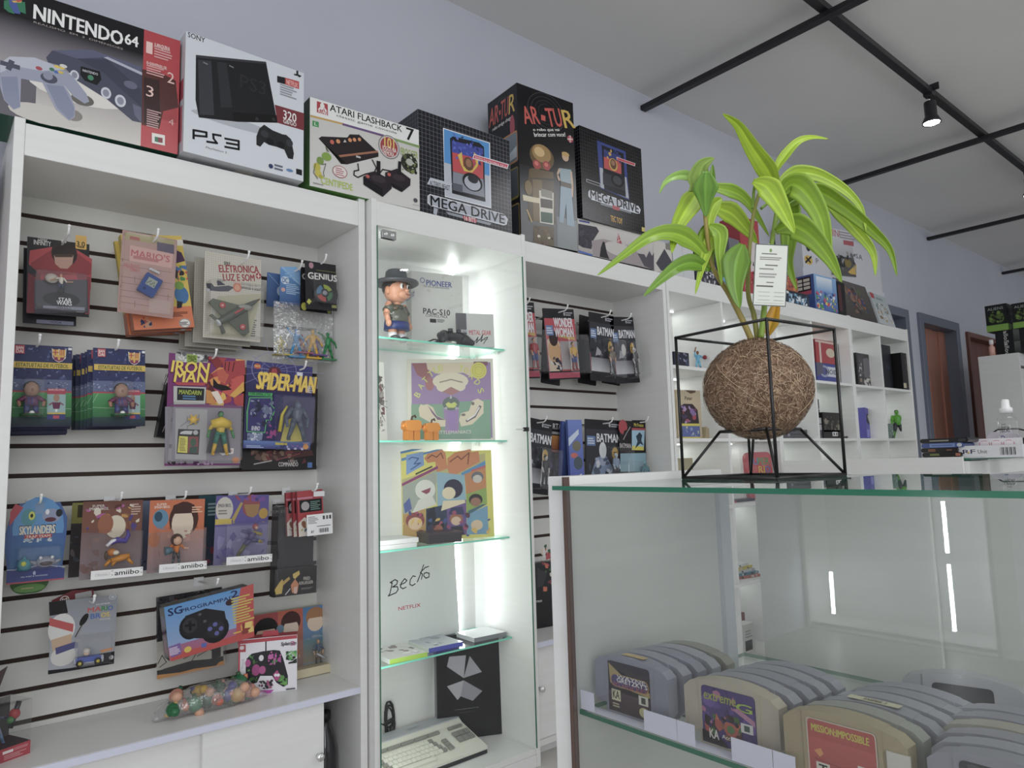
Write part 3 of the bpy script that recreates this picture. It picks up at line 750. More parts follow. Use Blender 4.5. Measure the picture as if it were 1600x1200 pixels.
boxthing('console_box', 'white and green retro console box with two black joysticks on its front', 'console box', q, .09, PX(q, 4, 460, 120, [
    ('uv', ('g', 0, 0, 1, .78, 'dddbd6', 'd2d0cc')), ('uv', ('r', 0, .8, 1, 1, 'efefec')), ('p', [(100, 238), (300, 288), (780, 430), (782, 445), (300, 300), (98, 250)], 'caa04a'), ('p', [(300, 289), (560, 362), (560, 376), (300, 303)], '6d4f86'), ('p', [(620, 382), (782, 430), (782, 446), (620, 398)], '87a35f'),
    ('p', [(140, 152), (208, 172), (210, 243), (140, 222)], 'b0222c'), ('l', [(174, 165), (174, 200)], .02, 'f2ece8'), ('l', [(166, 172), (165, 190), (152, 205)], .012, 'f2ece8'), ('l', [(183, 176), (184, 194), (198, 212)], .012, 'f2ece8'), ('t', 'ATARI', 148, 224, 203, 212, 'f2ece8', 1),
    ('t', 'ATARI FLASHBACK', 222, 212, 672, 308, '17171a', 1.2), ('t', '7', 700, 392, 745, 330, '17171a', 1.6), ('t', 'classic game console', 262, 252, 640, 345, '3c3c40', 0),
    ('p', [(112, 273), (152, 283), (152, 317), (112, 307)], '3b9a55'), ('t', 'L', 125, 302, 140, 287, 'f2f2f0', 1),
    ('p', [(150, 385), (170, 373), (330, 380), (345, 360), (405, 362), (525, 475), (525, 500), (330, 548), (290, 545), (255, 500)], '2b2226'), ('p', [(275, 490), (520, 462), (522, 474), (285, 503)], 'a86a48'), ('p', [(150, 385), (265, 490), (300, 545), (330, 548), (270, 505), (165, 400)], '171114'),
    ('e', 235, 408, 13, 14, 'c8543c'), ('e', 273, 404, 13, 13, 'd98a4a'), ('e', 347, 396, 12, 12, 'd98a4a'), ('e', 375, 394, 11, 12, 'd98a4a'), ('e', 406, 392, 10, 11, 'd98a4a'), ('p', [(305, 410), (315, 392), (326, 410)], 'c9c6c4'), ('f', 385, 508, 425, 497, 1, 'c9c6c4'),
    ('e', 591, 440, 66, 74, '8a8486'), ('e', 591, 440, 60, 67, 'd6d2d0'), ('e', 591, 440, 54, 61, 'a3242c'), ('t', '101', 562, 440, 622, 392, 'e8c85a', 1.4), ('t', 'JOGOS NA', 548, 462, 636, 452, 'f0e0da', 1), ('t', 'MEMORIA', 556, 485, 622, 476, 'f0e0da', 1),
    ('t', 'FROGGER', 664, 486, 770, 472, '9db24a', 1), ('e', 718, 540, 52, 58, '2f3328'), ('n', 672, 592, 765, 488, 26, .018, ['7d8a48', 'c3c6b0', '1c1f18', '59633a'], 3), ('e', 718, 535, 22, 22, 'b9bcae'),
    ('e', 200, 500, 30, 26, '86a83a'), ('e', 160, 525, 22, 24, '7d9a3a'), ('e', 140, 565, 22, 26, 'c3b92f'), ('e', 148, 605, 20, 22, 'cdbf38'), ('e', 165, 625, 15, 12, 'b8ad2f'), ('l', [(215, 470), (195, 440), (205, 470)], .006, '4a5a2a'), ('l', [(130, 545), (118, 600), (145, 640)], .006, '6a6a30'), ('l', [(170, 550), (195, 545), (180, 600), (185, 625)], .005, '55583a'),
    ('e', 283, 595, 46, 38, 'a8323c'), ('e', 283, 595, 42, 34, 'e8e0dc'), ('f', 256, 615, 310, 577, 4, 'c07a7a'),
    ('t', 'CENTIPEDE', 165, 668, 362, 672, 'b5cf3a', .8), ('t', 'AtGames', 115, 667, 178, 673, '26262a', 1),
    ('l', [(395, 545), (400, 585), (372, 590), (370, 615), (395, 630), (440, 610), (500, 595), (510, 570), (485, 520)], .01, '221c20'), ('l', [(535, 600), (550, 580), (600, 590), (640, 600)], .01, '221c20'),
    ('p', [(428, 625), (500, 590), (608, 650), (606, 700), (550, 752), (430, 675)], '2a2129'), ('p', [(428, 625), (550, 700), (550, 752), (430, 675)], '15101a'), ('p', [(512, 525), (536, 530), (536, 640), (512, 632)], '1d171d'), ('e', 525, 640, 48, 22, '3d3239'), ('e', 456, 624, 12, 11, 'c04a3c'),
    ('p', [(565, 600), (640, 575), (724, 640), (722, 680), (670, 722), (566, 650)], '2a2129'), ('p', [(600, 660), (670, 700), (670, 722), (610, 690)], '15101a'), ('p', [(648, 528), (666, 532), (664, 640), (640, 630)], '1d171d'), ('e', 650, 632, 40, 20, '3d3239'), ('e', 590, 612, 11, 11, 'c04a3c'),
    ('e', 755, 773, 13, 13, '55555a'), ('t', 'Tectoy', 735, 795, 778, 812, '55555a', 0),
]), left=[('g', 0, 0, 1, 1, '4e8a2f', '22331f')], bottom=[('r', 0, 0, 1, 1, '5f9a3a')], cols=('dddbd6', 'cfcfcb', '44702c', '44702c', 'dedede', '5f9a3a'))
def gridbox(q, s, ox, oy, label, d, items, dark, name='console_box'):
    mx, w, h = q
    ny = int(26 * h / w); G = [('uv', ('r', 0, 0, 1, 1, dark)), ('uv', ('G', 0, 0, 1, 1, 26, ny, .0022, '85868f' if dark == '1d1e27' else '4a4a4e'))]
    boxthing(name, label, 'console box', q, d, PX(q, s, ox, oy, G + items), left=[('r', 0, 0, 1, 1, dark), ('G', 0, 0, 1, 1, 8, ny, .006, '75767f')], cols=(dark,) * 6, m='gloss')
q = quad((655, 331), (800, 366), (652.5, 170), z=T_, yaw=None)
gridbox(q, 4, 460, 120, 'black grid-patterned console box with a bright blue picture, above the glass cabinet', .13, [
    ('p', [(928, 318), (1222, 412), (1230, 822), (940, 750)], 'e9ebf0'), ('p', [(934, 326), (1217, 416), (1220, 620), (936, 535)], '2f8fd8'), ('p', [(936, 535), (1220, 620), (1226, 815), (944, 745)], 'c3c8d2'),
    ('p', [(972, 385), (990, 372), (1155, 412), (1185, 440), (1193, 780), (985, 720)], '24252e'), ('p', [(984, 398), (1178, 448), (1180, 640), (990, 590)], 'c83038'), ('p', [(984, 398), (1178, 448), (1178, 520), (984, 470)], '2b3fa8'),
    ('n', 986, 505, 1176, 410, 40, .016, ['3d56c8', '1d2b70', '4c68d8'], 5), ('p', [(1020, 490), (1045, 470), (1055, 560), (1110, 585), (1135, 545), (1120, 470), (1150, 500), (1145, 560), (1110, 600), (1060, 590), (1040, 550)], 'e0c040'), ('e', 1087, 545, 30, 42, '6d4a34'), ('e', 1088, 540, 18, 26, 'a4714e'),
    ('p', [(990, 592), (1180, 642), (1188, 755), (988, 705)], '8d929e'), ('e', 1112, 660, 62, 56, '1b1c22'), ('e', 1112, 665, 50, 44, 'b7bcc6'), ('e', 1115, 640, 32, 26, '2a2b32'), ('p', [(988, 662), (1050, 678), (1050, 725), (988, 708)], '5b5f6a'), ('p', [(985, 712), (1193, 765), (1193, 782), (985, 728)], '101117'),
    ('p', [(1120, 483), (1340, 548), (1330, 577), (1112, 512)], 'f0ecec'), ('p', [(1124, 489), (1334, 551), (1326, 571), (1118, 509)], 'cf3050'), ('t', 'FOTO DA PROPRIA TELA', 1130, 512, 1322, 558, 'f2d8dc', 1),
    ('p', [(848, 630), (985, 668), (970, 708), (828, 672)], 'c9cdd6'), ('t', 'ALTERED BEAST', 845, 678, 970, 682, '3d4048', 1),
    ('p', [(830, 745), (845, 733), (1305, 857), (1333, 890), (1325, 925), (1305, 930), (850, 808), (830, 790)], 'd6d9e0'), ('p', [(838, 750), (848, 742), (1300, 864), (1325, 892), (1319, 917), (1302, 921), (854, 800), (838, 785)], 'b3b8c4'), ('t', 'MEGA DRIVE', 850, 805, 1310, 862, '14151a', 1.6),
    ('p', [(945, 842), (1230, 915), (1220, 930), (960, 862)], '9a9fab'), ('p', [(1048, 868), (1140, 892), (1135, 915), (1060, 896)], 'c03040'), ('t', '16 BITS', 1062, 898, 1130, 885, 'f2e0e0', 1), ('p', [(870, 818), (895, 826), (888, 868), (866, 855)], 'b9bdc8')], '1d1e27')
q = quad((814.7, 374.7), (904, 393), (812, 130.7), z=T_, yaw=None)
side = lambda: [('r', 0, 0, 1, 1, '18171b'), ('o', .5, .9, .25, .07, .06, '3a3a40'), ('t', 'AR', .05, .83, .38, .95, 'c8402f', 1, .1), ('t', 'TU', .45, .83, .7, .95, 'c8402f', .6, .1), ('t', 'R', .73, .83, .93, .95, 'd8b03a', .6, .1), ('r', .39, .87, .45, .9, 'c8402f'), ('t', 'robo amigo chegou', .15, .785, .85, .815, 'efeae4', 1), ('e', .82, .74, .08, .075, 'b04050'),
                ('R', .45, .5, .97, .7, .05, 'c9813a'), ('R', .49, .512, .95, .69, .04, '7d8a94'), ('p', [(.5, .55), (.94, .6), (.94, .53), (.5, .52)], 'c5d0d6'), ('R', .45, .27, .97, .47, .05, '9a8a3a'), ('R', .49, .285, .95, .46, .04, '5d666e'), ('R', .45, .02, .97, .24, .05, 'a8883a'), ('R', .49, .035, .95, .23, .04, '3d4248'), ('R', .05, .02, .4, .7, .05, '2a2a30')]
q_art = q
boxthing('toy_box', 'tall black toy box with a golden robot on its front', 'toy box', q, .2, PX(q, 3.75, 740, 120, [
    ('uv', ('g', 0, 0, 1, .5, '77797a', '1d1c20')), ('uv', ('r', 0, .48, 1, 1, '1a191d'))] + [('o', 425, 210, r, r * 1.05, .03, '46464c') for r in (25, 45, 65, 85, 105)] + [
    ('t', 'AR', 288, 258, 380, 192, 'cf4534', 1.2, 0, .26), ('r', 396, 253, 420, 230, 'cf4534'), ('t', 'TU', 428, 277, 512, 203, 'cf4534', 1.2, 0, .26), ('t', 'R', 524, 287, 584, 209, 'dcb53c', 1.2, 0, .26),
    ('t', 'o robo que vai', 345, 296, 505, 328, 'f2efe9', 1.6, 0, .26), ('t', 'brincar com voce!', 350, 319, 540, 357, 'f2efe9', 1.6, 0, .26), ('e', 565, 365, 17, 20, 'b9485a'), ('l', [(550, 365), (580, 367)], .012, 'efe8e0'), ('l', [(565, 345), (565, 385)], .012, 'efe8e0'),
    ('uv', ('g', .62, 0, .98, .2, '8d9394', '7b8286')), ('e', 400, 470, 70, 72, '6d5534'), ('e', 398, 450, 55, 52, 'a8844a'), ('e', 385, 440, 30, 28, 'd8b878'), ('e', 370, 515, 24, 28, 'a83a34'), ('e', 427, 522, 22, 27, 'a83a34'), ('e', 368, 508, 12, 13, 'd86a58'), ('e', 425, 516, 11, 12, 'd86a58'), ('e', 402, 562, 9, 10, 'cfc8ba'),
    ('p', [(325, 540), (345, 535), (465, 560), (468, 600), (320, 590)], '6a5637'), ('p', [(316, 590), (470, 610), (478, 860), (320, 840)], '5b4b35'), ('p', [(345, 600), (400, 606), (400, 850), (350, 845)], '7d6846'), ('p', [(286, 690), (345, 705), (440, 720), (460, 735), (400, 745), (290, 725)], 'd6cba8'), ('e', 440, 735, 24, 20, 'a88a50'),
    ('p', [(383, 665), (468, 680), (468, 868), (388, 855)], 'd8d3c4'), ('p', [(390, 712), (462, 724), (462, 775), (392, 765)], '4a4034'), ('p', [(392, 790), (462, 800), (462, 860), (394, 850)], '3d5c4c'), ('r', 395, 700, 460, 672, '8a8474'),
    ('p', [(350, 870), (470, 880), (470, 995), (350, 975)], '6b5c48'), ('e', 382, 935, 9, 9, 'e5ddc8'), ('e', 440, 942, 8, 9, 'e5ddc8'), ('n', 360, 990, 468, 900, 14, .03, ['544636', '7d6c54', '3c3228'], 8), ('e', 320, 650, 22, 42, '857047'), ('l', [(312, 780), (340, 850)], .02, 'c8a862'),
    ('e', 536, 470, 20, 26, 'cfa98a'), ('e', 537, 455, 22, 14, 'c9a05a'), ('p', [(500, 535), (570, 545), (580, 640), (570, 645), (510, 632)], '8fa5ad'), ('l', [(500, 545), (490, 575), (500, 605)], .035, 'c9a58a'), ('l', [(570, 560), (578, 640), (575, 700)], .035, 'c9a58a'), ('p', [(508, 635), (570, 645), (590, 880), (545, 870), (540, 740), (525, 860), (500, 850)], '8aa0b0'), ('r', 508, 640, 570, 628, '54483c'),
]), left=side(), top=[('r', 0, 0, 1, 1, '2a292c')], cols=('1a191d',) * 6, m='gloss')
q = quad((903, 394.7), (1022, 421), (903, 341), z=T_, yaw=None); q_wh = q
boxthing('figure_box', 'long white grey boxed set with a small red emblem under the second grid-patterned box', 'box', q, .2, PX(q, 3.75, 740, 120, [
    ('uv', ('g', 0, 0, 1, 1, 'b3a9a8', 'd9d5cf')), ('p', [(612, 860), (720, 880), (735, 905), (700, 960), (690, 1010), (640, 1000), (614, 985)], '3b3a46'), ('n', 620, 1000, 700, 880, 14, .03, ['2d2c36', '4d4a55'], 4), ('p', [(690, 960), (760, 950), (900, 985), (1000, 1060), (1056, 1090), (1056, 1130), (700, 1045)], 'a59a9c'), ('e', 850, 1010, 80, 40, 'cfc9c4'),
    ('p', [(960, 1035), (1000, 1040), (1010, 1060), (1030, 1020), (1045, 1050), (1056, 1030), (1056, 1132), (1000, 1110)], '57525c'), ('p', [(838, 970), (846, 915), (870, 980), (850, 975)], 'b03044'), ('l', [(846, 925), (850, 972)], .006, 'e8d8d4'), ('l', [(840, 965), (862, 955)], .005, 'e8d8d4'),
    ('p', [(738, 1055), (745, 1000), (757, 965), (768, 970), (780, 1030), (795, 1068)], '25222b'), ('p', [(616, 838), (680, 850), (678, 860), (618, 848)], '4450a0'), ('p', [(612, 1015), (700, 1042), (690, 1050), (615, 1028)], '2f62b8'),
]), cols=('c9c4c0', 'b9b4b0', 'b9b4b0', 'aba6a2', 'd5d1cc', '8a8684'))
wh_top = T_ + q_wh[2] + .0005
q = quad((910.7, 340), (1008, 366.7), (903, 194.7), z=wh_top, yaw=None)
gridbox(q, 3.75, 740, 120, 'black grid-patterned console box standing on the white grey box', .1, [
    ('p', [(722, 372), (890, 438), (912, 722), (742, 652)], '2b3f90'), ('p', [(738, 530), (895, 590), (910, 715), (745, 648)], 'b9bdc6'), ('p', [(750, 400), (878, 450), (892, 705), (765, 660)], '23242c'), ('p', [(762, 425), (862, 462), (866, 572), (764, 535)], 'c8403c'), ('p', [(762, 425), (862, 462), (864, 500), (763, 468)], '2c3a80'), ('n', 768, 480, 858, 440, 16, .02, ['3a4ca0', '1f2a60', 'd8a83a'], 6), ('e', 818, 515, 24, 36, 'd8b040'), ('e', 818, 512, 18, 30, '6d4a38'), ('e', 816, 505, 11, 16, 'a8775a'),
    ('p', [(756, 560), (880, 600), (888, 670), (758, 630)], '3a3b42'), ('e', 842, 610, 36, 36, '1a1a1f'), ('e', 842, 608, 26, 26, '4a4b52'), ('p', [(840, 470), (948, 508), (944, 525), (836, 486)], 'e6c8c8'), ('p', [(843, 474), (944, 509), (941, 520), (839, 486)], 'c8384c'),
    ('p', [(660, 597), (742, 625), (742, 645), (658, 615)], 'a8a8ac'), ('p', [(664, 603), (738, 628), (738, 640), (663, 613)], '2a2a2e'),
    ('p', [(680, 662), (960, 750), (978, 780), (972, 802), (955, 802), (690, 720), (672, 700), (672, 675)], 'e2e5ec'), ('p', [(685, 668), (958, 756), (972, 781), (967, 796), (955, 796), (692, 713), (678, 697), (678, 678)], 'c4c8d2'), ('t', 'MEGA DRIVE', 685, 715, 965, 750, '14151a', 1.6), ('p', [(740, 738), (925, 795), (920, 802), (745, 750)], '8a8e98'), ('p', [(812, 752), (855, 765), (852, 787), (815, 775)], 'b84a50'),
    ('t', 'TEC TOY', 802, 845, 870, 832, 'd8a83a', 2), ('r', 985, 905, 1002, 885, 'd8c868')], '19191b')

q = quad((1022.5, 425), (1051.5, 432), (1021.5, 374), z=T_, yaw=None)
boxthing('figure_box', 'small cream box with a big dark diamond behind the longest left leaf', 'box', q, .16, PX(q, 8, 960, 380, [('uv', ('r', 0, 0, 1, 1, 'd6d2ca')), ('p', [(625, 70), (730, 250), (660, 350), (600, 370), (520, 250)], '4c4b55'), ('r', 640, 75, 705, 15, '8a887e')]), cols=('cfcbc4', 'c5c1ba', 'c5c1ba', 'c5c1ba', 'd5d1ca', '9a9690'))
q = quad((1053, 433), (1085.5, 440), (1053, 378), z=T_, yaw=None)
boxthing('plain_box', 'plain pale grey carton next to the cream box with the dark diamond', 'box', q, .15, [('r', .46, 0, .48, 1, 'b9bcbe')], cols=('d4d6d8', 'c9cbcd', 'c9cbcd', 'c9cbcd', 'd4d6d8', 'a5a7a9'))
q = quad((1088.5, 441), (1121, 449), (1088.5, 388), z=T_, yaw=None)
boxthing('game_box', 'dark purple grey box with white scribbles behind the plant stems', 'box', q, .15, [('r', 0, 0, 1, 1, '4a4552'), ('n', .1, .05, .95, .5, 40, .06, ['d5d5da', '2a2830', '8a8894'], 12), ('r', 0, .55, 1, 1, '3c3844')], cols=('4a4552',) * 6)
q = quad((1126, 449.5), (1142, 453.5), (1126, 404), z=T_, yaw=None)
boxthing('game_box', 'narrow rainbow striped box behind the plant', 'box', q, .13, [('r', 0, .8, 1, 1, 'b0392f'), ('r', 0, .6, 1, .8, 'dd9a3a'), ('r', 0, .38, 1, .6, '4f8f4a'), ('g', 0, 0, 1, .38, '2a3f90', '6fb0dc'), ('p', [(0, .86), (1, .78), (1, .84), (0, .92)], '1a1a1a')], cols=('55555a',) * 6, m='gloss')
q = quad((1143.5, 454), (1160, 458), (1143, 372), z=T_, yaw=None)
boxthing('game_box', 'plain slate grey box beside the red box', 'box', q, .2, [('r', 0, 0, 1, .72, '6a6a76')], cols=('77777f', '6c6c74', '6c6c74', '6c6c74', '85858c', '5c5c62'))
q = quad((1162, 458.5), (1192, 465), (1160.5, 338.5), z=T_, yaw=None)
boxthing('game_box', 'tall red box with a white figure print behind the hanging tag', 'box', q, .12, [('r', 0, 0, 1, 1, 'b02030'), ('p', [(.45, .3), (.8, .35), (.85, .8), (.6, .95), (.5, .7)], 'ddd0d0'), ('n', .1, .05, .95, .6, 20, .08, ['7a1a24', 'd8a0a0', '3a1418'], 4)], cols=('a81f2c',) * 6, m='gloss')
q = quad((1195, 465), (1227, 472), (1195, 430), z=T_, yaw=None)
boxthing('game_box', 'low dark box hidden behind the hanging paper tag', 'box', q, .15, [('n', 0, 0, 1, 1, 30, .07, ['30405c', '6a2a2a', 'c0c0c8'], 9)], cols=('3a3f4c',) * 6)
q = quad((1229, 472.5), (1265, 480), (1228.5, 453), z=T_, yaw=None); q1 = q
boxthing('game_box', 'low box with pale blue monster artwork, right of the hanging tag', 'box', q, .14, [('g', 0, 0, 1, 1, '394a5c', '26303c'), ('n', .1, .05, .9, .85, 40, .06, ['9cc4dc', '6a9cc0', 'dfe9f0', '3a6088'], 21), ('r', .02, .75, .12, .95, 'e0e0e0')], cols=('2c3440',) * 6, m='gloss')
q = quad((1229, 452.5), (1247, 457), (1228.5, 430.5), z=T_ + q1[2] + .0008, yaw=None)
boxthing('game_box', 'small orange red box on top of the pale blue monster box', 'box', q, .12, [('g', 0, 0, 1, 1, 'b0552f', 'b03a34'), ('n', 0, 0, 1, 1, 14, .1, ['7a2a24', 'd8903a'], 2)], cols=('9c3a30',) * 6)
q = quad((1275, 482.5), (1310, 489.5), (1273.5, 428), z=T_, yaw=None); q2 = q
boxthing('figure_box', 'bright blue and white boxed toy set under the white console boxes', 'box', q, .19, [('g', 0, 0, 1, 1, '3a62a8', '7fb0e0'), ('g', .1, .55, .8, .95, '6fa0d4', 'e6f0f8'), ('n', .05, .02, .95, .55, 60, .06, ['1d3a80', 'd8e0ea', '3a9a50', 'c83a5a', '2a55b8', 'e0d040'], 31)],
         left=[('r', 0, 0, 1, 1, '2f4f98'), ('r', .1, .55, .9, .95, '3a2a30')] + [('R', .15 + .25 * i, .60 + .11 * j, .36 + .25 * i, .68 + .11 * j, .02, 'd9cfc0') for i in range(3) for j in range(3)] + [('r', .1, .45, .9, .55, 'c03050')], cols=('3a62a8',) * 6, m='gloss')
q = quad((1311.5, 490), (1323, 493), (1310, 440), z=T_, yaw=None)
boxthing('game_box', 'narrow black box between the blue toy set and the leaning grey record box', 'box', q, .18, [('r', .1, .1, .5, .9, '55252c')], cols=('1c1a20',) * 6)
z3 = T_ + q2[2] + .0006
q = quad((1256, 440), (1378, 462), (1256, 426), Y=2.06, z=z3); qa = q
boxthing('console_box', 'flat white carton lying under the white console box with the bee emblem', 'box', (Matrix.Translation((q[0].translation.x, 2.06, z3)), 1.14, .062), .18, cols=('d5d7de', 'c9cbd2', 'b9bbc4', 'c9cbd2', 'd5d7de', '8f9198'))  # bottom face greyed, underside shade put into the colour
z4 = z3 + .063
q = quad((1256, 425), (1372, 441), (1253.5, 345), Y=2.065, z=z4)
q = (Matrix.Translation((q[0].translation.x, 2.065, z4)), 1.10, .30)
boxthing('console_box', 'big white console box with a yellow and black round emblem, high on the right', 'console box', q, .17, PX(q, 4, 1200, 340, [
    ('e', 253, 265, 25, 28, 'd8b030'), ('l', [(235, 280), (270, 245)], .012, '1a1a1a'), ('l', [(240, 250), (265, 280)], .012, '1a1a1a'), ('e', 250, 180, 14, 30, '222226'), ('t', 'P', 300, 285, 314, 258, '55565e', 0), ('t', 'S', 548, 252, 562, 230, '3d3e46', 0), ('t', 'A', 568, 260, 588, 235, '3d3e46', 0)]),
    cols=('d3d5dc', 'c9cbd2', '7d7d86', 'c9cbd2', 'd5d7de', '8f9198'))  # grey bottom face carries the box's own shade as colour
q = quad((1300, 429), (1338, 433), (1296, 356), Y=2.058)
boxthing('game_box', 'white and grey kettle-like picture box in front of the big white console box', 'box', q, .005, PX(q, 4, 1200, 340, [('uv', ('g', 0, .4, 1, 1, 'b5b7bd', 'e3e4e8')), ('uv', ('r', 0, 0, 1, .42, '5b5a5c')), ('t', 'MINI', 385, 112, 445, 80, 'b83048', .6), ('f', 450, 130, 540, 98, 3, 'a8a0a8'), ('p', [(470, 140), (535, 150), (535, 180), (472, 168)], 'b8505c'), ('e', 460, 275, 26, 40, '2e2e33'), ('e', 500, 285, 20, 28, '8a7a3a'), ('p', [(500, 340), (552, 290), (552, 358), (515, 352)], 'd8b038'), ('n', 400, 340, 545, 220, 20, .06, ['77767a', '3c3c40', 'a8a29a'], 11)]), cols=('d8d8dc',) * 6, m='gloss')
q = quad((1323, 493.5), (1372, 505), (1313.5, 437), Y=1.97, pitch=14)
q = (q[0], q[1], q[2])
boxthing('record_box', 'dark grey brown picture box leaning back on top of the farthest cube shelf', 'box', q, .012, [('g', 0, 0, 1, 1, '4d4744', '625d5a'), ('n', .2, .15, .8, .85, 60, .05, ['7a3a30', '5a6a4a', '8a6a58', '3a4a70', '403a38', 'a05a40'], 17), ('l', [(.55, .9), (.6, .7), (.5, .5), (.62, .3)], .02, '8a8480')], cols=('5a5552',) * 6)
q = quad((1375, 504.5), (1400, 512.5), (1361, 457), Y=1.965, pitch=14)
boxthing('game_case', 'pale game case with a red corner leaning at the right end of the shelf tops', 'game case', q, .012, [('g', 0, 0, 1, 1, 'c9ced2', 'b5c4c8'), ('r', 0, .82, .22, 1, 'b8303c'), ('n', .1, .1, .95, .7, 40, .07, ['b9a060', 'd8d8d0', '8a96a0', '94784a', 'e5e8ea'], 19), ('f', .3, .82, .8, .9, 2, '7a8a90')], cols=('c9cdd0',) * 6, m='gloss')
# behind / beside the left unit
boxthing('game_box', 'blue box edge showing behind the black and red console box', 'box', (Matrix.Translation((.44, 2.19, T_)), .18, .405), .06, [('r', .55, .93, 1, 1, '4458a0')], cols=('3c4c90',) * 6)
q = (Matrix.Translation((-.12, 2.14, FL)), .20, 1.72)
boxthing('storage_box', 'dark red cabinet side at the far left edge', 'cabinet', q, .11, cols=('7a1d2a',) * 6)
boxthing('game_box', 'small dark patterned box at the far left edge under the big console box', 'box', (Matrix.Translation((-.12, 2.12, FL + 1.721)), .22, .12), .12, [('n', 0, 0, 1, 1, 40, .06, ['3a6a40', '8a4a3a', '2a2a2e', '8a8a80'], 44)], cols=('3a3434',) * 6)

# ------------------------------------------------------------------ hanging packs, left slatwall
GP = 'packs hanging on the left slatwall'
# red and black figure card
q = quad((41, 489), (139, 496), (47.5, 370), Y=2.13)
IT = PX(q, 5.218, 0, 330, [('uv', ('r', 0, 0, 1, 1, '242226')), ('p', [(243, 320), (430, 290), (600, 300), (750, 390), (740, 640), (230, 640), (236, 420)], 'b02a33'), ('p', [(255, 420), (430, 310), (600, 320), (745, 430), (740, 520), (235, 520)], '8f2029'), ('p', [(232, 440), (330, 520), (330, 830), (216, 830)], '7a2a35'), ('p', [(232, 430), (300, 490), (290, 540), (228, 500)], '2e2d33'), ('p', [(620, 500), (740, 540), (728, 840), (690, 840)], '8a2c3c'),
    ('e', 525, 345, 105, 105, '2f2420'), ('p', [(440, 360), (600, 360), (590, 430), (550, 470), (490, 465), (450, 430)], 'b98f7c'), ('p', [(440, 350), (600, 350), (590, 375), (450, 375)], '4a382f'), ('t', 'INFINITY', 275, 270, 415, 250, 'e8e4e0', .6), ('t', 'Disney', 310, 245, 385, 222, 'e0dcd8', .4, .2), ('R', 615, 305, 706, 205, .02, 'd8a83a'), ('t', '3.0', 625, 285, 692, 252, '24201c', 1.6), ('f', 632, 298, 690, 290, 1, '5a4418'), ('r', 500, 255, 540, 235, 'cfcfcf'), ('r', 545, 240, 570, 190, 'b9b9bc'),
    ('p', [(280, 560), (710, 560), (720, 830), (280, 830)], '4b4a52'), ('e', 500, 720, 150, 60, '26252a'), ('t', 'STAR', 478, 735, 582, 712, 'eeeeee', 1.6), ('t', 'WARS', 462, 762, 585, 738, 'eeeeee', 1.6), ('p', [(350, 770), (690, 785), (690, 812), (350, 790)], '8d8fa0'), ('t', 'HAN SOLO', 462, 795, 578, 782, '3a3a44', .5)])
def t1(b, w, h):
    figure(b, w * .52, -.02, h * .27, .052, top='d8cfc0', bot='3a4660', hair='3a2a22', arm=((.2, .72), (.42, .62)), arm2=((.2, .6), (.45, .62)))
    b.ball((w * .38, -.012, h * .47), (.016, .006, .013), 'b9b0a4', 10, 6)
r_ = pack('figure_card', 'red and black card with a dark-haired portrait and yellow corner tab', 'toy pack', q, IT, (.07, .03, .95, .56), t1, peg=(.55, .93, .10, 'holding the red and black card'), dep=.038)
q2 = (q[0] @ Matrix.Translation((-.003, .046, -.018)), q[1] * .86, q[2])
o = cardmesh(q2[1], q2[2], [('r', 0, 0, 1, 1, '23232b'), ('r', .25, .01, .95, .06, '8d8fa8'), ('t', 'YODA', .5, .02, .72, .05, '33343e', .5)], '2a2a32').build('figure_card', 'card', mx=q2[0]); tag(o, 'dark blue card mostly hidden behind the red and black card', 'toy pack')

# pile of yellow boxed games with the pinkish handheld card in front
q = quad((210, 516), (304, 511), (189, 366), Y=2.10)
YB_ = [('r', 0, .23, 1, 1, 'd9bb3a'), ('r', 0, 0, 1, .23, 'd86a2a')]
IT = YB_ + PX(q, 5.4545, 280, 360, [('p', [(-40, 80), (30, 80), (36, 130), (-40, 130)], 'ded8cc'), ('p', [(-60, 150), (20, 190), (50, 260), (-60, 290)], '4a2a50'), ('p', [(-60, 300), (60, 290), (70, 430), (-60, 560)], 'd7b432'), ('n', -50, 430, 60, 300, 14, .07, ['c23a2a', '3a6ab0', '3a8a4a', '2a2a2a'], 7), ('e', 20, 550, 60, 75, '2f6fa8'), ('e', 0, 470, 40, 35, '7aa03a'), ('p', [(-20, 600), (30, 610), (20, 660), (-20, 665)], '26222a'), ('e', 48, 790, 50, 40, 'eae4dc'), ('o', 48, 790, 48, 38, .1, '2a2a2a'), ('f', 10, 812, 84, 775, 3, '4a4a4a'), ('f', -100, 740, 70, 690, 4, '6a3018')]) + PX(q, 5.218, 0, 330, [('n', 1150, 950, 1230, 860, 10, .07, ['23345e', 'a8342a', 'c89070'], 3)])
b_ = boxthing('boxed_game', 'front yellow and orange box of the tilted pile, behind the pinkish handheld card', 'boxed game', q, .018, IT, left=[('r', 0, .23, 1, 1, 'c9ab30'), ('r', 0, 0, 1, .23, 'c05a24')], cols=('d9bb3a', 'cfae34', 'cfae34', 'c9ab30', 'd9bb3a', 'a8451f'), group='pile of yellow boxed games')
for i in range(1, 6):
    o = b_.copy(); C.objects.link(o)
    o.matrix_world = q[0] @ Matrix.Translation((.002 * ((i * 7) % 3), .0205 * i, -.003 + .002 * ((i * 5) % 3))) @ Matrix.Rotation(.012 * ((i % 3) - 1), 4, 'Y')
    o['label'] = 'yellow and orange box whose edge shows in the tilted pile behind the front box'
p = q[0] @ Vector((.5 * q[1], 0, .95 * q[2]))
q = quad((183, 487), (270, 498), (192.6, 359), Y=2.055)
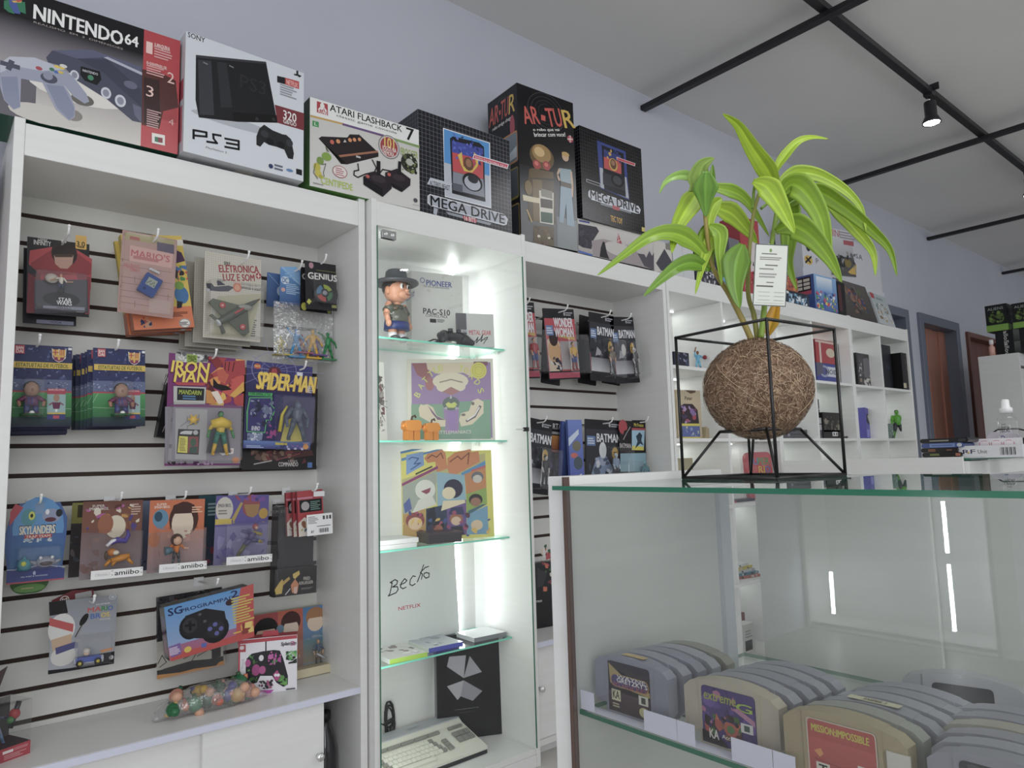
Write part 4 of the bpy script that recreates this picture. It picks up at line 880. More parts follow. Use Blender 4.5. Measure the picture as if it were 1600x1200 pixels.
IT = PX(q, 5.218, 0, 330, [('uv', ('r', 0, 0, 1, 1, 'b58d84')), ('p', [(1020, 170), (1420, 240), (1420, 290), (1015, 230)], 'a89c6a'), ('p', [(1060, 200), (1140, 218), (1140, 245), (1058, 228)], 'a84a44'), ('p', [(1280, 250), (1420, 275), (1420, 350), (1280, 320)], '5a5066')] +
        [('l', [(985, y), (1400, y + 60)], .006, '5a4038') for y in (390, 440, 530, 580, 640, 690, 740)] + [('l', [(1100 + 90 * (i % 4), 530 + 50 * i), (1098 + 90 * (i % 4), 580 + 50 * i)], .006, '5a4038') for i in range(5)] +
        [('p', [(1060, 275), (1410, 350), (1400, 465), (1055, 405)], 'cf9f96'), ('t', "MARIO'S", 1068, 365, 1385, 365, 'b84a52', 1.6), ('f', 1085, 395, 1300, 385, 1, 'b86a6a'), ('t', "MARIO'S", 1012, 462, 1140, 440, 'c05a60', 1), ('t', 'CEMENT', 1060, 490, 1140, 475, 'c05a60', .8), ('p', [(1215, 700), (1400, 740), (1380, 840), (1215, 830)], 'b89a90')])
def t2(b, w, h):
    T = Matrix.Translation((w * .52, -.012, h * .36)) @ Matrix.Rotation(.42, 4, 'Y')
    b.rbox(-.022, -.007, -.028, .022, .006, .028, .003, '34477e', T=T); b.box(-.012, -.0076, -.004, .012, -.0070, .018, '8f978c', T=T)
    for i in range(7): b.box(-.010 + .003 * i, -.0082, -.001 + .004 * (i % 3), -.0085 + .003 * i, -.0077, .004 + .004 * (i % 3), '3a3d3a', T=T)
    b.box(-.012, -.0078, -.018, -.004, -.0070, -.012, '27345f', T=T)
    for i in range(9): b.ball((w * (.52 + .02 * i), -.008, h * (.565 - .004 * i + .008 * (i % 2))), .0032, 'd0d0d4', 6, 4)
pack('handheld_card', 'pinkish brick-print card with a small blue handheld on a chain', 'toy pack', q, IT, (.015, .015, .985, .985), t2, dep=.016, peg=(.56, .90, .045, 'through the pinkish card and yellow pile'), edge='c0a8a0')

# grid card with a toy jet
q = quad((316.7, 526.8), (406.5, 535), (325, 392.6), Y=2.10)
IT = [('r', 0, 0, 1, 1, 'cfc9ba'), ('G', 0, 0, 1, 1, 26, 40, .003, '9a968c')] + PX(q, 5.4545, 280, 360, [('t', 'SERIE', 380, 293, 435, 272, '2a2426', 1.6), ('t', 'ELETRONICA', 338, 334, 678, 326, 'a02a36', 2.2, 0, .13), ('t', 'LUZ E SOM', 372, 411, 642, 393, 'a02a36', 2.2, 0, .13), ('e', 675, 388, 24, 28, 'a02a36'), ('l', [(660, 388), (690, 392)], .014, 'e8ded6'), ('l', [(675, 368), (675, 408)], .014, 'e8ded6'), ('t', 'um toque de', 530, 470, 665, 468, '2a2426', .6), ('t', 'emocao a acao!', 530, 496, 692, 492, '2a2426', .6),
    ('p', [(228, 450), (275, 450), (300, 480), (420, 470), (470, 485), (420, 520), (330, 520), (240, 510)], '4a4a58'), ('p', [(320, 428), (345, 430), (395, 465), (325, 470)], '343442'), ('p', [(230, 490), (262, 500), (262, 530), (232, 515)], 'c8ccd4'), ('e', 495, 487, 36, 40, 'cf6a4a'), ('e', 495, 487, 24, 26, 'dc9a78'), ('f', 600, 905, 660, 760, 8, '6a665e'), ('p', [(625, 700), (650, 705), (650, 730), (625, 722)], '5a7ab0'), ('p', [(330, 560), (700, 540), (600, 920), (280, 900)], 'b9b596')])
def t3(b, w, h):
    a = Vector((w * .22, -.022, h * .17)); t = Vector((w * .93, -.024, h * .50)); d = (t - a); n = d.normalized(); s = Vector((-n.z, 0, n.x))
    b.tube([a, a + d * .1, a + d * .4, a + d * .62, a + d * .85, t], [.010, .0115, .0125, .0105, .006, .0015], '4e5348', n=12)
    b.tube([a + d * .9, a + d * 1.0], [.0045, .0015], 'b8503c', n=10)
    b.ball(tuple(a + d * .62 + Vector((0, -.006, 0))), (.022, .007, .009), '8d8f88', 10, 6)
    def wing(P, c): b.add([tuple(p + Vector((0, e, 0))) for e in (-.0025, .0025) for p in P], [(0, 1, 2, 3), (7, 6, 5, 4)] + [(i, 4 + i, 4 + (i + 1) % 4, (i + 1) % 4) for i in range(4)], c)
    m = Vector((0, .004, 0))
    wing([a + d * .60 + s * .008 + m, a + d * .18 + s * .066 + m, a + d * .06 + s * .062 + m, a + d * .14 + s * .01 + m], '555a48')
    wing([a + d * .66 - s * .008 + m, a + d * .42 - s * .068 + m, a + d * .28 - s * .070 + m, a + d * .18 - s * .01 + m], '4a4f40')
    wing([a + d * .04 + s * .004, a - d * .02 + s * .03, a - d * .08 + s * .03, a - d * .02 + s * .004], '55584c'); wing([a + d * .04 - s * .004, a + d * .0 - s * .034, a - d * .08 - s * .034, a - d * .02 - s * .004], '43463c')
    for k, e in ((.26, .036), (.36, -.045)):
        c = a + d * k + s * e; b.lathe([(0, 0), (.009, 0), (.009, .002), (0, .002)], (0, 0, 0), 'b95a58', 14, T=Matrix.Translation(c + Vector((0, -.0005, 0))) @ Matrix.Rotation(PI / 2, 4, 'X')); b.lathe([(0, 0), (.003, 0), (.003, .003), (0, .003)], (0, 0, 0), 'd8b0a8', 10, T=Matrix.Translation(c) @ Matrix.Rotation(PI / 2, 4, 'X'))
    b.tube([a + d * .34 + Vector((0, -.012, 0)), a + d * .56 + Vector((0, -.011, 0))], .003, 'b8504a')
    b.tube([a - d * .03, a + d * .02], [.011, .010], 'c9ccd0', n=12)
pack('jet_card', 'cream grid card with red title and a dark green toy jet in a bubble', 'toy pack', q, IT, (.02, .02, .98, .66), t3, dep=.045, edge='c4bfb0', peg=(.6, .88, .075, 'holding the cream grid card'), blm='blis')
cards_behind(q, 3, -.013, .030, -.008, 'jet_card', 'cream grid card seen edge-on in the pile behind the toy jet', 'toy pack', 'a8a294', [('r', 0, 0, 1, 1, 'b5b0a2'), ('G', 0, 0, 1, 1, 26, 40, .003, '8a867c')], 'pile of cream grid cards', 4, gap=.014)  # rear cards coloured duller, shade of the pile put into the print

# blue cards in the corner
q = quad((436.8, 473.7), (482, 480), (438, 417), Y=2.12)
IT = PX(q, 5.4545, 280, 360, [('uv', ('g', 0, 0, 1, 1, '345a96', '5a9ad8')), ('p', [(862, 310), (1000, 310), (1060, 480), (980, 430)], '78b0e4'), ('l', [(880, 315), (1035, 470)], .02, 'b9d8f0'), ('e', 903, 425, 34, 34, 'd9e6f2'), ('t', 'DC', 880, 442, 925, 408, '2f5a9c', 1.6), ('e', 886, 505, 18, 18, 'd8a8a0'), ('f', 910, 540, 1035, 465, 6, 'a8c8e6'), ('f', 900, 400, 1030, 340, 4, '86b6e2')])
pack('figure_card', 'light blue card with a round white badge beside the black round-game card', 'toy pack', q, IT, peg=(.5, .9, .05, 'behind the blue cards'), edge='3d66a4')
q2 = (q[0] @ Matrix.Translation((-.030, .03, -.008)), q[1], q[2] * .94)
o = cardmesh(q2[1], q2[2], [('g', 0, 0, 1, 1, '27487c', '3d6aa8'), ('e', .5, .5, .16, .16, 'a9bcd4'), ('e', .48, .12, .09, .09, 'b08a8a'), ('l', [(.05, .95), (.5, .6)], .02, '86a8d0')], '2f558c').build('figure_card', 'card', mx=q2[0]); tag(o, 'darker blue card half hidden behind the light blue card', 'toy pack')
q = quad((478, 482), (526.6, 486.5), (480, 408), Y=2.05)
GI = PX(q, 5.4545, 280, 360, [('uv', ('r', 0, 0, 1, 1, '26252a')), ('e', 1125, 298, 20, 26, 'b0808c'), ('t', 'GENIUS', 1098, 410, 1342, 385, 'ece8e2', 2.4), ('l', [(1170, 338), (1335, 360)], .012, '8a8a3a'), ('p', [(1105, 580), (1128, 605), (1108, 632), (1086, 608)], 'c8c84a'), ('r', 1300, 660, 1340, 640, '9a9a5a'), ('e', 1235, 535, 118, 118, '1b1a1f')])
def t5(b, w, h):
    T = Matrix.Translation((w * .54, -.002, h * .34)) @ Matrix.Rotation(PI / 2, 4, 'X') @ Matrix.Scale(.9, 4)
    b.lathe([(0, .018), (.012, .018), (.013, .016), (.032, .012), (.036, .006), (.036, 0)], col='1d1c20', n=28, T=T)
    for k, c in enumerate(('8fa03a', '3f6a8a', 'a03a34', '3a6a48')):
        P = []; a0 = PI / 2 * k + .15 + PI / 2
        for rr, zz in ((.0145, .0175), (.030, .0145)):
            for j in range(6): t = a0 - (PI / 2 - .3) * j / 5; P.append((rr * math.cos(t), rr * math.sin(t), zz))
        b.add(P, [(j, j + 1, 7 + j, 6 + j) for j in range(5)], c, T=T)
    b.lathe([(0, .0195), (.008, .0195), (.009, .018)], col='8a8c92', n=16, T=T)
pack('round_game_card', 'black card with a round four-colour electronic game in a bubble', 'toy pack', q, GI, (.14, .1, .98, .74), t5, dep=.024, edge='2c2b30', peg=(.52, .95, .03, 'holding the black round-game cards'))
q2 = quad((469, 484.7), (518, 491), (471.6, 417), Y=2.085)
o = cardmesh(q2[1], q2[2], [('r', 0, 0, 1, 1, '1f1e23'), ('t', 'GENIUS', .05, .72, .9, .86, 'b8b0a8', 2.4), ('e', .12, .1, .09, .09, 'b8b83a'), ('e', .92, .06, .06, .06, '8a8a3a')], '222126').build('round_game_card', 'card', mx=q2[0]); tag(o, 'black round-game card tucked behind the front one', 'toy pack')
# bag of toy soldiers
def baggy(name, label, o, w, h, d, group=None, mlist='bag', seed=1, header=None):
    rr = random.Random(seed); nx, nz = 10, 10; v = []; f = []
    for s in (-1, 1):
        for j in range(nz + 1):
            for i in range(nx + 1):
                u, t = i / nx, j / nz; bul = (math.sin(PI * u) ** .6) * (math.sin(PI * min(1, (1 - t) * .95 + .03)) ** .8)
                v.append((u * w + (rr.random() - .5) * .004, s * d / 2 * bul + (rr.random() - .5) * .003, t * h + (rr.random() - .5) * .003))
    k = (nx + 1) * (nz + 1)
    for s in (0, 1):
        for j in range(nz):
            for i in range(nx):
                a = s * k + j * (nx + 1) + i; q_ = (a, a + 1, a + nx + 2, a + nx + 1); f.append(q_ if s == 0 else q_[::-1])
    root = empty(name, label, 'bag', Matrix.Translation(o), group)
    MB().add(v, f, 'eeeeee', sm=True).build('film', mlist, root); return root
o_ = onY((427, 561), 2.12); e_ = onY((520, 552), 2.12); tp = onY((430, 470), 2.12)
bw, bh = e_.x - o_.x, tp.z - o_.z
rt = baggy('toy_bag', 'clear bag of coloured plastic soldiers hanging in the corner', o_, bw, bh, .05, seed=3)
for i, (u, c, hh, vv, ps) in enumerate(((.34, '4f8fc0', .088, .02, ((.22, .86), (.3, .98))), (.62, 'd8a83a', .090, .02, ((.25, .6), (.34, .4))), (.88, '2f7f4a', .086, .015, ((.2, .9), (.36, .95))), (.13, 'b8a848', .06, .04, ((.2, .6), (.3, .5))), (.48, 'a05a6a', .06, .10, ((.2, .6), (.3, .5))), (.72, '6a4a8a', .06, .08, ((.2, .5), (.3, .4))))):
    b = MB(); figure(b, u * bw, (0.006 if i > 2 else -.012), bh * vv + .008, hh, c, c, c, c, c, arm=ps, arm2=((.24, .62), (.3, .45)), leg=.22, bulk=1.05); b.box(u * bw - .026, -.024, bh * vv + .004, u * bw + .026, .012, bh * vv + .008, c)
    b.build('toy_soldier', 'toy', rt)
hook(o_.x + bw * .5, o_.z + bh * 1.02 + .01, 2.09, 'carrying the bag of plastic soldiers')

# football figure cards
q = quad((12, 667.6), (111, 666.7), (22, 537.4), Y=2.11)
def foot(q, s, ox, oy, dx, flip):
    P = lambda x, y: (x, y)
    return [('r', 0, 0, 1, 1, '2b3160'), ('n', 0, .55, 1, .98, 70, .035, ['3a4478', '4a5488', '232a55', '6a74a0'], 5), ('r', 0, .40, 1, .58, '5f6a90'), ('n', 0, .40, 1, .55, 60, .02, ['8d96b4', '3a4470', 'a8b0c8'], 6), ('r', 0, .40, 1, .44, 'b03048'), ('g', 0, .10, 1, .42, '2c6a3c', '479a56'), ('l', [(0, .24), (1, .22)], .007, 'a8c8a8'), ('l', [(.1, .42), (.0, .3)], .007, 'a8c8a8'), ('l', [(.55, .41), (.72, .1)], .006, '7ab080'), ('g', 0, 0, 1, .12, '20243c', '2f4a4a'),
            ('r', .02, .715, 1, .79, 'd8b53a'), ('t', 'ESTATUETAS DE FUTEBOL', .10, .727, .94, .775, '3a5a2a', 1.2, .08), ('r', .08, .885, .23, .99, 'b83444'), ('t', 'BAN', .1, .94, .21, .975, 'f2e6e2', 1.4), ('t', 'DAI', .1, .895, .21, .935, 'f2e6e2', 1.4),
            ('p', [(.66, .97), (.72, .94), (.78, .965), (.84, .94), (.9, .97), (.89, .85), (.84, .815), (.78, .795), (.72, .815), (.67, .86)], 'ddd6cc'), ('p', [(.675, .955), (.77, .955), (.77, .885), (.675, .885)], 'd8a83a'), ('l', [(.675, .92), (.77, .92)], .018, 'b03040'), ('l', [(.72, .955), (.72, .885)], .018, 'b03040'), ('p', [(.78, .955), (.885, .955), (.88, .885), (.78, .885)], 'd8a83a')] + [('r', .79 + .03 * i, .885, .802 + .03 * i, .955, 'b03040') for i in range(3)] + [('p', [(.675, .88), (.885, .88), (.85, .825), (.78, .805), (.71, .825)], '8a2a5a'), ('r', .7, .86, .87, .885, 'd8a83a'), ('e', .78, .845, .02, .02, 'd8a83a'), ('r', .93, .955, .99, .985, 'e6e6ea'),
            ('r', .60, .16, .90, .43, '9ab8b8'), ('r', .60, .40, .90, .47, 'b03048'), ('t', 'BARCELONA', .62, .445, .88, .465, 'ecd6d8', .6), ('r', .61, .155, .9, .175, 'd0b040'), ('r', .60, .09, .90, .15, '34397a'), ('r', .7, .1, .8, .14, 'b83444'), ('e', .75, .355, .05, .05, 'a8806c'), ('p', [(.68, .3), (.82, .3), (.80, .22), (.70, .22)], '6a2a50'), ('l', [(.7, .3), (.64, .27)], .025, '8a4a58'), ('l', [(.8, .3), (.86, .27)], .025, '8a4a58'), ('e', .75, .2, .02, .02, 'e6e6e6')]
FI = foot(q, 0, 0, 0, 0, 0)
def tf(b, w, h):
    x, z, H = w * .34, h * .13, h * .42
    b.lathe([(0, .0), (.024, 0), (.024, .005), (0, .005)], (x, -.018, z), '2c5a3a', 16)
    for s in (-1, 1):
        limb(b, [(x + s * .008, -.018, z + .3 * H), (x + s * .01, -.02, z + .08 * H)], [.008, .006], '2c3470'); b.ball((x + s * .01, -.026, z + .04 * H), (.007, .011, .005), '7a2a3a', 8, 6)
        limb(b, [(x + s * .014, -.018, z + .52 * H), (x + s * .026, -.02, z + .42 * H)], [.006, .005], '6a3050'); limb(b, [(x + s * .026, -.02, z + .42 * H), (x + s * .025, -.024, z + .30 * H)], [.0048, .004], 'a07a66')
    b.tube([(x, -.018, z + .28 * H), (x, -.018, z + .42 * H), (x, -.018, z + .55 * H)], [.016, .0155, .012], '5a2c58', n=12, flat=.75)
    for i in (-1, 0, 1): b.tube([(x + i * .007, -.030 + abs(i) * .002, z + .3 * H), (x + i * .006, -.029 + abs(i) * .002, z + .53 * H)], .0016, '2e3a80', n=6)
    b.ball((x, -.018, z + .76 * H), (.0165, .016, .019), 'a07e6a', 14, 10); b.ball((x, -.0145, z + .80 * H), (.0172, .0165, .0172), '30231e', 14, 10); b.ball((x, -.034, z + .74 * H), (.003, .004, .004), '96705c', 6, 4)
    b.ball((x, -.034, z + .07 * H), .006, 'e8e8e6', 10, 8)
pack('football_card', 'blue and green football figure card at the far left beside the side panel', 'toy pack', q, FI, (.19, .1, .56, .59), tf, dep=.036, edge='2b3160', peg=(.42, .96, .05, 'holding the leftmost football cards'), r=.003)
cards_behind(q, 3, .001, .032, -.006, 'football_card', 'dark blue football card peeking out below the leftmost one', 'toy pack', '262b52', [('r', 0, 0, 1, 1, '23284c')], 'football cards behind the leftmost one', 6)
q = quad((144, 666.7), (226.4, 665.8), (159, 543.8), Y=2.06)
pack('football_card', 'blue and green football figure card, front of the thicker pile by the purple card', 'toy pack', q, FI, (.34, .1, .72, .58), lambda b, w, h: tf(b, w * 1.5, h), dep=.036, edge='2b3160', peg=(.42, .96, .03, 'holding the second pile of football cards'), r=.003)
cards_behind(q, 5, -.005, .028, .0, 'football_card', 'football card in the pile behind the second football card', 'toy pack', '262b52', FI[:10] + FI[10:13], 'pile of football cards', 9, gap=.010)

# purple card with a green and yellow figure, dark box and brown card behind
q = quad((244.7, 682), (300, 690), (248, 580), Y=2.2)
boxthing('figure_box', 'black figure box half hidden behind the purple card', 'toy pack', q, .035, PX(q, 5.4545, 230, 530, [('uv', ('r', 0, 0, 1, 1, '1d1b20')), ('t', 'STAR', 132, 330, 235, 285, 'e0dcd8', 1.4), ('t', 'WARS', 108, 378, 235, 335, 'e0dcd8', 1.4), ('e', 180, 480, 30, 50, '3a2e30'), ('l', [(130, 790), (150, 740), (165, 770)], .02, 'b0aca8')]), cols=('1d1b20', '17161a', '17161a', '2a282d', '2a282d', '17161a'))
q = quad((256.6, 728), (374.8, 727), (274, 552), Y=2.08)
IT = PX(q, 5.4545, 230, 530, [('uv', ('r', 0, 0, 1, 1, '7a2a70')), ('p', [(240, 122), (520, 138), (515, 200), (240, 195)], 'b4b4b0'), ('n', 245, 190, 515, 130, 30, .03, ['3a3a3c', 'd8d8d4', '6a6a6c'], 8), ('r', 335, 198, 425, 135, '9ab83a'), ('t', 'MARVEL', 345, 165, 418, 142, '2a3a18', 1.4), ('t', 'COMICS', 345, 192, 418, 170, '2a3a18', 1.4),
    ('n', 500, 560, 830, 175, 46, .10, ['a8242c', 'c83a30', '8a1a22', 'd88a2a', '5a1420', 'b02a2c', 'e0b03a'], 15), ('p', [(640, 190), (830, 180), (835, 300), (720, 330), (650, 270)], 'a8222a'), ('l', [(665, 200), (660, 270)], .012, '3a0f18'), ('l', [(700, 195), (690, 270)], .012, '3a0f18'), ('l', [(740, 200), (725, 275)], .012, '3a0f18'), ('p', [(590, 265), (650, 250), (690, 320), (660, 385), (605, 350)], 'c04a2a'), ('p', [(700, 480), (820, 360), (825, 440), (740, 500)], 'd8a02a'), ('p', [(540, 450), (600, 440), (650, 540), (610, 560)], 'e8d8c8'), ('p', [(500, 430), (540, 440), (590, 560), (500, 545)], 'c8842a'), ('p', [(560, 330), (600, 380), (680, 400), (720, 430), (640, 440), (560, 410)], '1d1418'),
    ('t', 'IRON', 205, 285, 528, 215, '5a1a1c', 3, .12), ('t', 'IRON', 208, 278, 525, 205, 'ecd03a', 2.4, .12), ('t', 'MAN', 228, 368, 518, 290, '5a1a1c', 3, .12), ('t', 'MAN', 232, 362, 512, 286, 'ecd03a', 2.4, .12), ('p', [(225, 365), (510, 370), (480, 398), (260, 392)], 'b03038'),
    ('p', [(222, 400), (500, 410), (492, 555), (222, 555)], 'bdbdb8'), ('p', [(255, 412), (485, 422), (480, 525), (252, 520)], '23262c'), ('t', 'MANDARIN', 270, 468, 460, 440, 'b8c83a', 1, .1), ('f', 300, 515, 440, 480, 2, '4a7aa8'),
    ('p', [(150, 575), (800, 590), (790, 1060), (148, 1060)], '8d8790'), ('p', [(240, 590), (510, 600), (500, 1030), (235, 1020)], 'aaa8aa'), ('l', [(440, 640), (432, 710), (340, 740), (340, 860)], .006, '4a4448'), ('l', [(340, 660), (340, 700), (280, 745)], .006, '4a4448'),
    ('p', [(262, 765), (448, 772), (435, 985), (248, 975)], '1b1a1c'), ('p', [(270, 825), (345, 830), (340, 970), (255, 965)], 'dcd03a'), ('p', [(350, 830), (435, 832), (428, 972), (345, 968)], '8a2a2a'), ('e', 390, 880, 26, 36, '2f5a3c'), ('p', [(360, 920), (425, 915), (422, 970), (355, 968)], '1f4a3c'), ('f', 272, 955, 335, 840, 9, '8a8420'), ('p', [(285, 790), (320, 780), (385, 782), (375, 812), (275, 808)], 'c8c8c8'), ('e', 410, 796, 22, 20, 'b9b9b9'), ('p', [(615, 925), (735, 930), (732, 975), (640, 990), (610, 970)], 'e6e2de'), ('t', 'HAMMER', 622, 962, 725, 942, 'c0503a', 1.2, .1), ('n', 150, 1075, 560, 1045, 20, .03, ['4a1a4a', 'a88aa8', '2a1a2a'], 5), ('e', 750, 1030, 30, 25, 'c87a3a')])
def t8(b, w, h):
    figure(b, w * .68, -.022, h * .09, h * .40, skin='3f7a46', top='c8a833', bot='1f6a58', hair='1d2420', boot='c8a02c', arm=((.21, .58), (.25, .42)), leg=.16, cape='2a2b33', belt='2a6a48', bulk=1.05)
    b.tube([(w * .56, -.022, h * .37), (w * .68, -.028, h * .39), (w * .80, -.022, h * .37)], [.012, .016, .012], 'd8b83a', n=10)
    b.ball((w * .33, -.014, h * .41), (.010, .008, .010), 'd8b040', 10, 8)
    for i in range(6): t = PI * i / 3; b.tube([(w * .33, -.014, h * .41), (w * .33 + .015 * math.cos(t), -.014, h * .41 + .015 * math.sin(t))], .0022, 'd8b040', n=6)
pack('figure_card', 'tall purple and red card with a green and yellow caped figure in its bubble', 'toy pack', q, IT, (.02, .03, .97, .56), t8, dep=.042, edge='8a2f80', peg=(.57, .965, .03, 'holding the purple card'), r=.006)
q = quad((374, 650), (394, 652), (376, 573), Y=2.17)
o = cardmesh(q[1], q[2], [('g', 0, 0, 1, 1, '5a4a34', '8a6a48'), ('n', 0, 0, 1, 1, 14, .2, ['4a3a28', '9a7a50', '6a5a40'], 3)], '6a5840').build('figure_card', 'card', mx=q[0]); tag(o, 'brown card sliver between the purple and the violet card', 'toy pack')
q = quad((377.5, 734), (494, 733), (388, 600), Y=2.2)
boxthing('figure_box', 'black and dark red card showing below the violet web card', 'toy pack', q, .02, PX(q, 5.4545, 230, 530, [('uv', ('r', 0, 0, 1, 1, '231d20')), ('p', [(910, 960), (1400, 945), (1420, 990), (1240, 1010), (960, 1040)], '5a2a2c'), ('n', 880, 1060, 1250, 950, 24, .05, ['7a5a48', '8a2a30', '3a2a2c', '9a7a60'], 10), ('l', [(910, 1065), (1060, 1035)], .014, 'd0c8c4'), ('l', [(1100, 1030), (1300, 975)], .012, 'a83a40'), ('t', 'NINJA', 1200, 1050, 1280, 1030, 'c8c0bc', .8), ('t', 'COMMANDO', 1118, 1085, 1285, 1048, 'e6e0dc', 1.4), ('r', 1365, 1095, 1405, 1050, '4a7ac0'), ('p', [(1315, 1060), (1340, 1010), (1355, 1050)], '6a2a30')]), cols=('231d20',) * 6, m='gloss')
q = quad((379.4, 700.5), (484, 703), (396, 564), Y=2.09)
web = [('l', [(1085, 265), (1085 + 420 * math.cos(t), 265 + 300 * math.sin(t))], .005, '8a88b0') for t in (-2.9, -2.4, -1.8, -1.2, -.7, -.25, .1, 2.6, 2.95, 3.3)]
IT = PX(q, 5.4545, 230, 530, [('uv', ('r', 0, 0, 1, 1, '2e2a5c')), ('uv', ('g', 0, .6, 1, 1, '26234c', '38357a'))] + web + [('o', 1085, 265, r, r * .8, .03, '8a88b0') for r in (110, 190)] + [
    ('e', 940, 230, 30, 24, 'b8402a'), ('t', 'MARVEL', 915, 238, 966, 222, 'e8c060', 1), ('p', [(1030, 290), (1040, 245), (1085, 230), (1130, 250), (1145, 290), (1100, 300)], '5a2438'), ('p', [(1055, 290), (1065, 250), (1100, 250), (1110, 290)], 'a03038'),
    ('t', 'SPIDER-MAN', 935, 430, 1440, 330, '5a2030', 3.2, .12), ('t', 'SPIDER-MAN', 938, 422, 1435, 322, 'ecc83a', 2.6, .12), ('r', 1275, 310, 1325, 285, 'dcdce6'), ('f', 1360, 460, 1415, 400, 4, 'b8b8d0'),
    ('p', [(862, 450), (1068, 460), (1062, 490), (860, 480)], '3fae5a'), ('t', 'POWER RAMMING ACTION', 870, 476, 1050, 462, '1a4a2a', .8), ('p', [(870, 495), (1065, 495), (1060, 560), (1098, 600), (1050, 700), (1020, 690), (1005, 800), (845, 790), (845, 620)], '4fae66'), ('p', [(878, 503), (1056, 503), (1052, 562), (1086, 600), (1045, 690), (1012, 685), (998, 792), (853, 782), (858, 610)], '35306e'),
    ('n', 870, 740, 1080, 520, 30, .05, ['6a7290', '2a2c48', '8a92ae', '3f4668'], 12), ('t', 'RHINO', 888, 778, 960, 742, 'd8d8e6', 1.2, .1), ('p', [(1080, 470), (1430, 490), (1400, 900), (1090, 880)], '3d3868'), ('n', 1010, 850, 1100, 700, 14, .05, ['a03a80', '5a3a90', '2a2a60'], 4), ('p', [(1180, 690), (1270, 660), (1320, 870), (1130, 880)], 'c8b83a'), ('p', [(850, 800), (985, 800), (975, 860), (850, 860)], '7a86a8'), ('n', 850, 865, 985, 795, 20, .03, ['c8ccd8', '4a5480', '9aa4c0'], 9), ('uv', ('g', 0, 0, 1, .09, '3c3a78', '5a78b8')), ('p', [(1090, 880), (1190, 882), (1190, 905), (1090, 900)], 'd0c040'), ('f', 840, 925, 1000, 905, 2, '9ab0d8'), ('n', 1050, 940, 1330, 905, 12, .03, ['8a5aa8', 'c0b8d8', '3a3a70'], 6), ('e', 1348, 918, 24, 22, 'd8923a')])
def t9(b, w, h):
    figure(b, w * .73, -.024, h * .10, h * .47, skin='4c5668', top='4c5668', bot='434c5e', hair='4c5668', boot='434c5e', arm=((.24, .56), (.22, .36)), leg=.22, bulk=1.28)
    b.ball((w * .73, -.03, h * .50), (.010, .010, .012), '5a6478', 10, 8)
    b.tube([(w * .50, -.012, h * .2), (w * .53, -.012, h * .4), (w * .6, -.012, h * .5)], [.006, .005, .003], 'd0c040')
pack('figure_card', 'violet web-pattern card with a bulky grey figure in its bubble', 'toy pack', q, IT, (.46, .06, .98, .62), t9, dep=.045, edge='2e2a5c', peg=(.80, .93, .04, 'holding the violet web card'), r=.004)

# lower row: octagonal blue card and white-labelled figure packs
q = quad((9, 914), (100, 905), (3.5, 788), Y=2.12)
mxs, w, h = q
IT = [('r', 0, 0, 1, 1, '2a4f8e'), ('e', .5, .68, .45, .4, '4a8ac0'), ('g', .05, .2, .95, .6, '2f6a9a', '2a5a98'), ('p', [(0, .72), (.22, .95), (.08, 1), (0, .9)], 'b02a3c'), ('e', .32, .82, .13, .11, '4f8f9a'), ('e', .37, .84, .055, .055, 'c8cc4a'), ('e', .37, .84, .025, .025, '1d2a20'), ('e', .72, .83, .17, .09, '8a92b0'), ('e', .70, .78, .10, .03, '5a2434'), ('e', .64, .88, .035, .035, 'e0e0e6'), ('e', .85, .86, .06, .05, '1d1d24'), ('r', .42, .86, .58, 1, '6f8fb4'),
      ('t', 'SKYLANDERS', .17, .60, .80, .72, '3a3a4a', 3.2), ('t', 'SKYLANDERS', .175, .605, .79, .71, 'd9d2c4', 2.2), ('r', .26, .55, .74, .60, 'a8343c'), ('t', 'TRAP TEAM', .29, .56, .71, .59, 'ead8c8', 1), ('n', .25, .5, .75, .56, 14, .05, ['c0c8d0', '6a7a90', '9ab0c0'], 4),
      ('p', [(0, 0), (1, 0), (1, .14), (.75, .19), (.62, .22), (.25, .17), (0, .18)], '2e3a80'), ('l', [(0, .18), (.25, .17), (.62, .22), (.75, .19), (1, .16)], .012, 'cfd6e6'), ('t', 'GILL RUNT & THUMPLING', .24, .07, .70, .085, 'd8dcea', 1), ('e', .47, .115, .025, .025, 'a8b0d0'), ('r', 0, 0, 1, .02, 'a83a50')]
root = empty('figure_card', 'blue eight-sided card with two tiny sea-creature toys, lowest at the far left', 'toy pack', mxs)
b = MB(); b.prism([(.09 * w, 0), (.86 * w, 0), (.95 * w, .12 * h), (1.0 * w, .6 * h), (w, .8 * h), (.86 * w, h), (.16 * w, h), (0, .82 * h), (-.01, .55 * h), (.02 * w, .12 * h)], 0, .0012, '2a4f8e'); b2 = MB()
art(b, w, h, [('p', [(.09, 0), (.86, 0), (.95, .12), (1.0, .6), (1, .8), (.86, 1), (.16, 1), (0, .82), (-.02, .55), (.02, .12)], '2a4f8e')] + [('p', [(.05, .1), (.95, .12), (1, .6), (1, .8), (.86, 1), (.16, 1), (0, .82), (0, .5)], '2c5696')] + IT[1:]); b.build('card', 'gloss', root)
b = MB(); blister(b, .12 * w, .17 * h, .9 * w, .47 * h, .035); b.build('blister', 'blis', root)
b = MB(); b.ball((.27 * w, -.018, .24 * h), (.014, .012, .014), '3f8a96', 12, 8); b.ball((.25 * w, -.03, .255 * h), .006, 'c8cc4a', 8, 6); b.tube([(.27 * w, -.018, .28 * h), (.28 * w, -.014, .34 * h)], [.006, .001], '4f9aa8'); b.ball((.27 * w, -.018, .19 * h), (.016, .012, .006), '3a7a88', 10, 6)
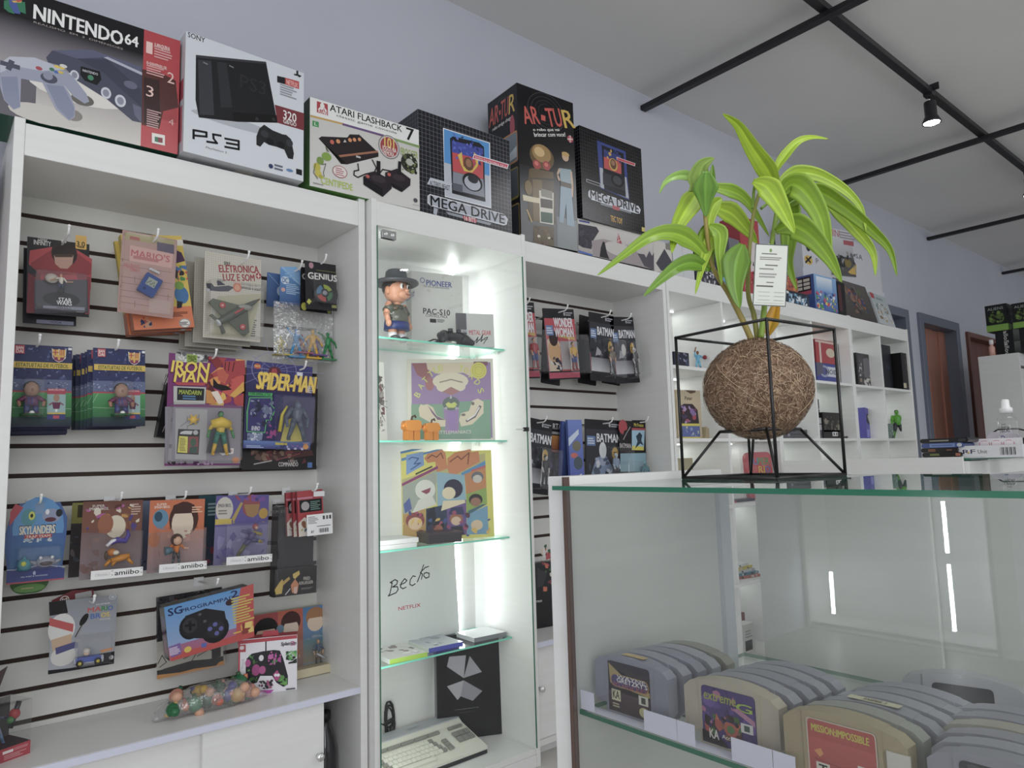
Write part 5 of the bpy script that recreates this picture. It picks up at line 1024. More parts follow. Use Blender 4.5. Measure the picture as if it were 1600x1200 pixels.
b.ball((.64 * w, -.018, .255 * h), (.021, .014, .013), '8a8c98', 14, 8); b.ball((.64 * w, -.028, .24 * h), (.014, .006, .006), '3a2a30', 10, 6)
for s in (-1, 1): b.ball((.64 * w + s * .012, -.026, .31 * h), .004, 'dadae0', 8, 6); b.tube([(.64 * w + s * .018, -.018, .24 * h), (.64 * w + s * .032, -.018, .27 * h)], [.005, .003], '8a8c98')
b.build('toy', 'toy', root)
hook(mxs.translation.x + .5 * w, mxs.translation.z + .97 * h, 2.09, 'holding the blue eight-sided card')
q2 = quad((14, 931), (76, 924), (18, 786), Y=2.17)
b = MB(); ww, hh = q2[1], q2[2]; b.prism(rrect(0, 0, ww, hh, .03, 6), 0, .0012, '3f6a34'); art(b, ww, hh, [('e', .5, .06, .4, .045, '6a9a4a'), ('e', .55, .97, .4, .03, '5a8a44'), ('f', .3, .05, .7, .07, 1, 'c0b070')])
tag(b.build('figure_card', 'card', mx=q2[0]), 'rounded green card peeking out above and below the blue eight-sided card', 'toy pack')

def ami(label, q, art_, toy, lab=True, pegl='', g='figure packs with a white name strip'):
    mx, w, h = q
    root = empty('figure_pack', label, 'toy pack', mx, g)
    cardmesh(w, h, art_, 'c8c2c0', r=.003).build('card', 'card', root)
    b = MB(); blister(b, .10 * w, .02 * h, .97 * w, .62 * h, .05, r=.004); b.build('blister', 'blis', root)
    b = MB(); b.box(.12 * w, -.0545, .022 * h, .965 * w, -.0535, .135 * h, 'f0efee'); art(b, w, h, [('t', 'amiibo', .50, .055, .90, .115, '1b1b1e', 1.2), ('R', .19, .06, .42, .10, .012, 'd0d0d0'), ('R', .2, .063, .41, .097, .01, 'f0efee'), ('t', 'Nintendo', .22, .068, .39, .092, 'a8a8aa', .6)] + [('l', [(x, .07), (x + .02, .06)], .008, '1b1b1e') for x in (.45, .93)] + [('l', [(x, .11), (x + .02, .12)], .008, '1b1b1e') for x in (.45, .93)], base=.0546)
    b.build('name_strip', 'card', root)
    b = MB(); b.box(.14 * w, -.05, .02 * h, .95 * w, -.004, .06 * h, '8d8a90'); toy(b, w, h); b.build('toy', 'toy', root)
    hook(mx.translation.x + .62 * w, mx.translation.z + .97 * h, mx.translation.y - .02, pegl)
def ta(b, w, h):
    x, z = w * .55, h * .17
    b.tube([(x + .03, -.03, z + .022), (x + .012, -.03, z + .018), (x - .012, -.03, z + .012)], [.006, .009, .007], 'c8852f', n=10)
    for dx, ds in ((.026, .012), (.0, -.01), (-.014, -.012)): b.tube([(x + dx, -.03, z + .014), (x + dx + ds, -.032, z)], [.005, .0035], 'c8852f')
    b.ball((x - .012, -.034, z + .034), (.011, .011, .010), 'b8702c', 12, 8); b.ball((x - .004, -.042, z + .033), (.008, .007, .006), 'e0d4c0', 10, 6); b.ball((x - .024, -.032, z + .026), (.005, .005, .012), '4a3222', 8, 6)
    b.tube([(x - .02, -.03, z + .055), (x, -.03, z + .064), (x + .018, -.03, z + .060), (x + .026, -.028, z + .075), (x + .022, -.028, z + .088)], [.005, .008, .007, .005, .003], '4a3a90'); b.tube([(x - .024, -.031, z + .05), (x - .012, -.033, z + .062), (x + .006, -.033, z + .066)], [.004, .005, .003], 'e6e4ea')
q = quad((123, 907), (218, 898), (133, 784), Y=2.12)
ami('figure_pack', q, [('g', 0, 0, 1, 1, '8d7f84', '6e3f30'), ('r', 0, .6, 1, .9, '7a4a38'), ('n', .05, .62, .95, .95, 30, .07, ['4a3a80', 'c08a3a', '8a5a3a', 'd8cdb8', 'a8508a', '5a3026'], 3), ('e', .55, .66, .17, .15, 'd9cdb4'), ('e', .38, .7, .13, .13, '9a5a38'), ('t', 'SUPER', .15, .925, .35, .955, 'e0d8d0', .8), ('t', 'SMASH BROS.', .1, .885, .42, .92, 'e0d8d0', .8), ('f', .8, .8, .97, .96, 5, 'c0a090'), ('n', .0, .05, .3, .6, 8, .1, ['8a6a60', '7a5a54'], 6)], ta, pegl='holding the brown figure pack')
bpy.data.objects[[o.name for o in bpy.data.objects if o.get('label') == 'figure_pack'][0]]['label'] = 'brown figure pack with an orange dog-like toy leaping in the bubble'
def tb(b, w, h): figure(b, w * .45, -.03, h * .08, h * .40, skin='cfa083', top='c8702c', bot='3a3a40', hair='4a2e26', boot='3a4a50', arm=((.2, .62), (.34, .6)), leg=.1); b.tube([(w * .24, -.034, h * .3), (w * .36, -.034, h * .31)], [.012, .008], '4a6a78', n=10); b.ball((w * .45, -.03, h * .445), (.016, .016, .017), '4a2e26', 12, 8); b.ball((w * .45, -.037, h * .44), (.012, .010, .013), 'd2a88c', 12, 8)
q = quad((229, 896), (316, 888), (234.7, 782), Y=2.12)
ami('orange figure pack with a tiny orange-shirted toy, between the brown and the purple packs', q, [('g', 0, 0, 1, .62, '9a8488', 'b07864'), ('r', 0, .55, 1, 1, 'c8642c'), ('e', .62, .72, .27, .25, '4a2a24'), ('e', .60, .66, .20, .22, 'e0ccb4'), ('p', [(.38, .8), (.84, .8), (.8, .92), (.6, .97), (.42, .92)], '4a2a24'), ('e', .2, .74, .14, .13, '5a8aa8'), ('e', .16, .77, .07, .07, '2a4a60'), ('t', 'SUPER', .12, .925, .3, .955, 'f0e2d4', .8), ('t', 'SMASH BROS.', .08, .885, .36, .92, 'f0e2d4', .8), ('f', .76, .8, .97, .9, 3, 'e0b090'), ('e', .1, .45, .1, .1, 'b0683c'), ('n', .2, .4, .9, .56, 12, .06, ['c08a78', 'b87a68'], 3)], tb, pegl='holding the orange figure pack')
def tc(b, w, h):
    x, z = w * .6, h * .2
    limb(b, [(x - .034, -.03, z - .012), (x - .016, -.03, z + .016)], [.005, .0065], '55502e'); limb(b, [(x - .016, -.03, z + .016), (x, -.03, z + .03)], [.0065, .008], '3a3460'); limb(b, [(x, -.03, z + .03), (x + .018, -.034, z + .026)], [.008, .006], '3a3460'); limb(b, [(x + .018, -.034, z + .026), (x + .03, -.034, z + .022)], [.0055, .0045], '8a7a30')
    b.tube([(x, -.03, z + .03), (x + .006, -.03, z + .05)], [.0095, .0115], '453c6a', n=10); limb(b, [(x + .01, -.032, z + .05), (x + .028, -.036, z + .044)], [.005, .0045], '8a7a34'); limb(b, [(x - .006, -.03, z + .05), (x - .024, -.03, z + .056)], [.005, .004], '4a4270'); b.ball((x + .012, -.032, z + .066), (.0085, .009, .0095), '94404a', 10, 8); b.ball((x + .013, -.039, z + .063), (.005, .004, .005), 'c09a80', 8, 6)
q = quad((333, 884), (416.6, 877), (334, 774.7), Y=2.12)
ami('purple figure pack with a running toy, right of the orange pack', q, [('g', 0, 0, 1, .62, '6d6790', '7a74a4'), ('r', 0, .55, 1, 1, '5a4f96'), ('e', .16, .8, .16, .18, 'c9c2b8'), ('r', .0, .58, .3, .66, 'c8b040'), ('t', 'SMASH BROS.', .04, .83, .28, .88, '3a3a4a', .8), ('f', .05, .72, .26, .8, 2, '8a8478'), ('e', .66, .84, .17, .17, '93454c'), ('p', [(.52, .86), (.82, .86), (.8, .72), (.7, .66), (.58, .7)], 'a07a4a'), ('p', [(.34, .6), (.5, .88), (.46, .9), (.3, .66)], 'b09a4a'), ('e', .9, .72, .09, .08, 'b8902f'), ('n', .35, .9, .95, 1, 10, .07, ['7a4a9a', '4a4080', 'a03a50'], 5), ('n', .05, .1, .95, .5, 18, .1, ['5a5090', '8a84b0', '4a4284'], 7)], tc, pegl='holding the purple figure pack')
def sliver(BL, BR, TL, Y, name, label, items, edge):
    q = quad(BL, BR, TL, Y=Y); o = cardmesh(q[1], q[2], items, edge).build(name, 'card', mx=q[0]); return tag(o, label, 'toy pack')
sliver((106, 903), (150, 899), (111, 786), 2.19, 'figure_card', 'dark pack with yellow top showing left of the brown figure pack', [('r', 0, 0, 1, 1, '3a3436'), ('r', 0, .72, 1, 1, '8a8438'), ('r', .2, .8, 1, .97, '3a3420'), ('t', 'Z', .38, .82, .75, .95, 'd8b040', 1.5), ('n', 0, .1, 1, .6, 16, .15, ['2a2a3a', '4a4a5a', '6a6064'], 2)], '33302f')
sliver((205, 893), (240, 890), (208, 783), 2.19, 'figure_card', 'dark violet pack showing between the brown and the orange packs', [('g', 0, 0, 1, 1, '4a4a60', '6a7490'), ('n', 0, .05, 1, .6, 16, .15, ['2d3050', '5a6080', '24263c'], 8)], '4a4a60')
sliver((308, 886), (345, 882), (306, 775), 2.19, 'figure_card', 'dark teal pack showing between the orange and the purple packs', [('g', 0, 0, 1, 1, '3a3c50', '1f4c54'), ('f', .4, .7, .95, .9, 4, '8aa0a4'), ('n', .1, .02, .9, .3, 8, .15, ['7a2a40', '3a3a5a'], 8)], '1f3c44')

# dark film figure pack and small red packs
q = quad((421, 932), (488, 924), (422, 788), Y=2.13)
IT = PX(q, 5.3333, 260, 740, [('uv', ('r', 0, 0, 1, 1, '252022')), ('t', 'ELM STREET', 870, 330, 1080, 300, '8a8480', .4), ('p', [(880, 400), (990, 360), (980, 520), (900, 620)], '352e2f'), ('e', 1040, 600, 60, 70, '1d181a'), ('e', 1120, 480, 60, 40, '4a4448'), ('p', [(880, 1000), (870, 960), (910, 900), (935, 870), (945, 900), (930, 990)], 'c8a838'), ('p', [(930, 900), (990, 850), (1000, 870), (945, 920)], 'b8983a'), ('p', [(1020, 830), (1075, 800), (1080, 830), (1040, 870), (1025, 860)], 'd0b048'), ('p', [(1005, 920), (1040, 870), (1070, 910), (1060, 980), (1015, 985)], 'c87a48'), ('p', [(1030, 940), (1060, 930), (1055, 990), (1030, 990)], 'd8b0a0'), ('l', [(960, 1000), (1000, 950)], .02, 'd0d0d0'), ('t', 'FRED', 1110, 880, 1165, 848, 'c9c2ba', 1.2), ('t', 'KRUEGER', 1075, 918, 1190, 880, 'c9c2ba', 1.2), ('f', 1090, 960, 1200, 930, 2, '7a7472')])
def te(root, w, h):
    b = MB(); b.box(0, -.028, 0, w, -.002, .30 * h, '1d1a1c', cols=('1d1a1c', '2a2628', '2a2628', '3a3638', '2a2628', '1a1718')); art(b, w, h, [('uv',)] and [it for it in IT[5:]], base=.0284); b.build('tray', 'card', root)
pack('film_figure_pack', 'tall dark clear-fronted pack with yellow flames and white lettering at the bottom', 'toy pack', q, IT[:5], (.0, .0, 1.0, .99), None, dep=.045, edge='2a2426', extra=te, peg=(.45, .99, .02, 'holding the dark clear-fronted pack'))
RI = [('r', 0, 0, 1, 1, 'a8242f'), ('R', .08, .52, .95, .80, .03, '1a1a1d'), ('e', .3, .66, .16, .10, 'a8a4a4'), ('f', .5, .55, .9, .76, 5, '6a8a80'), ('r', .0, .82, .6, .86, 'c07a90'), ('p', [(0, 0), (1, 0), (1, .3), (.75, .38), (.5, .3), (.25, .42), (0, .3)], 'd8d0c4'), ('n', 0, .02, 1, .36, 16, .1, ['8a5a3a', '3a3a3a', 'e8e4dc', 'a8943a', '5a6a7a'], 3)]
for i, (a, c, t, yy, lb) in enumerate((((449, 838), (478, 834), (450, 770), 2.10, 'small red pack, left one of three fanned out in front of the dark pack'), ((459, 839), (490, 835), (459.5, 769), 2.075, 'small red pack, middle one of three fanned out in front of the dark pack'), ((467, 839), (507, 833), (467, 768), 2.05, 'small red pack, front one carrying the white barcode tag'))):
    q = quad(a, c, t, Y=yy)
    boxthing('red_pack', lb, 'toy pack', q, .012, RI, cols=('a8242f', '8a1e28', '8a1e28', '8a1e28', 'b02a34', 'c8c0b4'), group='small red packs')
p = q[0] @ Vector((.6 * q[1], 0, .95 * q[2])); hook(p.x, p.z, 2.02, 'holding the three small red packs')
q = quad((480, 838), (520, 833), (479, 805), Y=2.03)
o = MB(); o.box(0, 0, 0, q[1], .0006, q[2], 'efefef'); art(o, q[1], q[2], [('f', .05, .55, .45, .92, 5, '9a9a9a'), ('r', .62, .72, .7, .9, '4a4a4a'), ('r', .75, .72, .83, .9, '6a6a6a'), ('r', .87, .72, .95, .9, '4a4a4a'), ('r', .38, .40, .92, .43, '2a2a2a')] + [('r', .46 + .03 * i, .1, .46 + .03 * i + .008 * (1 + i % 3), .3, '2a2a2a') for i in range(13)] + [('t', '87', .15, .12, .26, .24, '3a3a3a', 1)])
tag(o.build('price_tag', 'card', mx=q[0]), 'white barcode tag stuck out at the right of the red packs', 'tag')
q = quad((490, 776), (507, 775), (490, 768), Y=2.047); tag(MB().box(0, 0, 0, q[1], .0005, q[2], 'e6e6e8').build('price_sticker', 'card', mx=q[0]), 'small white sticker at the top of the front red pack', 'sticker')

# bottom row
q = quad((75, 1054), (178, 1037), (76, 941), Y=2.15)
IT = PX(q, 4, 0, 900, [('uv', ('g', 0, 0, 1, 1, 'a9acb4', '8d9098')), ('p', [(300, 590), (300, 616), (712, 548), (716, 470), (600, 490), (590, 550), (440, 575)], '1b1b20'), ('p', [(305, 163), (410, 150), (425, 230), (310, 250)], '1b1a1d'),
    ('e', 385, 330, 84, 95, 'd6d5d2'), ('p', [(310, 262), (460, 300), (455, 350), (308, 310)], 'b8403c'), ('p', [(320, 400), (450, 360), (440, 470), (330, 480)], 'c4a486'), ('e', 395, 500, 78, 62, 'd2d0cc'), ('p', [(345, 450), (470, 410), (465, 450), (350, 492)], '4a4a80'), ('e', 525, 272, 20, 40, '1d1b1c', -.5), ('l', [(510, 310), (470, 380)], .02, '4a3a34'),
    ('t', 'SUPER', 598, 182, 690, 165, 'e8e8ec', 1.4), ('t', 'MA', 548, 228, 632, 190, 'c0392f', 2.4), ('t', 'RI', 634, 218, 672, 184, '3a8a4a', 2.4), ('t', 'O', 674, 215, 706, 182, '3a62b0', 2.4), ('t', 'BR', 565, 268, 630, 230, '3a62b0', 2.4), ('t', 'OS.', 632, 258, 692, 222, 'd8b83a', 2.4), ('t', 'MOVIE', 625, 278, 690, 258, 'c8ccd2', 1.2), ('e', 704, 130, 24, 18, 'b9bcc2'), ('o', 704, 130, 18, 13, .3, '8d9098'), ('p', [(620, 465), (705, 445), (700, 460), (640, 478)], 'd88a3a'), ('e', 695, 508, 14, 14, 'c9c9cc'), ('f', 680, 545, 708, 538, 1, 'a8a8aa')])
def tg(b, w, h):
    x, z = w * .56, h * .10
    b.rbox(x - .028, -.03, z + .004, x + .028, -.010, z + .016, .004, '4f5fa8', axis='y'); b.tube([(x - .03, -.02, z + .008), (x + .034, -.02, z + .006)], [.007, .009], 'c9ccd6', n=8)
    for sx in (-.02, .02):
        for sy in (-.032, -.012): b.lathe([(0, 0), (.008, 0), (.008, .006), (0, .006)], (0, 0, 0), '26262a', 14, T=Matrix.Translation((x + sx, sy, z + .004)) @ Matrix.Rotation(PI / 2, 4, 'X')); b.lathe([(0, .0062), (.004, .0062), (.004, 0)], (0, 0, 0), 'c8b83a', 10, T=Matrix.Translation((x + sx, sy, z + .004)) @ Matrix.Rotation(PI / 2, 4, 'X'))
    b.ball((x - .004, -.022, z + .026), (.008, .008, .008), 'd9c0a8', 10, 8); b.ball((x - .004, -.022, z + .030), (.009, .009, .007), 'c9c4bc', 10, 8)
pack('kart_card', 'silver card with a red-spotted white cap print and a small blue toy car', 'toy pack', q, IT, (.36, .06, .92, .48), tg, dep=.04, edge='9a9da4', peg=(.56, .93, .06, 'holding the silver toy car card'), r=.003)
q2 = quad((84, 1000), (150, 985), (88, 930), Y=2.2)
o = MB(); o.prism([(0, 0), (q2[1], 0), (q2[1], q2[2] * .96), (q2[1] * .5, q2[2] * 1.04), (0, q2[2] * .9)], 0, .0012, '7a1f2a'); art(o, q2[1], q2[2], [('o', .30, .86, .11, .09, .2, 'e0dcd8'), ('t', 'M', .24, .82, .36, .9, 'e0dcd8', 1.4), ('R', .55, .8, .95, .95, .03, 'b8b4b4')]); tag(o.build('kart_card', 'card', mx=q2[0]), 'dark red card sticking up behind the silver toy car card', 'toy pack')
q = quad((245, 1061), (349, 1037), (248, 933), Y=2.17)
IT = PX(q, 3.75, 220, 880, [('uv', ('r', 0, 0, 1, 1, '2b292c')), ('uv', ('r', 0, .1, 1, .45, 'b9b5a8')), ('p', [(95, 655), (230, 640), (420, 590), (488, 570), (488, 592), (95, 682)], 'd08a2a'), ('p', [(130, 620), (300, 570), (420, 560), (480, 560), (440, 600), (300, 620), (140, 650)], '2c2a2c'), ('l', [(100, 590), (125, 540), (150, 580), (110, 610)], .012, '3a3836'), ('l', [(250, 560), (330, 520), (300, 570)], .012, '3a3836'), ('l', [(330, 545), (400, 505), (440, 520)], .012, '3a3836'), ('uv', ('n', .02, .88, .98, .99, 20, .05, ['4a484c', '1a1a1c', '7a3a34'], 3)), ('p', [(415, 505), (468, 490), (468, 545), (415, 560)], '1f1d1e')])
pack('gamepad_clamshell', 'black and cream clamshell with an orange strip behind the blue gamepad box', 'toy pack', q, IT, (-.02, -.01, 1.02, 1.0), None, dep=.018, edge='3a383c', m='gloss')
q = quad((265, 1033), (397, 993), (260, 948), Y=2.065)
IT = PX(q, 3.75, 220, 880, [('uv', ('g', 0, 0, 1, 1, 'b05068', '3f86c4')), ('uv', ('g', 0, .25, .8, 1, '86a0c8', '3f8ac8')), ('p', [(585, 145), (660, 120), (664, 430), (180, 575), (168, 540), (350, 490), (560, 420), (560, 300)], 'b8352f'), ('p', [(165, 490), (232, 465), (240, 530), (178, 555)], '7a5a9a'), ('f', 170, 545, 230, 480, 6, 'd8c8dc'),
    ('t', 'SG', 162, 312, 240, 248, '1c2a58', 2.6), ('t', 'PROGRAMPAD', 236, 290, 545, 188, '1c2a58', 2.2), ('t', '2', 530, 205, 568, 155, '1c2a58', 2), ('e', 520, 230, 24, 18, '3a2028'), ('f', 545, 360, 655, 170, 10, 'c8b048'), ('e', 290, 375, 66, 72, '1c1c20'), ('e', 435, 385, 84, 82, '1c1c20'), ('p', [(260, 310), (380, 265), (490, 280), (500, 330), (400, 440), (320, 440), (240, 420)], '232327'), ('e', 288, 365, 44, 46, '35353b'), ('e', 438, 385, 54, 52, '2c2c32'), ('l', [(262, 366), (314, 362)], .03, '15151a'), ('l', [(287, 342), (290, 390)], .03, '15151a'), ('e', 405, 385, 14, 13, '5a58a0'), ('e', 435, 358, 14, 13, '5a58a0'), ('e', 445, 410, 14, 13, '5a58a0'), ('e', 470, 382, 14, 13, '5a58a0'), ('e', 345, 300, 10, 8, '5a5a60'), ('e', 375, 340, 10, 8, '5a5a60'), ('p', [(355, 470), (385, 465), (385, 490), (355, 495)], '4a5aa8'), ('e', 275, 505, 22, 18, 'd8b83a'), ('p', [(540, 408), (590, 395), (590, 402), (545, 416)], 'd8b03a'), ('n', 590, 420, 655, 335, 14, .05, ['d8a03a', 'e0c060', '8a2a20'], 6)])
boxthing('gamepad_box', 'blue and red gamepad box tilted on its peg, black pad on the front', 'toy pack', q, .05, IT, left=[('r', 0, 0, 1, 1, '3d3a42'), ('g', .2, .1, .8, .8, '8a3a50', '4a5a8a')], top=[('n', 0, 0, 1, 1, 20, .05, ['4a4444', '2a2a2c', '6a5a50'], 5)], cols=('3f86c4', '2a282c', '2a282c', '302e33', '232124', '7a2a2c'), m='gloss')
hook(q[0].translation.x + .55 * q[1], (q[0] @ Vector((.55 * q[1], .03, q[2]))).z + .014, 2.08, 'at the blue gamepad box')
q = quad((393, 1079), (513, 1053), (397, 962), Y=2.2, z=SHELF + .0006, pitch=2)
mx, w, h = q
root = empty('triple_figure_pack', 'wide three-part figure pack standing on the white shelf behind the splattered box', 'toy pack', mx)
b = MB(); b.box(0, 0, 0, w, .02, h, 'c0b090'); art(b, w, h, [('g', 0, 0, .33, 1, '7a3a3c', 'a83a3c'), ('g', .33, 0, .66, 1, '8a7a74', 'c0502c'), ('g', .66, 0, 1, 1, '8a9aa8', '3f7ab0'), ('e', .18, .78, .15, .16, '221e20'), ('e', .18, .68, .13, .14, 'd6b49c'), ('e', .5, .82, .13, .16, '4a2a26'), ('e', .5, .72, .10, .13, 'e0c8b4'), ('e', .83, .84, .13, .15, 'a8744a'), ('e', .83, .74, .11, .13, 'e2cab2'), ('p', [(.06, .76), (.3, .76), (.28, .9), (.1, .92)], '221e20'), ('p', [(.4, .8), (.6, .8), (.58, .93), (.44, .93)], '4a2a26'), ('p', [(.72, .82), (.94, .82), (.92, .94), (.76, .95)], 'a8744a'), ('e', .36, .74, .05, .06, '6a8aa0'), ('g', .66, .15, 1, .5, '9a8a70', '5a8a98'), ('n', .7, .45, .98, .6, 12, .03, ['4a7a9a', '7ab0b0'], 3)]); b.build('card', 'card', root)
b = MB(); blister(b, .34 * w, .14 * h, .99 * w, .58 * h, .045, r=.004); b.build('blister', 'blis', root)
b = MB(); b.box(.33 * w, -.05, 0, .995 * w, -.002, .125 * h, 'd8cda8'); b.build('base_strip', 'card', root)
b = MB(); figure(b, .82 * w, -.024, .145 * h, .07, skin='c8a080', top='4a5a70', bot='8a7a5a', hair='a8703a', boot='4a3a34'); b.tube([(.78 * w, -.034, .3 * h), (.9 * w, -.034, .2 * h)], .003, 'b8bcc4'); figure(b, .5 * w, -.024, .145 * h, .07, top='c8702c', hair='4a2e26'); b.build('toy', 'toy', root)
q = quad((371.5, 1088), (464, 1077.5), (371.5, 1000), z=SHELF + .0006, yaw=None)
IT = PX(q, 3.75, 220, 880, [('uv', ('r', 0, 0, 1, 1, 'eceaf0')), ('uv', ('r', 0, 0, .03, 1, 'c03048')), ('p', [(568, 455), (915, 420), (915, 440), (568, 476)], 'b8283a'), ('p', [(572, 480), (615, 476), (615, 520), (572, 522)], 'b8283a'), ('R', 580, 508, 605, 484, .02, 'eadfe4'), ('l', [(733, 460), (733, 515)], .022, '2c2a30'), ('t', 'PRO', 605, 620, 590, 560, 'b9b5bd', 0),
    ('p', [(620, 560), (650, 530), (720, 515), (780, 508), (815, 512), (835, 560), (862, 660), (862, 710), (835, 725), (795, 700), (770, 660), (700, 660), (680, 700), (640, 712), (618, 690), (614, 620)], '2a292e'), ('n', 625, 705, 700, 530, 22, .035, ['3f7a38', '5a9a4a', '2f5a2a'], 9), ('n', 745, 600, 822, 510, 14, .05, ['b83a98', 'c85aa8'], 4), ('n', 790, 720, 858, 650, 12, .045, ['5a9a4a', '6aaa48'], 5), ('e', 675, 625, 24, 34, 'a83a80'), ('e', 712, 625, 20, 24, 'b84a8c'), ('e', 628, 585, 16, 22, 'b84a90'), ('e', 706, 555, 14, 18, 'e6e4ea'), ('p', [(775, 650), (800, 625), (820, 660), (800, 690), (785, 680)], 'b83a80'), ('e', 790, 655, 9, 9, 'f0eef2'), ('e', 806, 655, 9, 9, 'f0eef2'), ('e', 775, 580, 7, 9, '3f8a48'), ('e', 792, 572, 7, 9, '3f8a48'),
    ('t', 'Splatoon', 822, 490, 910, 455, '2a2a2e', 2, .15), ('t', '2', 878, 482, 905, 455, 'b84a80', 2), ('n', 850, 590, 914, 510, 22, .05, ['2a3a2a', '4aa050', '26262a', '8ac078'], 10), ('p', [(568, 665), (615, 670), (630, 690), (680, 745), (780, 740), (760, 760), (568, 778)], 'b83aa8'), ('n', 690, 740, 775, 680, 22, .04, ['2c2a2e', 'a84a78', '3a3a3e'], 12), ('R', 850, 742, 905, 728, .01, '55555a'), ('e', 600, 758, 18, 16, 'd8c0d4')])
root = empty('controller_box', 'white box with a green and pink splattered gamepad, on the white shelf', 'boxed controller', q[0])
b = MB(); b.box(0, 0, 0, q[1], .045, q[2], cols=('eceaf0', 'dcdae0', 'dcdae0', 'b8283a', 'b8283a', 'd0ced4')); art(b, q[1], q[2], IT); b.build('carton', 'card', root)
b = MB(); ww, hh = q[1], q[2]; b.prism([(.39 * ww, hh), (.68 * ww, hh), (.66 * ww, hh + .014), (.41 * ww, hh + .014)], .018, .021, 'b8283a'); b.build('hang_tab', 'card', root)
# bag of toys on the shelf
o_ = onZ((238, 1118), SHELF + .002); 
root = empty('toy_bag', 'clear bag of green and pink toy figures lying on the white shelf', 'bag', Matrix.Translation((o_.x, 2.07, SHELF + .001)))
rr = random.Random(5); bw = .265
cs = ['2c6a44', 'c88a78', 'c87a5a', '2f7a4c', 'c8a23a', '24583a', 'b86a5a', '2a5a3a', '4a4a90', 'c89a50', '2f6a46', 'cc8f80']
for i in range(12):
    x = .03 + .205 * (i / 11); y = (-.02, .015, -.005)[i % 3]; z = .022 + (.026 if i % 3 == 1 else .004)
    b = MB(); r_ = .014 + .006 * rr.random(); T = Matrix.Translation((x, y, z)) @ Matrix.Rotation(rr.random() * 3, 4, 'Y') @ Matrix.Rotation(rr.random() * 2, 4, 'X')
    b.ball((0, 0, 0), (r_, r_ * .9, r_ * 1.1), cs[i], 12, 8, T=T); b.ball((0, 0, r_ * 1.35), (r_ * .7, r_ * .7, r_ * .7), 'cc9f86' if i % 2 else cs[i], 10, 8, T=T)
    for s in (-1, 1): b.tube([(s * r_ * .8, 0, 0), (s * r_ * 1.15, -.004, -r_ * .4)], [r_ * .35, r_ * .25], cs[(i + 4) % 12], T=T); b.tube([(s * r_ * .4, 0, -r_), (s * r_ * .45, -.004, -r_ * 1.3)], [r_ * .35, r_ * .3], '3a5a3a', T=T)
    b.build('toy_figure', 'toy', root)
nu, nv = 18, 12; v = []; f = []
for j in range(nv):
    t = 2 * PI * j / nv
    for i in range(nu + 1):
        u = i / nu; e = math.sin(PI * min(1, max(0, u * .96 + .02))) ** .55
        if u > .85: e *= .55
        v.append((-.012 + u * bw * 1.12, math.cos(t) * .05 * e + (rr.random() - .5) * .006, max(.0005, .034 * e + math.sin(t) * .036 * e + (rr.random() - .5) * .006)))
for j in range(nv):
    for i in range(nu): f.append((j * (nu + 1) + i, j * (nu + 1) + i + 1, ((j + 1) % nv) * (nu + 1) + i + 1, ((j + 1) % nv) * (nu + 1) + i))
MB().add(v, f, 'eeeeee', sm=True).build('film', 'bag', root)
# clear window box at the lower left corner
q = quad((-25, 1190), (47, 1176.5), (-25, 1105), z=SHELF + .0006, yaw=None)
p0 = onZ((47, 1176.5), SHELF); u_, v_, n_ = rot_axes(24, 0)
mx = frame(p0 - u_ * .15, u_, v_); h = (hit((47, 1092), p0, n_) - p0).z; w = .15
root = empty('window_box', 'clear window box with a red base and a dark figure, lower left corner', 'boxed figure', mx)
b = MB(); b.box(0, 0, 0, w, .085, .24 * h, cols=('b03040', '9a2a38', '9a2a38', '9a2a38', '3a3a40', '7a2430')); art(b, w, h, [('r', .6, .14, .75, .19, 'ece0e0'), ('f', .62, .03, .95, .12, 3, 'd08a90'), ('f', .1, .05, .55, .15, 2, 'e0b0b4'), ('f', .76, .15, .97, .2, 2, 'd08a90')]); b.build('base', 'card', root)
b = MB(); b.box(0, 0, .24 * h, w, .085, h, 'e0e0e4'); b.build('window', 'blis', root)
b = MB(); b.box(.002, .083, .242 * h, w - .002, .0845, h * .98, '4a4648'); b.build('backing', 'card', root)
b = MB(); figure(b, .62 * w, .04, .245 * h, .62 * h, skin='5a5a66', top='44485a', bot='8a94b0', hair='2a2a30', boot='6a88b0', arm=((.3, .7), (.42, .86)), leg=.3, bulk=1.15); b.tube([(.8 * w, .03, .5 * h), (.92 * w, .03, .95 * h)], .006, '2a2a2e'); b.ball((.86 * w, .03, .74 * h), .012, 'a83a40', 8, 6); b.ball((.78 * w, .025, .66 * h), .008, '4a7a4a', 8, 6); b.build('figure', 'toy', root)
b = MB(); b.prism([(.1 * w, h), (.62 * w, h), (.80 * w, h + .075), (.1 * w, h + .03)], .05, .052, '5a4648'); art(b, w, h, [('n', .2, 1.02, .6, 1.2, 10, .06, ['8a4a50', '3a3a40', 'a87a70'], 3)], org=(Vector((0, .05, 0)), Vector((w, 0, 0)), Vector((0, 0, h)), Vector((0, -1, 0)))); b.build('header_card', 'gloss', root)
# bottle in the dark opening of the left unit
root = empty('bottle', 'dark bottle standing in the open gap beside the sliding door', 'bottle', Matrix.Translation((.985, 2.09, -.976)))
MB().lathe([(0, 0), (.034, 0), (.036, .01), (.036, .13), (.028, .17), (.014, .20), (.014, .222), (0, .222)], n=20).build('bottle_body', mat('dark_bottle', '2c2a2e', .08, coat=.5), root)
MB().lathe([(.0, .246), (.017, .246), (.017, .222), (0, .222)], n=16).build('bottle_cap', 'black', root)

# ------------------------------------------------------------------ goods in the lit glass cabinet
Z1, Z2, Z3, Z4, ZB = (s + .0006 for s in (.421, .081, -.269, -.623, -.975))
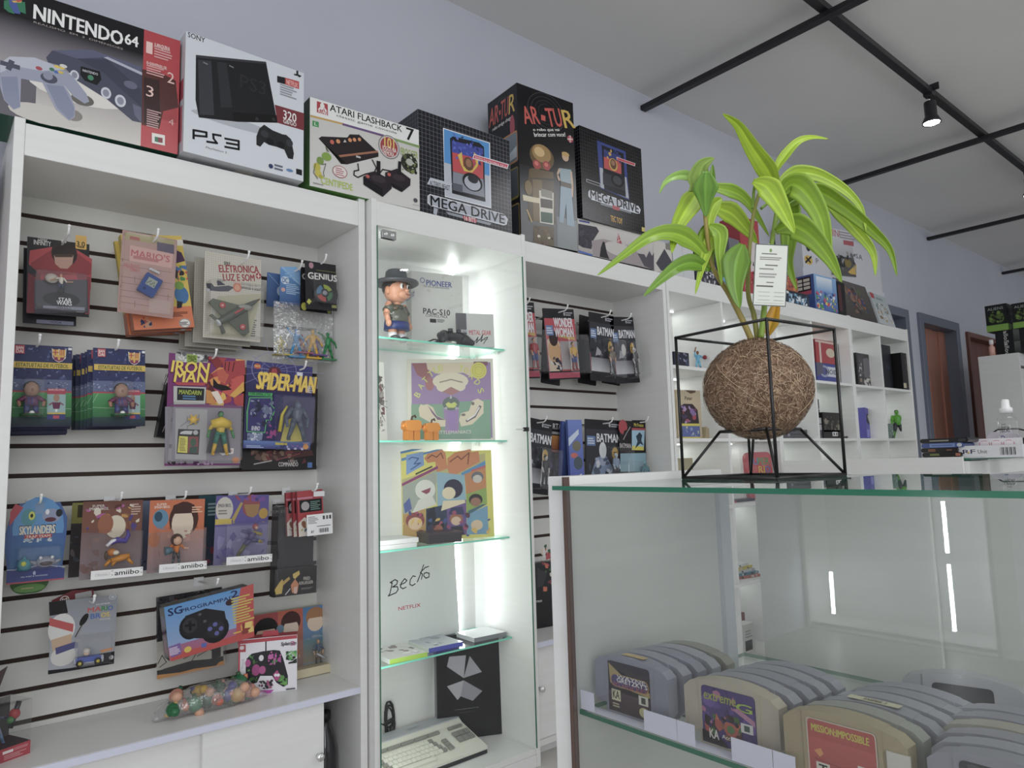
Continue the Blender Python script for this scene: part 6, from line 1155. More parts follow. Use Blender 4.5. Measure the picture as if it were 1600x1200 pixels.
# toy doll with a hat, seen half from behind
c = onY((620, 530), 2.10); root = empty('vinyl_doll', 'vinyl doll with grey hat, camouflage shirt and blue shorts on the top glass shelf', 'doll', Matrix.Translation((c.x, 2.10, Z1)) @ Matrix.Rotation(.32, 4, 'Z'))
H = .262
b = MB()
for s in (-1, 1):
    limb(b, [(s * .021, 0, .055), (s * .022, 0, .012)], [.017, .014], 'd0977c'); b.ball((s * .023, -.008, .010), (.016, .026, .011), '4a4a4c', 10, 6); b.tube([(s * .022, 0, .012), (s * .022, 0, .03)], .016, 'e8e8ea')
    limb(b, [(s * .040, .0, .125), (s * .052, .0, .092)], [.013, .011], 'd0977c'); limb(b, [(s * .052, .0, .092), (s * .054, -.01, .066)], [.011, .009], 'd0977c'); b.ball((s * .054, -.012, .058), (.010, .011, .013), 'd49c80', 8, 6)
b.tube([(0, 0, .125), (0, 0, .15)], .015, 'd0977c'); b.ball((0, 0, .178), (.044, .043, .044), 'd49c80', 20, 14); b.ball((0, -.034, .162), (.028, .018, .016), 'd8a286', 12, 8); b.ball((0, -.046, .174), (.008, .009, .007), 'd8a286', 10, 6)
for s in (-1, 1):
    b.ball((s * .043, .002, .175), (.008, .011, .015), 'cf9478', 10, 8); b.ball((s * .016, -.039, .188), (.008, .005, .010), 'f0eeea', 10, 8); b.ball((s * .015, -.043, .187), (.0045, .003, .007), '2a1e1a', 8, 6); b.tube([(s * .008, -.041, .203), (s * .017, -.041, .207), (s * .025, -.037, .202)], .0022, '3a2a24', n=6)
b.tube([(-.012, -.052, .160), (0, -.055, .157), (.012, -.052, .160)], .0018, '9a5a4c', n=6)
b.build('body', 'toy', root)
b = MB(); b.ball((0, .008, .19), (.046, .043, .040), '3a3230', 16, 10); b.build('hair', 'toy', root)
b = MB(); b.lathe([(0, .250), (.030, .252), (.036, .246), (.041, .216), (.072, .206), (.078, .210), (.078, .204), (.070, .199), (.040, .204), (0, .206)], (0, 0, 0), '4d4f54', 26); b.tube([(.042 * math.cos(t), .042 * math.sin(t), .217) for t in [2 * PI * i / 20 for i in range(21)]], .0045, '2e2f33', n=6); b.build('hat', 'toy', root)
b = MB(); b.tube([(0, 0, .062), (0, 0, .08), (0, 0, .11), (0, 0, .128)], [.043, .042, .036, .024], '55584c', n=16, flat=.8)
for s in (-1, 1): b.tube([(s * .028, 0, .124), (s * .048, 0, .100)], [.017, .018], '50544a', n=10)
for i in range(16): t = i * 1.9; z = .068 + .05 * ((i * 7) % 16) / 16; b.ball((.037 * math.cos(t) * (1 - (z - .06) * 3), .030 * math.sin(t) * (1 - (z - .06) * 3), z), (.012, .010, .007), ('8a8a80', '3a3c36', '6a5a48', 'b0aea6')[i % 4], 8, 6)
b.build('shirt', 'toy', root)
b = MB(); b.tube([(0, 0, .040), (0, 0, .068)], [.046, .044], '27356e', n=16, flat=.8); b.tube([(.046, -.004, .042), (.044, -.004, .068)], .006, '6a78c0', n=6); b.build('shorts', 'toy', root)
q = quad((643, 537), (719, 536), (642, 413), z=Z1, Y=2.14, yaw=0)
q = (frame(Vector((onY((643, 500), 2.175).x, 2.175, Z1)), *rot_axes(-12, 0)[:2]), .205, .286)
boxthing('software_box', 'tall grey carton with blue heading behind the doll, top glass shelf', 'box', q, .055, PX(q, 4.8, 570, 310, [('uv', ('g', 0, 0, 1, 1, 'cfcfca', 'd9d9d4')), ('uv', ('n', 0, .5, 1, 1, 16, .03, ['c9c9c2', 'd2d0c6'], 6)), ('o', 432, 614, 18, 20, .25, '3a4a9a'), ('t', 'PIONEER', 462, 652, 652, 630, '3a4a9a', 1.6), ('t', 'The Art of Entertainment', 437, 664, 632, 668, '5a5a60', 0), ('t', 'PAC-S10', 438, 864, 638, 838, '26262a', 1.4), ('t', 'CONTROL PACK', 456, 888, 622, 878, '3a3a3e', 0), ('r', 488, 930, 535, 905, '2a2a2e'), ('f', 542, 930, 600, 908, 3, '6a6a6e')]), left=[('t', 'PIONEER', .3, .45, .7, .9, '6a74b0', 0, 0, 1.57)], cols=('d4d4cf', 'e0e0dc', 'e0e0dc', 'd8d8d4', 'd4d4d0', 'c0c0bc'))
c = onY((700, 520), 2.09); root = empty('game_controller', 'black gamepad with its cable, in front of the tall grey carton', 'gamepad', Matrix.Translation((c.x, 2.065, Z1)) @ Matrix.Rotation(.1, 4, 'Z'))
b = MB(); b.ball((0, 0, .030), (.052, .034, .018), '2a2a2e', 18, 10)
for s in (-1, 1): b.tube([(s * .036, .0, .032), (s * .055, -.014, .022), (s * .066, -.032, .011)], [.022, .019, .011], '26262a', n=12); b.ball((s * .066, -.032, .012), .0115, '26262a', 10, 8); b.tube([(s * .035, .022, .036), (s * .035, .03, .040)], [.014, .011], '1c1c20', n=10)
b.build('shell', 'toy', root)
for s in (-1, 1): MB().lathe([(0, 0), (.011, 0), (.008, .006), (.010, .011), (0, .013)], (s * .02, -.014, .046), '35353a', 14).build('thumbstick', 'toy', root)
MB().tube([(-.02, .03, .03), (-.05, .035, .012), (-.075, .01, .006), (-.06, -.02, .005), (-.085, -.01, .012), (-.07, .02, .018), (-.09, .03, .008), (-.12, .01, .004)], .0028, '1a1a1d', n=6).build('cable', 'toy', root)
c = onY((714, 540), 2.07); q = (frame(Vector((c.x, 2.07, Z1)), *rot_axes(-22, 3)[:2]), .142, .125)
boxthing('game_case', 'square disc case with red heading and black signature, top glass shelf', 'game case', q, .011, PX(q, 4.8, 570, 310, [('uv', ('r', 0, 0, 1, 1, 'cbccc8')), ('uv', ('r', 0, 0, .27, 1, '55555a')), ('t', 'PlayStation', 740, 1060, 756, 930, 'c8c8cc', 1, 0, 1.57), ('t', 'METAL GEAR', 783, 1022, 946, 992, 'c03038', 1.2), ('l', [(815, 1090), (850, 1040), (835, 1085), (870, 1050), (885, 1020), (870, 1075), (905, 1045), (922, 1040), (890, 1090)], .018, '1d1d20'), ('l', [(830, 1065), (925, 1055)], .012, '1d1d20')]), cols=('cbccc8', '3a3a3e', 'b8b8b8', '8a8a8c', 'b0b0b0', '8a8a8a'), m='gloss')
# second shelf
c = onY((593, 680), 2.06); q = (frame(Vector((1.092, 2.075, Z2)), *rot_axes(8, 4)[:2]), .118, .268)
boxthing('comic_album', 'grey and green ink-splash picture cover standing at the left of the second shelf', 'picture cover', q, .006, [('g', 0, 0, 1, 1, 'c5c4bc', 'd4d4cc'), ('n', .4, .12, .95, .85, 46, .10, ['77706c', '5a5450', '96908a', '6d4a48'], 33), ('n', .1, .35, .55, .75, 16, .13, ['7a9a5a', '8fae62', '64824a'], 12), ('n', .3, .2, .7, .4, 10, .08, ['8a5a58', 'a88a7a', '4a4240'], 7), ('o', .18, .06, .1, .05, .3, '3a3a3a')] + [('l', [(.65, .5), (.65 + .4 * math.cos(t), .5 + .36 * math.sin(t))], .014, '4f4a48') for t in [i * .55 for i in range(12)]], cols=('c5c4bc',) * 6, m='gloss')
c = onY((637, 687), 2.215); q = (frame(Vector((c.x, 2.215, Z2)), *rot_axes(-33, 3)[:2]), .318, .305)
boxthing('framed_cover', 'framed purple and green picture with curved yellow lettering on the second shelf', 'framed picture', q, .012, PX(q, 5.714, 570, 530, [('uv', ('r', 0, 0, 1, 1, 'd9d6c4')), ('uv', ('r', .05, .03, .97, .955, '8f6fa0')), ('p', [(420, 215), (545, 215), (610, 400), (470, 320)], '8f4a4a'), ('p', [(550, 212), (970, 205), (960, 340), (880, 300), (650, 310), (560, 270)], 'd2c2a4'), ('p', [(970, 200), (1095, 200), (1100, 230), (1000, 260)], '7a4050'), ('p', [(415, 580), (700, 580), (720, 890), (415, 890)], '6f9a78'), ('p', [(840, 560), (1120, 540), (1125, 890), (840, 890)], '6a9a78'), ('p', [(640, 840), (960, 830), (940, 892), (660, 892)], '5f9070'), ('e', 580, 400, 40, 60, 'a05a58'),
    ('e', 765, 375, 160, 78, 'd8cdb0'), ('e', 710, 430, 70, 42, 'd8cdb0'), ('e', 830, 425, 70, 42, 'd8cdb0'), ('l', [(670, 385), (770, 360), (870, 385)], .014, '8a7a6c'), ('p', [(690, 470), (770, 425), (850, 465), (770, 500)], 'a0605c'), ('e', 770, 575, 76, 62, '4c5c54'), ('p', [(720, 580), (745, 560), (770, 575), (800, 560), (825, 580), (800, 612), (745, 612)], 'c0c848'), ('p', [(757, 530), (768, 495), (780, 530)], 'b8b8bc'), ('p', [(700, 620), (735, 600), (735, 628)], 'a8a8ac'), ('p', [(845, 620), (808, 600), (808, 628)], 'a8a8ac'),
    ('p', [(480, 620), (500, 580), (520, 590), (560, 580), (610, 610), (640, 680), (720, 720), (720, 780), (640, 780), (560, 730), (490, 690)], 'd6c8a6'), ('p', [(560, 585), (640, 685), (720, 722), (650, 720), (600, 660)], '6a4a68'), ('p', [(860, 660), (930, 640), (960, 550), (1010, 530), (1060, 560), (1060, 660), (960, 760), (860, 780), (840, 720)], 'd6c8a6'), ('l', [(910, 730), (980, 690), (1030, 600)], .03, '5a4a50'), ('l', [(915, 722), (980, 680), (1022, 610)], .014, 'e6e2dc'), ('e', 965, 575, 14, 16, '6a5a4c'), ('e', 880, 675, 20, 12, '6a5a4c'), ('p', [(725, 640), (835, 640), (815, 830), (760, 830)], '8a62a8'), ('e', 1016, 280, 72, 74, 'cfc83a'), ('o', 1016, 280, 56, 58, .06, '9a9428'), ('o', 1016, 280, 36, 38, .08, '9a9428')] +
    [('t', ch, x - 20, y + 26, x + 20, y - 26, 'c9cc5a', 1.4, 0, rt) for ch, x, y, rt in (('B', 470, 495, 1.0), ('A', 500, 420, .9), ('T', 540, 365, .75), ('T', 590, 310, .55), ('L', 635, 275, .35), ('E', 678, 258, .15), ('T', 860, 260, -.2), ('O', 905, 280, -.4), ('A', 955, 330, -.7), ('D', 1005, 385, -.85), ('S', 1035, 460, -1.2))] + [('t', 'BATTLEMANIACS', 620, 850, 950, 812, 'd8d4c8', .8)]), cols=('d9d6c4', 'b8b5a6', 'b8b5a6', 'a8a598', 'c8c5b6', 'b0ada0'), m='gloss')
for i, (px, sc, yy, lb) in enumerate(((643, .060, 2.07, 'small orange toy figure, left one of two in front of the framed picture'), (674, .052, 2.055, 'small orange toy figure, right one of two in front of the framed picture'))):
    c = onY((px, 680), yy); b = MB(); k = sc
    b.rbox(-.42 * k, -.25 * k, 0, -.03 * k, .25 * k, .62 * k, .1 * k, 'd88a3a'); b.rbox(.03 * k, -.25 * k, 0, .42 * k, .25 * k, .62 * k, .1 * k, 'd88a3a'); b.rbox(-.5 * k, -.3 * k, .55 * k, .5 * k, .3 * k, 1.15 * k, .22 * k, 'dd9240', n=5); b.tube([(-.4 * k, 0, 1.0 * k), (-.62 * k, -.1 * k, .7 * k)], .14 * k, 'd88a3a'); b.tube([(.4 * k, 0, 1.0 * k), (.62 * k, -.1 * k, .7 * k)], .14 * k, 'd88a3a'); b.tube([(0, 0, 1.1 * k), (.05 * k, 0, 1.35 * k), (.25 * k, 0, 1.42 * k), (.3 * k, 0, 1.3 * k)], .06 * k, '4a3a2c')
    tag(b.build('toy_figure', 'toy', mx=Matrix.Translation((c.x, yy, Z2))), lb, 'toy figure')
# third shelf
q = (frame(Vector((1.085, 2.10, Z3)), *rot_axes(2, 5)[:2]), .085, .285)
boxthing('game_case', 'dark game case with a white price sticker at the left of the third shelf', 'game case', q, .014, [('g', 0, 0, 1, 1, '4a4c4a', '3a3c3e'), ('f', .25, .84, .9, .88, 2, '8a8c8c'), ('r', .3, .66, .95, .70, 'd8d8d4'), ('r', .45, .56, .95, .655, 'e6e6e2'), ('f', .6, .575, .85, .625, 2, '3a3a3a'), ('n', 0, 0, 1, .5, 12, .2, ['55575a', '3f4142'], 6)], cols=('3a3c3e',) * 6, m='gloss')
c = onY((629, 842), 2.19); q = (frame(Vector((c.x, 2.19, Z3)), *rot_axes(-22, 3)[:2]), .335, .315)
def face(x, y, r, skin, hair): return [('e', x, y - r * .2, r * 1.05, r * .9, hair), ('e', x, y + r * .15, r * .8, r * .7, skin)]
boxthing('record_sleeve', 'record sleeve with slanted comic panels and orange block lettering on the third shelf', 'record sleeve', q, .005, PX(q, 5.714, 570, 690, [('uv', ('r', 0, 0, 1, 1, 'd8d05a')), ('p', [(318, 110), (520, 66), (420, 66), (318, 90)], '3f78a8'), ('p', [(325, 150), (640, 70), (700, 68), (330, 175)], '4a80b0'), ('p', [(330, 340), (1075, 100), (1078, 300), (335, 420)], 'b8b070'), ('p', [(370, 120), (520, 90), (530, 210), (440, 260), (370, 300)], '6f94c8'), ('p', [(530, 150), (560, 110), (690, 70), (720, 100), (740, 240), (640, 275), (630, 180), (560, 190)], 'c8783a'), ('p', [(735, 150), (800, 100), (945, 66), (950, 95), (1015, 85), (1028, 180), (860, 270), (760, 320), (740, 240)], 'c8783a'),
    ('l', [(560, 150), (600, 120), (640, 140), (680, 100), (700, 150)], .012, '7a3a24'), ('l', [(760, 180), (830, 130), (860, 160), (930, 100), (920, 200)], .012, '7a3a24'), ('l', [(390, 160), (420, 140), (480, 150), (440, 200), (500, 190), (410, 250)], .012, '34548a'), ('p', [(450, 285), (600, 215), (605, 228), (455, 298)], '2f3a24'), ('p', [(330, 375), (650, 215), (655, 240), (332, 400)], '8a2a6a'), ('p', [(860, 280), (1075, 170), (1078, 210), (865, 305)], '3f88b8'), ('p', [(950, 255), (1078, 210), (1078, 235), (950, 290)], 'c04a50'),
    ('p', [(335, 400), (635, 265), (640, 560), (340, 650)], 'a0a89a'), ('p', [(640, 270), (890, 300), (905, 540), (650, 650)], '8ab0c0'), ('p', [(890, 290), (1078, 230), (1085, 410), (905, 470)], 'c07a3a'), ('p', [(905, 470), (1085, 410), (1092, 560), (910, 650)], '8aa848'), ('p', [(340, 650), (540, 600), (545, 860), (340, 868)], 'b89048'), ('p', [(545, 600), (730, 560), (740, 850), (545, 860)], '2c3a54'), ('p', [(730, 560), (905, 520), (910, 830), (740, 850)], '6a4a8a'), ('p', [(910, 650), (1095, 570), (1105, 825), (912, 830)], '6a9ab8'),
    ('e', 540, 430, 90, 90, 'd8d8cc'), ('p', [(420, 640), (480, 520), (600, 480), (640, 560)], 'd4d4c8'), ('p', [(500, 445), (590, 410), (580, 450), (550, 470)], '8a3a50'), ('p', [(345, 560), (400, 500), (420, 600), (360, 640)], '4a5a9a'), ('e', 790, 420, 85, 85, '26223c'), ('e', 750, 460, 60, 55, 'e0d2ac'), ('p', [(680, 620), (700, 530), (890, 520), (900, 545)], 'e0d2ac')] +
    face(1005, 325, 52, 'c8c0b4', '6a6a70') + face(990, 530, 58, '9a6a50', '2a2420') + [('p', [(920, 620), (1050, 560), (1085, 560), (930, 650)], '3f6a78')] + face(450, 720, 80, 'd8b890', '8a3a3a') + face(500, 825, 34, 'c89a78', '6a2a2c') + face(655, 770, 52, '9a5a44', '1d1d24') + [('p', [(560, 620), (620, 580), (640, 700), (560, 760)], '16202c')] + face(815, 700, 56, 'd8b898', 'a0603c') + [('p', [(745, 650), (770, 590), (870, 580), (890, 650)], '2f3260'), ('p', [(770, 760), (870, 750), (890, 830), (760, 840)], '2a2a3c')] + face(1000, 735, 66, 'd8bc98', '6aa0b8') + [('uv', ('n', 0, 0, 1, .35, 30, .03, ['a03a60', '3a4a8a', 'd8b048', '5a2a40'], 44))]), cols=('d8d0b0',) * 6, m='gloss')
for i, (dz, lb) in enumerate(((0, 'lower of two white cases stacked at the left front of the third shelf'), (.0152, 'upper of two white cases stacked at the left front of the third shelf'))):
    c = onY((604, 858), 2.035); o = MB(); o.rbox(0, 0, 0, .19, .135, .0145, .003, 'e4e6e4', axis='z'); art(o, .19, .0145, [('f', .02, .2, .12, .8, 2, '8a8c8c'), ('r', .3, .1, .302, .9, 'b0b2b2')])
    tag(o.build('game_case', 'card', mx=Matrix.Translation((1.094 + .006 * i, 2.035 + .004 * i, Z3 + dz)) @ Matrix.Rotation(-.03 * i, 4, 'Z')), lb, 'game case')
c = onY((672, 846), 2.05); o = MB(); o.box(0, 0, 0, .125, .10, .030, '2a2228'); o.box(-.002, -.002, .0302, .127, .102, .036, '3d3338'); tag(o.build('cartridge_box', 'toy', mx=Matrix.Translation((c.x, 2.06, Z3)) @ Matrix.Rotation(-.18, 4, 'Z')), 'flat dark brown box in front of the record sleeve', 'box')
# fourth shelf
q = quad((592, 1008), (718, 981), (592, 840), Y=2.2); w_, h_ = q[1], .42
c0 = onY((718, 981), 2.2); q = (frame(Vector((c0.x - .335, 2.2, Z4)), *rot_axes(0, 4)[:2]), .335, .335)
boxthing('signed_board', 'pale grey board with black handwriting and red capitals leaning on the fourth shelf', 'board', q, .004, PX(q, 5.714, 570, 850, [('uv', ('r', 0, 0, 1, 1, 'd2d7d4')), ('l', [(235, 350), (245, 345), (225, 440), (210, 465)], .011, '121214'), ('l', [(225, 345), (270, 318), (292, 330), (285, 360), (245, 385), (290, 380), (298, 405), (280, 435), (208, 465)], .011, '121214'), ('l', [(315, 365), (360, 345), (375, 325), (355, 310), (325, 350), (318, 385), (340, 400), (370, 385)], .011, '121214'), ('l', [(452, 290), (430, 285), (405, 320), (402, 360), (425, 372), (450, 355)], .011, '121214'), ('l', [(525, 185), (500, 260), (468, 340)], .011, '121214'), ('l', [(570, 200), (540, 210), (495, 255), (515, 270), (505, 315)], .011, '121214'), ('l', [(550, 255), (575, 262), (572, 295), (545, 305), (525, 285), (530, 262), (550, 255)], .011, '121214'), ('t', 'NETFLIX', 300, 595, 497, 528, 'b8283c', 1.8)]), cols=('d2d7d4',) * 6, m='gloss')
def flatcase(px, py, Y, w_, d_, rot, top, spine, lb, z=Z4, h=.0145, art_=None):
    c = onY((px, py), Y); b = MB(); b.box(0, 0, 0, w_, d_, h, cols=(spine, spine, spine, 'd8dcdc', top, spine))
    art(b, w_, h, art_ or [('n', .05, .05, .95, .95, 16, .13, ['8a7a78', 'c8c8c8', '6a5a58', 'e8e8e8'], 5)], 'top', d_)
    tag(b.build('game_case', 'gloss', mx=Matrix.Translation((c.x, Y, z)) @ Matrix.Rotation(rot, 4, 'Z')), lb, 'game case')
flatcase(609, 1036, 2.035, .135, .185, -.06, 'd2d0cc', 'a5cf36', 'flat game case with a lime green spine, front left of the fourth shelf')
flatcase(670, 1023, 2.06, .135, .17, -.05, 'b9bec4', '3a40b0', 'flat game case with a deep blue spine in the middle of the fourth shelf', art_=[('g', 0, 0, 1, 1, 'c2c8cc', '9aa2ac'), ('n', .1, .1, .9, .9, 14, .12, ['d8dcdc', '8a929a', 'a8b4c0'], 8), ('r', 0, .93, 1, 1, '3a48a8')])
flatcase(741, 1000, 2.06, .14, .125, -.55 + .5, 'c9ccce', '8a8a92', 'flat silver case at the right of the fourth shelf', art_=[('r', .02, .02, .98, .98, 'd2d4d6')])
# bottom: black box and home computer
q = quad((691, 1133), (773, 1148.5), (688, 1016), Y=2.17); c = onY((691, 1133), 2.17)
q = (frame(Vector((c.x, 2.20, ZB)), *rot_axes(-24, 1)[:2]), .235, .36)
boxthing('black_box', 'tall shrink-wrapped black box with a silver four-part emblem, cabinet floor', 'box', q, .05, PX(q, 4.2105, 500, 1000, [('uv', ('r', 0, 0, 1, 1, '1f1e24')), ('p', [(945, 250), (835, 175), (850, 110), (960, 100)], 'b5b2ba'), ('p', [(945, 250), (985, 105), (1065, 210)], 'a9a8b0'), ('p', [(945, 265), (835, 305), (905, 395), (925, 370)], 'b5b2ba'), ('p', [(945, 265), (1068, 335), (1005, 400), (925, 370)], '9a98a2'), ('t', 'UMBRELLA', 885, 460, 1048, 442, 'c8c6cc', 1.4), ('f', 910, 480, 1030, 466, 1, '8a8890')]), right=[('f', .3, .2, .7, .6, 12, '55555c')], cols=('1f1e24', '3a3a40', '2a2a30', '26262a', '3a3a40', '1a1a1e'), m='gloss')
CX_, CY_, CA = 1.135, 1.995, 0.03
root = empty('home_computer', 'cream home computer with grey keys on the cabinet floor', 'computer', Matrix.Translation((CX_, CY_, ZB)) @ Matrix.Rotation(CA, 4, 'Z'))
b = MB(); b.prism([(0, 0), (.215, 0), (.215, .075), (.155, .075), (.14, .066), (0, .022)], 0, .40, 'dcdccf', T=Matrix.Rotation(PI / 2, 4, 'Z') @ Matrix.Scale(-1, 4, (0, 1, 0)))
b.build('case', 'toy', root)
b = MB(); b.box(.002, -.0012, 0, .398, .214, .012, '222226'); b.build('base', 'toy', root)
b = MB(); b.box(0, .1555, .0752, .40, .215, .079, 'b4b8bc'); art(b, 1, 1, [('f', .5, .3, .62, .6, 3, '8d9196')], org=(Vector((0, .156, .0791)), Vector((.4, 0, 0)), Vector((0, .058, 0)), Vector((0, 0, 1)))); b.build('lid', 'toy', root)
SL = math.atan2(.044, .14); KT = Matrix.Rotation(SL, 4, 'X')
def key(x, y, kw, kd, col): MB().box(.0006, .0006, 0, kw - .0006, kd - .0006, .007, col).build('key', 'toy', root, Matrix.Translation((x, y, .0225 + y * math.tan(SL))) @ KT, bevel=.001)
for i in range(5): key(.03 + i * .052, .116, .05, .014, '8f9088')
for r_ in range(4):
    for i in range(13): key(.018 + .006 * r_ + i * .0172, .034 + .0178 * (3 - r_) , .0168, .0172, 'e0e0d4' if 0 < i < 12 else '8d8e86')
key(.07, .014, .13, .017, 'e0e0d4'); key(.03, .014, .036, .017, '8d8e86')
for i in range(3): key(.325 + i * .02, .116, .019, .013, '8a8b83')
for i in range(2):
    for j in range(3): key(.322 + j * .023, .052 + i * .026, .022, .024, '8a8b85')
for j in range(3): key(.268, .034 + j * .0178, .02, .017, '8d8e86')
b = MB(); p0 = Vector((1.288, 2.233, ZB + .004)); P = []
for i in range(90):
    t = i / 90 * 2 * PI * 7; P.append(p0 + Vector((.016 * math.cos(t) + .003 * math.sin(i), .006 * math.sin(t * 1.3), max(.006, .10 + .058 * math.sin(t) + .012 * math.sin(i * .21)))))
P += [p0 + Vector((-.03, 0, .10)), p0 + Vector((-.07, 0, .094)), p0 + Vector((-.11, 0, .08))]
b.tube(P, .0026, '1a1a1d', n=6); b.tube([p0 + Vector((-.02, 0, .095)), p0 + Vector((.02, 0, .10)), p0 + Vector((.01, -.008, .11)), p0 + Vector((-.02, -.006, .10))], .005, '161619', n=8); b.tube([p0 + Vector((.004, -.01, 0)), p0 + Vector((.004, -.01, .09))], .008, '1d1d20'); tag(b.build('cable_bundle', 'toy'), 'bundled black power cable standing behind the cream computer', 'cable')

# ------------------------------------------------------------------ packs on the second slatwall
def cpack(label, BL, BR, TL, Y, col, logo, accents, lc='e2e2e6', strip=None, fig=None, peg=True, bl=(.42, .05, 1.12, .62), sub=None, disc=True, base='1d1c22', figcols=None, name='figure_card'):
    q = quad(BL, BR, TL, Y=Y)
    it = [('r', 0, 0, 1, 1, base), ('r', .03, .12, 1, .86, col)] + accents
    if sub: it.append(('r', .05, .62, .28, .76, '5a78a8')); it.append(('f', .07, .64, .26, .74, 3, 'c8d0e0'))
    n = len(logo)
    for k, t in enumerate(logo): h_ = .13 if n > 1 else .12; it.append(('t', t, .32, .76 - .14 * (k + 1) + .14 + (-.02 if n > 1 else -.08), .92 if n > 1 else .98, .76 - .14 * (k + 1) + .14 + h_ - .02 - (0 if n > 1 else .06), lc, 2))
    it += [('f', .72, .90, .95, .96, 2, 'a8a8b0'), ('e', .68, .93, .03, .03, 'a8a8b0')]
    if disc: it.append(('e', .82, .52, .09, .09, 'c0982f')); it.append(('f', .77, .49, .87, .55, 2, '6a5418'))
    if strip: it.append(('r', 0.02, .02, 1, .10, strip))
    fc = figcols or dict(top='6a5a48', bot='4a4a55', hair='2a2226', skin='b8947c')
    pack(name, label, 'toy pack', q, it, bl, (lambda b, w, h: figure(b, w * .74, -.022, h * .12, h * .40, arm=((.12, .6), (.1, .45)), leg=.06, **fc)) if fig else None, edge='1d1c22', dep=.055, peg=(.5, .93, .05, 'holding the ' + label.split(',')[0].split(' with')[0]) if peg else None)
WWA = [('p', [(.05, .12), (.05, .55), (.3, .66), (.45, .5), (.4, .12)], 'cdb9a0'), ('e', .25, .40, .2, .16, 'c89a6a'), ('e', .26, .58, .14, .11, '3a2224'), ('n', .1, .12, .45, .32, 14, .06, ['23232e', '3a3a4c', 'd0d0d8'], 5), ('p', [(.4, .6), (.95, .55), (.95, .6), (.5, .63)], 'c8a03a'), ('g', .45, .14, 1, .54, 'b9b4b4', 'a8a0a4')]
WC = dict(skin='c09880', top='9a2f38', bot='3c4a80', hair='2a1e20', boot='8a3a34')
cpack('red and black figure card nearest the glass cabinet, partly hidden by its door', (801, 592), (844, 591), (795, 470), 2.09, 'b02f3c', ['WONDER', 'WOMAN'], WWA, strip='a8344c', fig=1, disc=False, figcols=WC)
cpack('red and black figure card in full view, second on the upper row', (858, 594), (906.7, 591.7), (856, 481.7), 2.09, 'b83040', ['WONDER', 'WOMAN'], WWA, strip='b03a54', fig=1, disc=False, sub=1, figcols=dict(WC, top='c8a04a'))
BA = [('p', [(.1, .14), (.3, .5), (.5, .42), (.6, .14)], 'a8a6ac'), ('n', .05, .3, 1, .62, 18, .1, ['2a2a34', '44444f', '1d1d24', '5a5a66'], 9), ('g', .05, .14, 1, .34, 'c4c4c8', '8a8a90'), ('l', [(.02, .4), (.05, .15)], .02, 'b03a44')]
cpack('glossy dark grey figure card with brown toy, third on the upper row', (922.5, 594), (961.7, 598), (920, 486.7), 2.08, '33343c', ['BATMAN'], BA, fig=1, sub=1)
cpack('dark grey figure card with black toy, last on the upper row', (963, 600), (1000, 597.5), (961, 495), 2.08, '3a3a42', ['BATMAN'], BA + [('e', .45, .5, .09, .09, 'd8d4d0')], fig=1, sub=1, figcols=dict(top='2a2a30', bot='2a2a30', hair='d0d0d0', skin='b0a8a8'))
for x0, x1, yy, lb in ((845, 868, 2.16, 'first'), (903, 925, 2.16, 'second'), (940, 962, 2.17, 'third')):
    q = quad((x0, 598), (x1, 602), (x0 - 2, 490), Y=yy); q = (q[0], q[1], q[2])
    tag(cardmesh(q[1] * 1.3, q[2], [('f', .1, .62, .9, .74, 1, '5a5a60')], '18171b').build('figure_card', 'card', mx=q[0]), 'black card, %s of three half hidden behind the upper row of figure cards' % lb, 'toy pack')
cpack('tall dark grey figure card beside the cabinet door, lower row', (806, 768), (856, 774), (798, 646), 2.08, '33343c', ['BATMAN'], BA, fig=1, figcols=dict(top='26262c', bot='3a3a40', hair='1d1d22', skin='c0bcb8'))
q = quad((851, 756), (884, 757), (851, 655), Y=2.14)
boxthing('figure_box', 'dark box with white capitals and an orange picture, lower row of the second slatwall', 'toy pack', q, .03, [('r', 0, 0, 1, 1, '26232a'), ('t', 'PORTA C', .05, .86, .98, .95, 'dcdcde', 1.4), ('r', .05, .78, .95, .82, 'a8a6a4'), ('g', .3, .5, .9, .76, '8a3a24', 'c8842f'), ('n', 0, 0, 1, .5, 14, .2, ['3a3444', '2d2f55', '55506a'], 4)], cols=('26232a',) * 6)
q = quad((875, 760), (905, 762), (873, 657), Y=2.11)
boxthing('blue_pack', 'dark blue pack with a yellow label behind the bright blue pack', 'toy pack', q, .012, [('g', 0, 0, 1, 1, '2a3566', '4a6ab8'), ('R', .35, .62, .95, .82, .05, 'd8cf3a'), ('f', .5, .1, .9, .55, 5, 'a8b4d8')], cols=('34489a',) * 6, m='gloss')
q = quad((892, 760), (914, 758), (886, 656), Y=2.075)
boxthing('blue_pack', 'bright blue and white narrow pack, lower row of the second slatwall', 'toy pack', q, .012, [('g', 0, 0, 1, 1, '3a4aa8', '5a78c8'), ('p', [(0, .60), (.75, .78), (.75, .86), (0, .72)], 'c8d4e8'), ('e', .55, .6, .3, .08, '77705c'), ('e', .35, .46, .25, .04, 'c05a50'), ('e', .6, .34, .32, .1, '4a5a62'), ('l', [(.35, .12), (.8, .17)], .05, 'dfe6f4'), ('l', [(.35, .06), (.8, .11)], .05, 'dfe6f4')], cols=('4a60b4',) * 6, m='gloss')
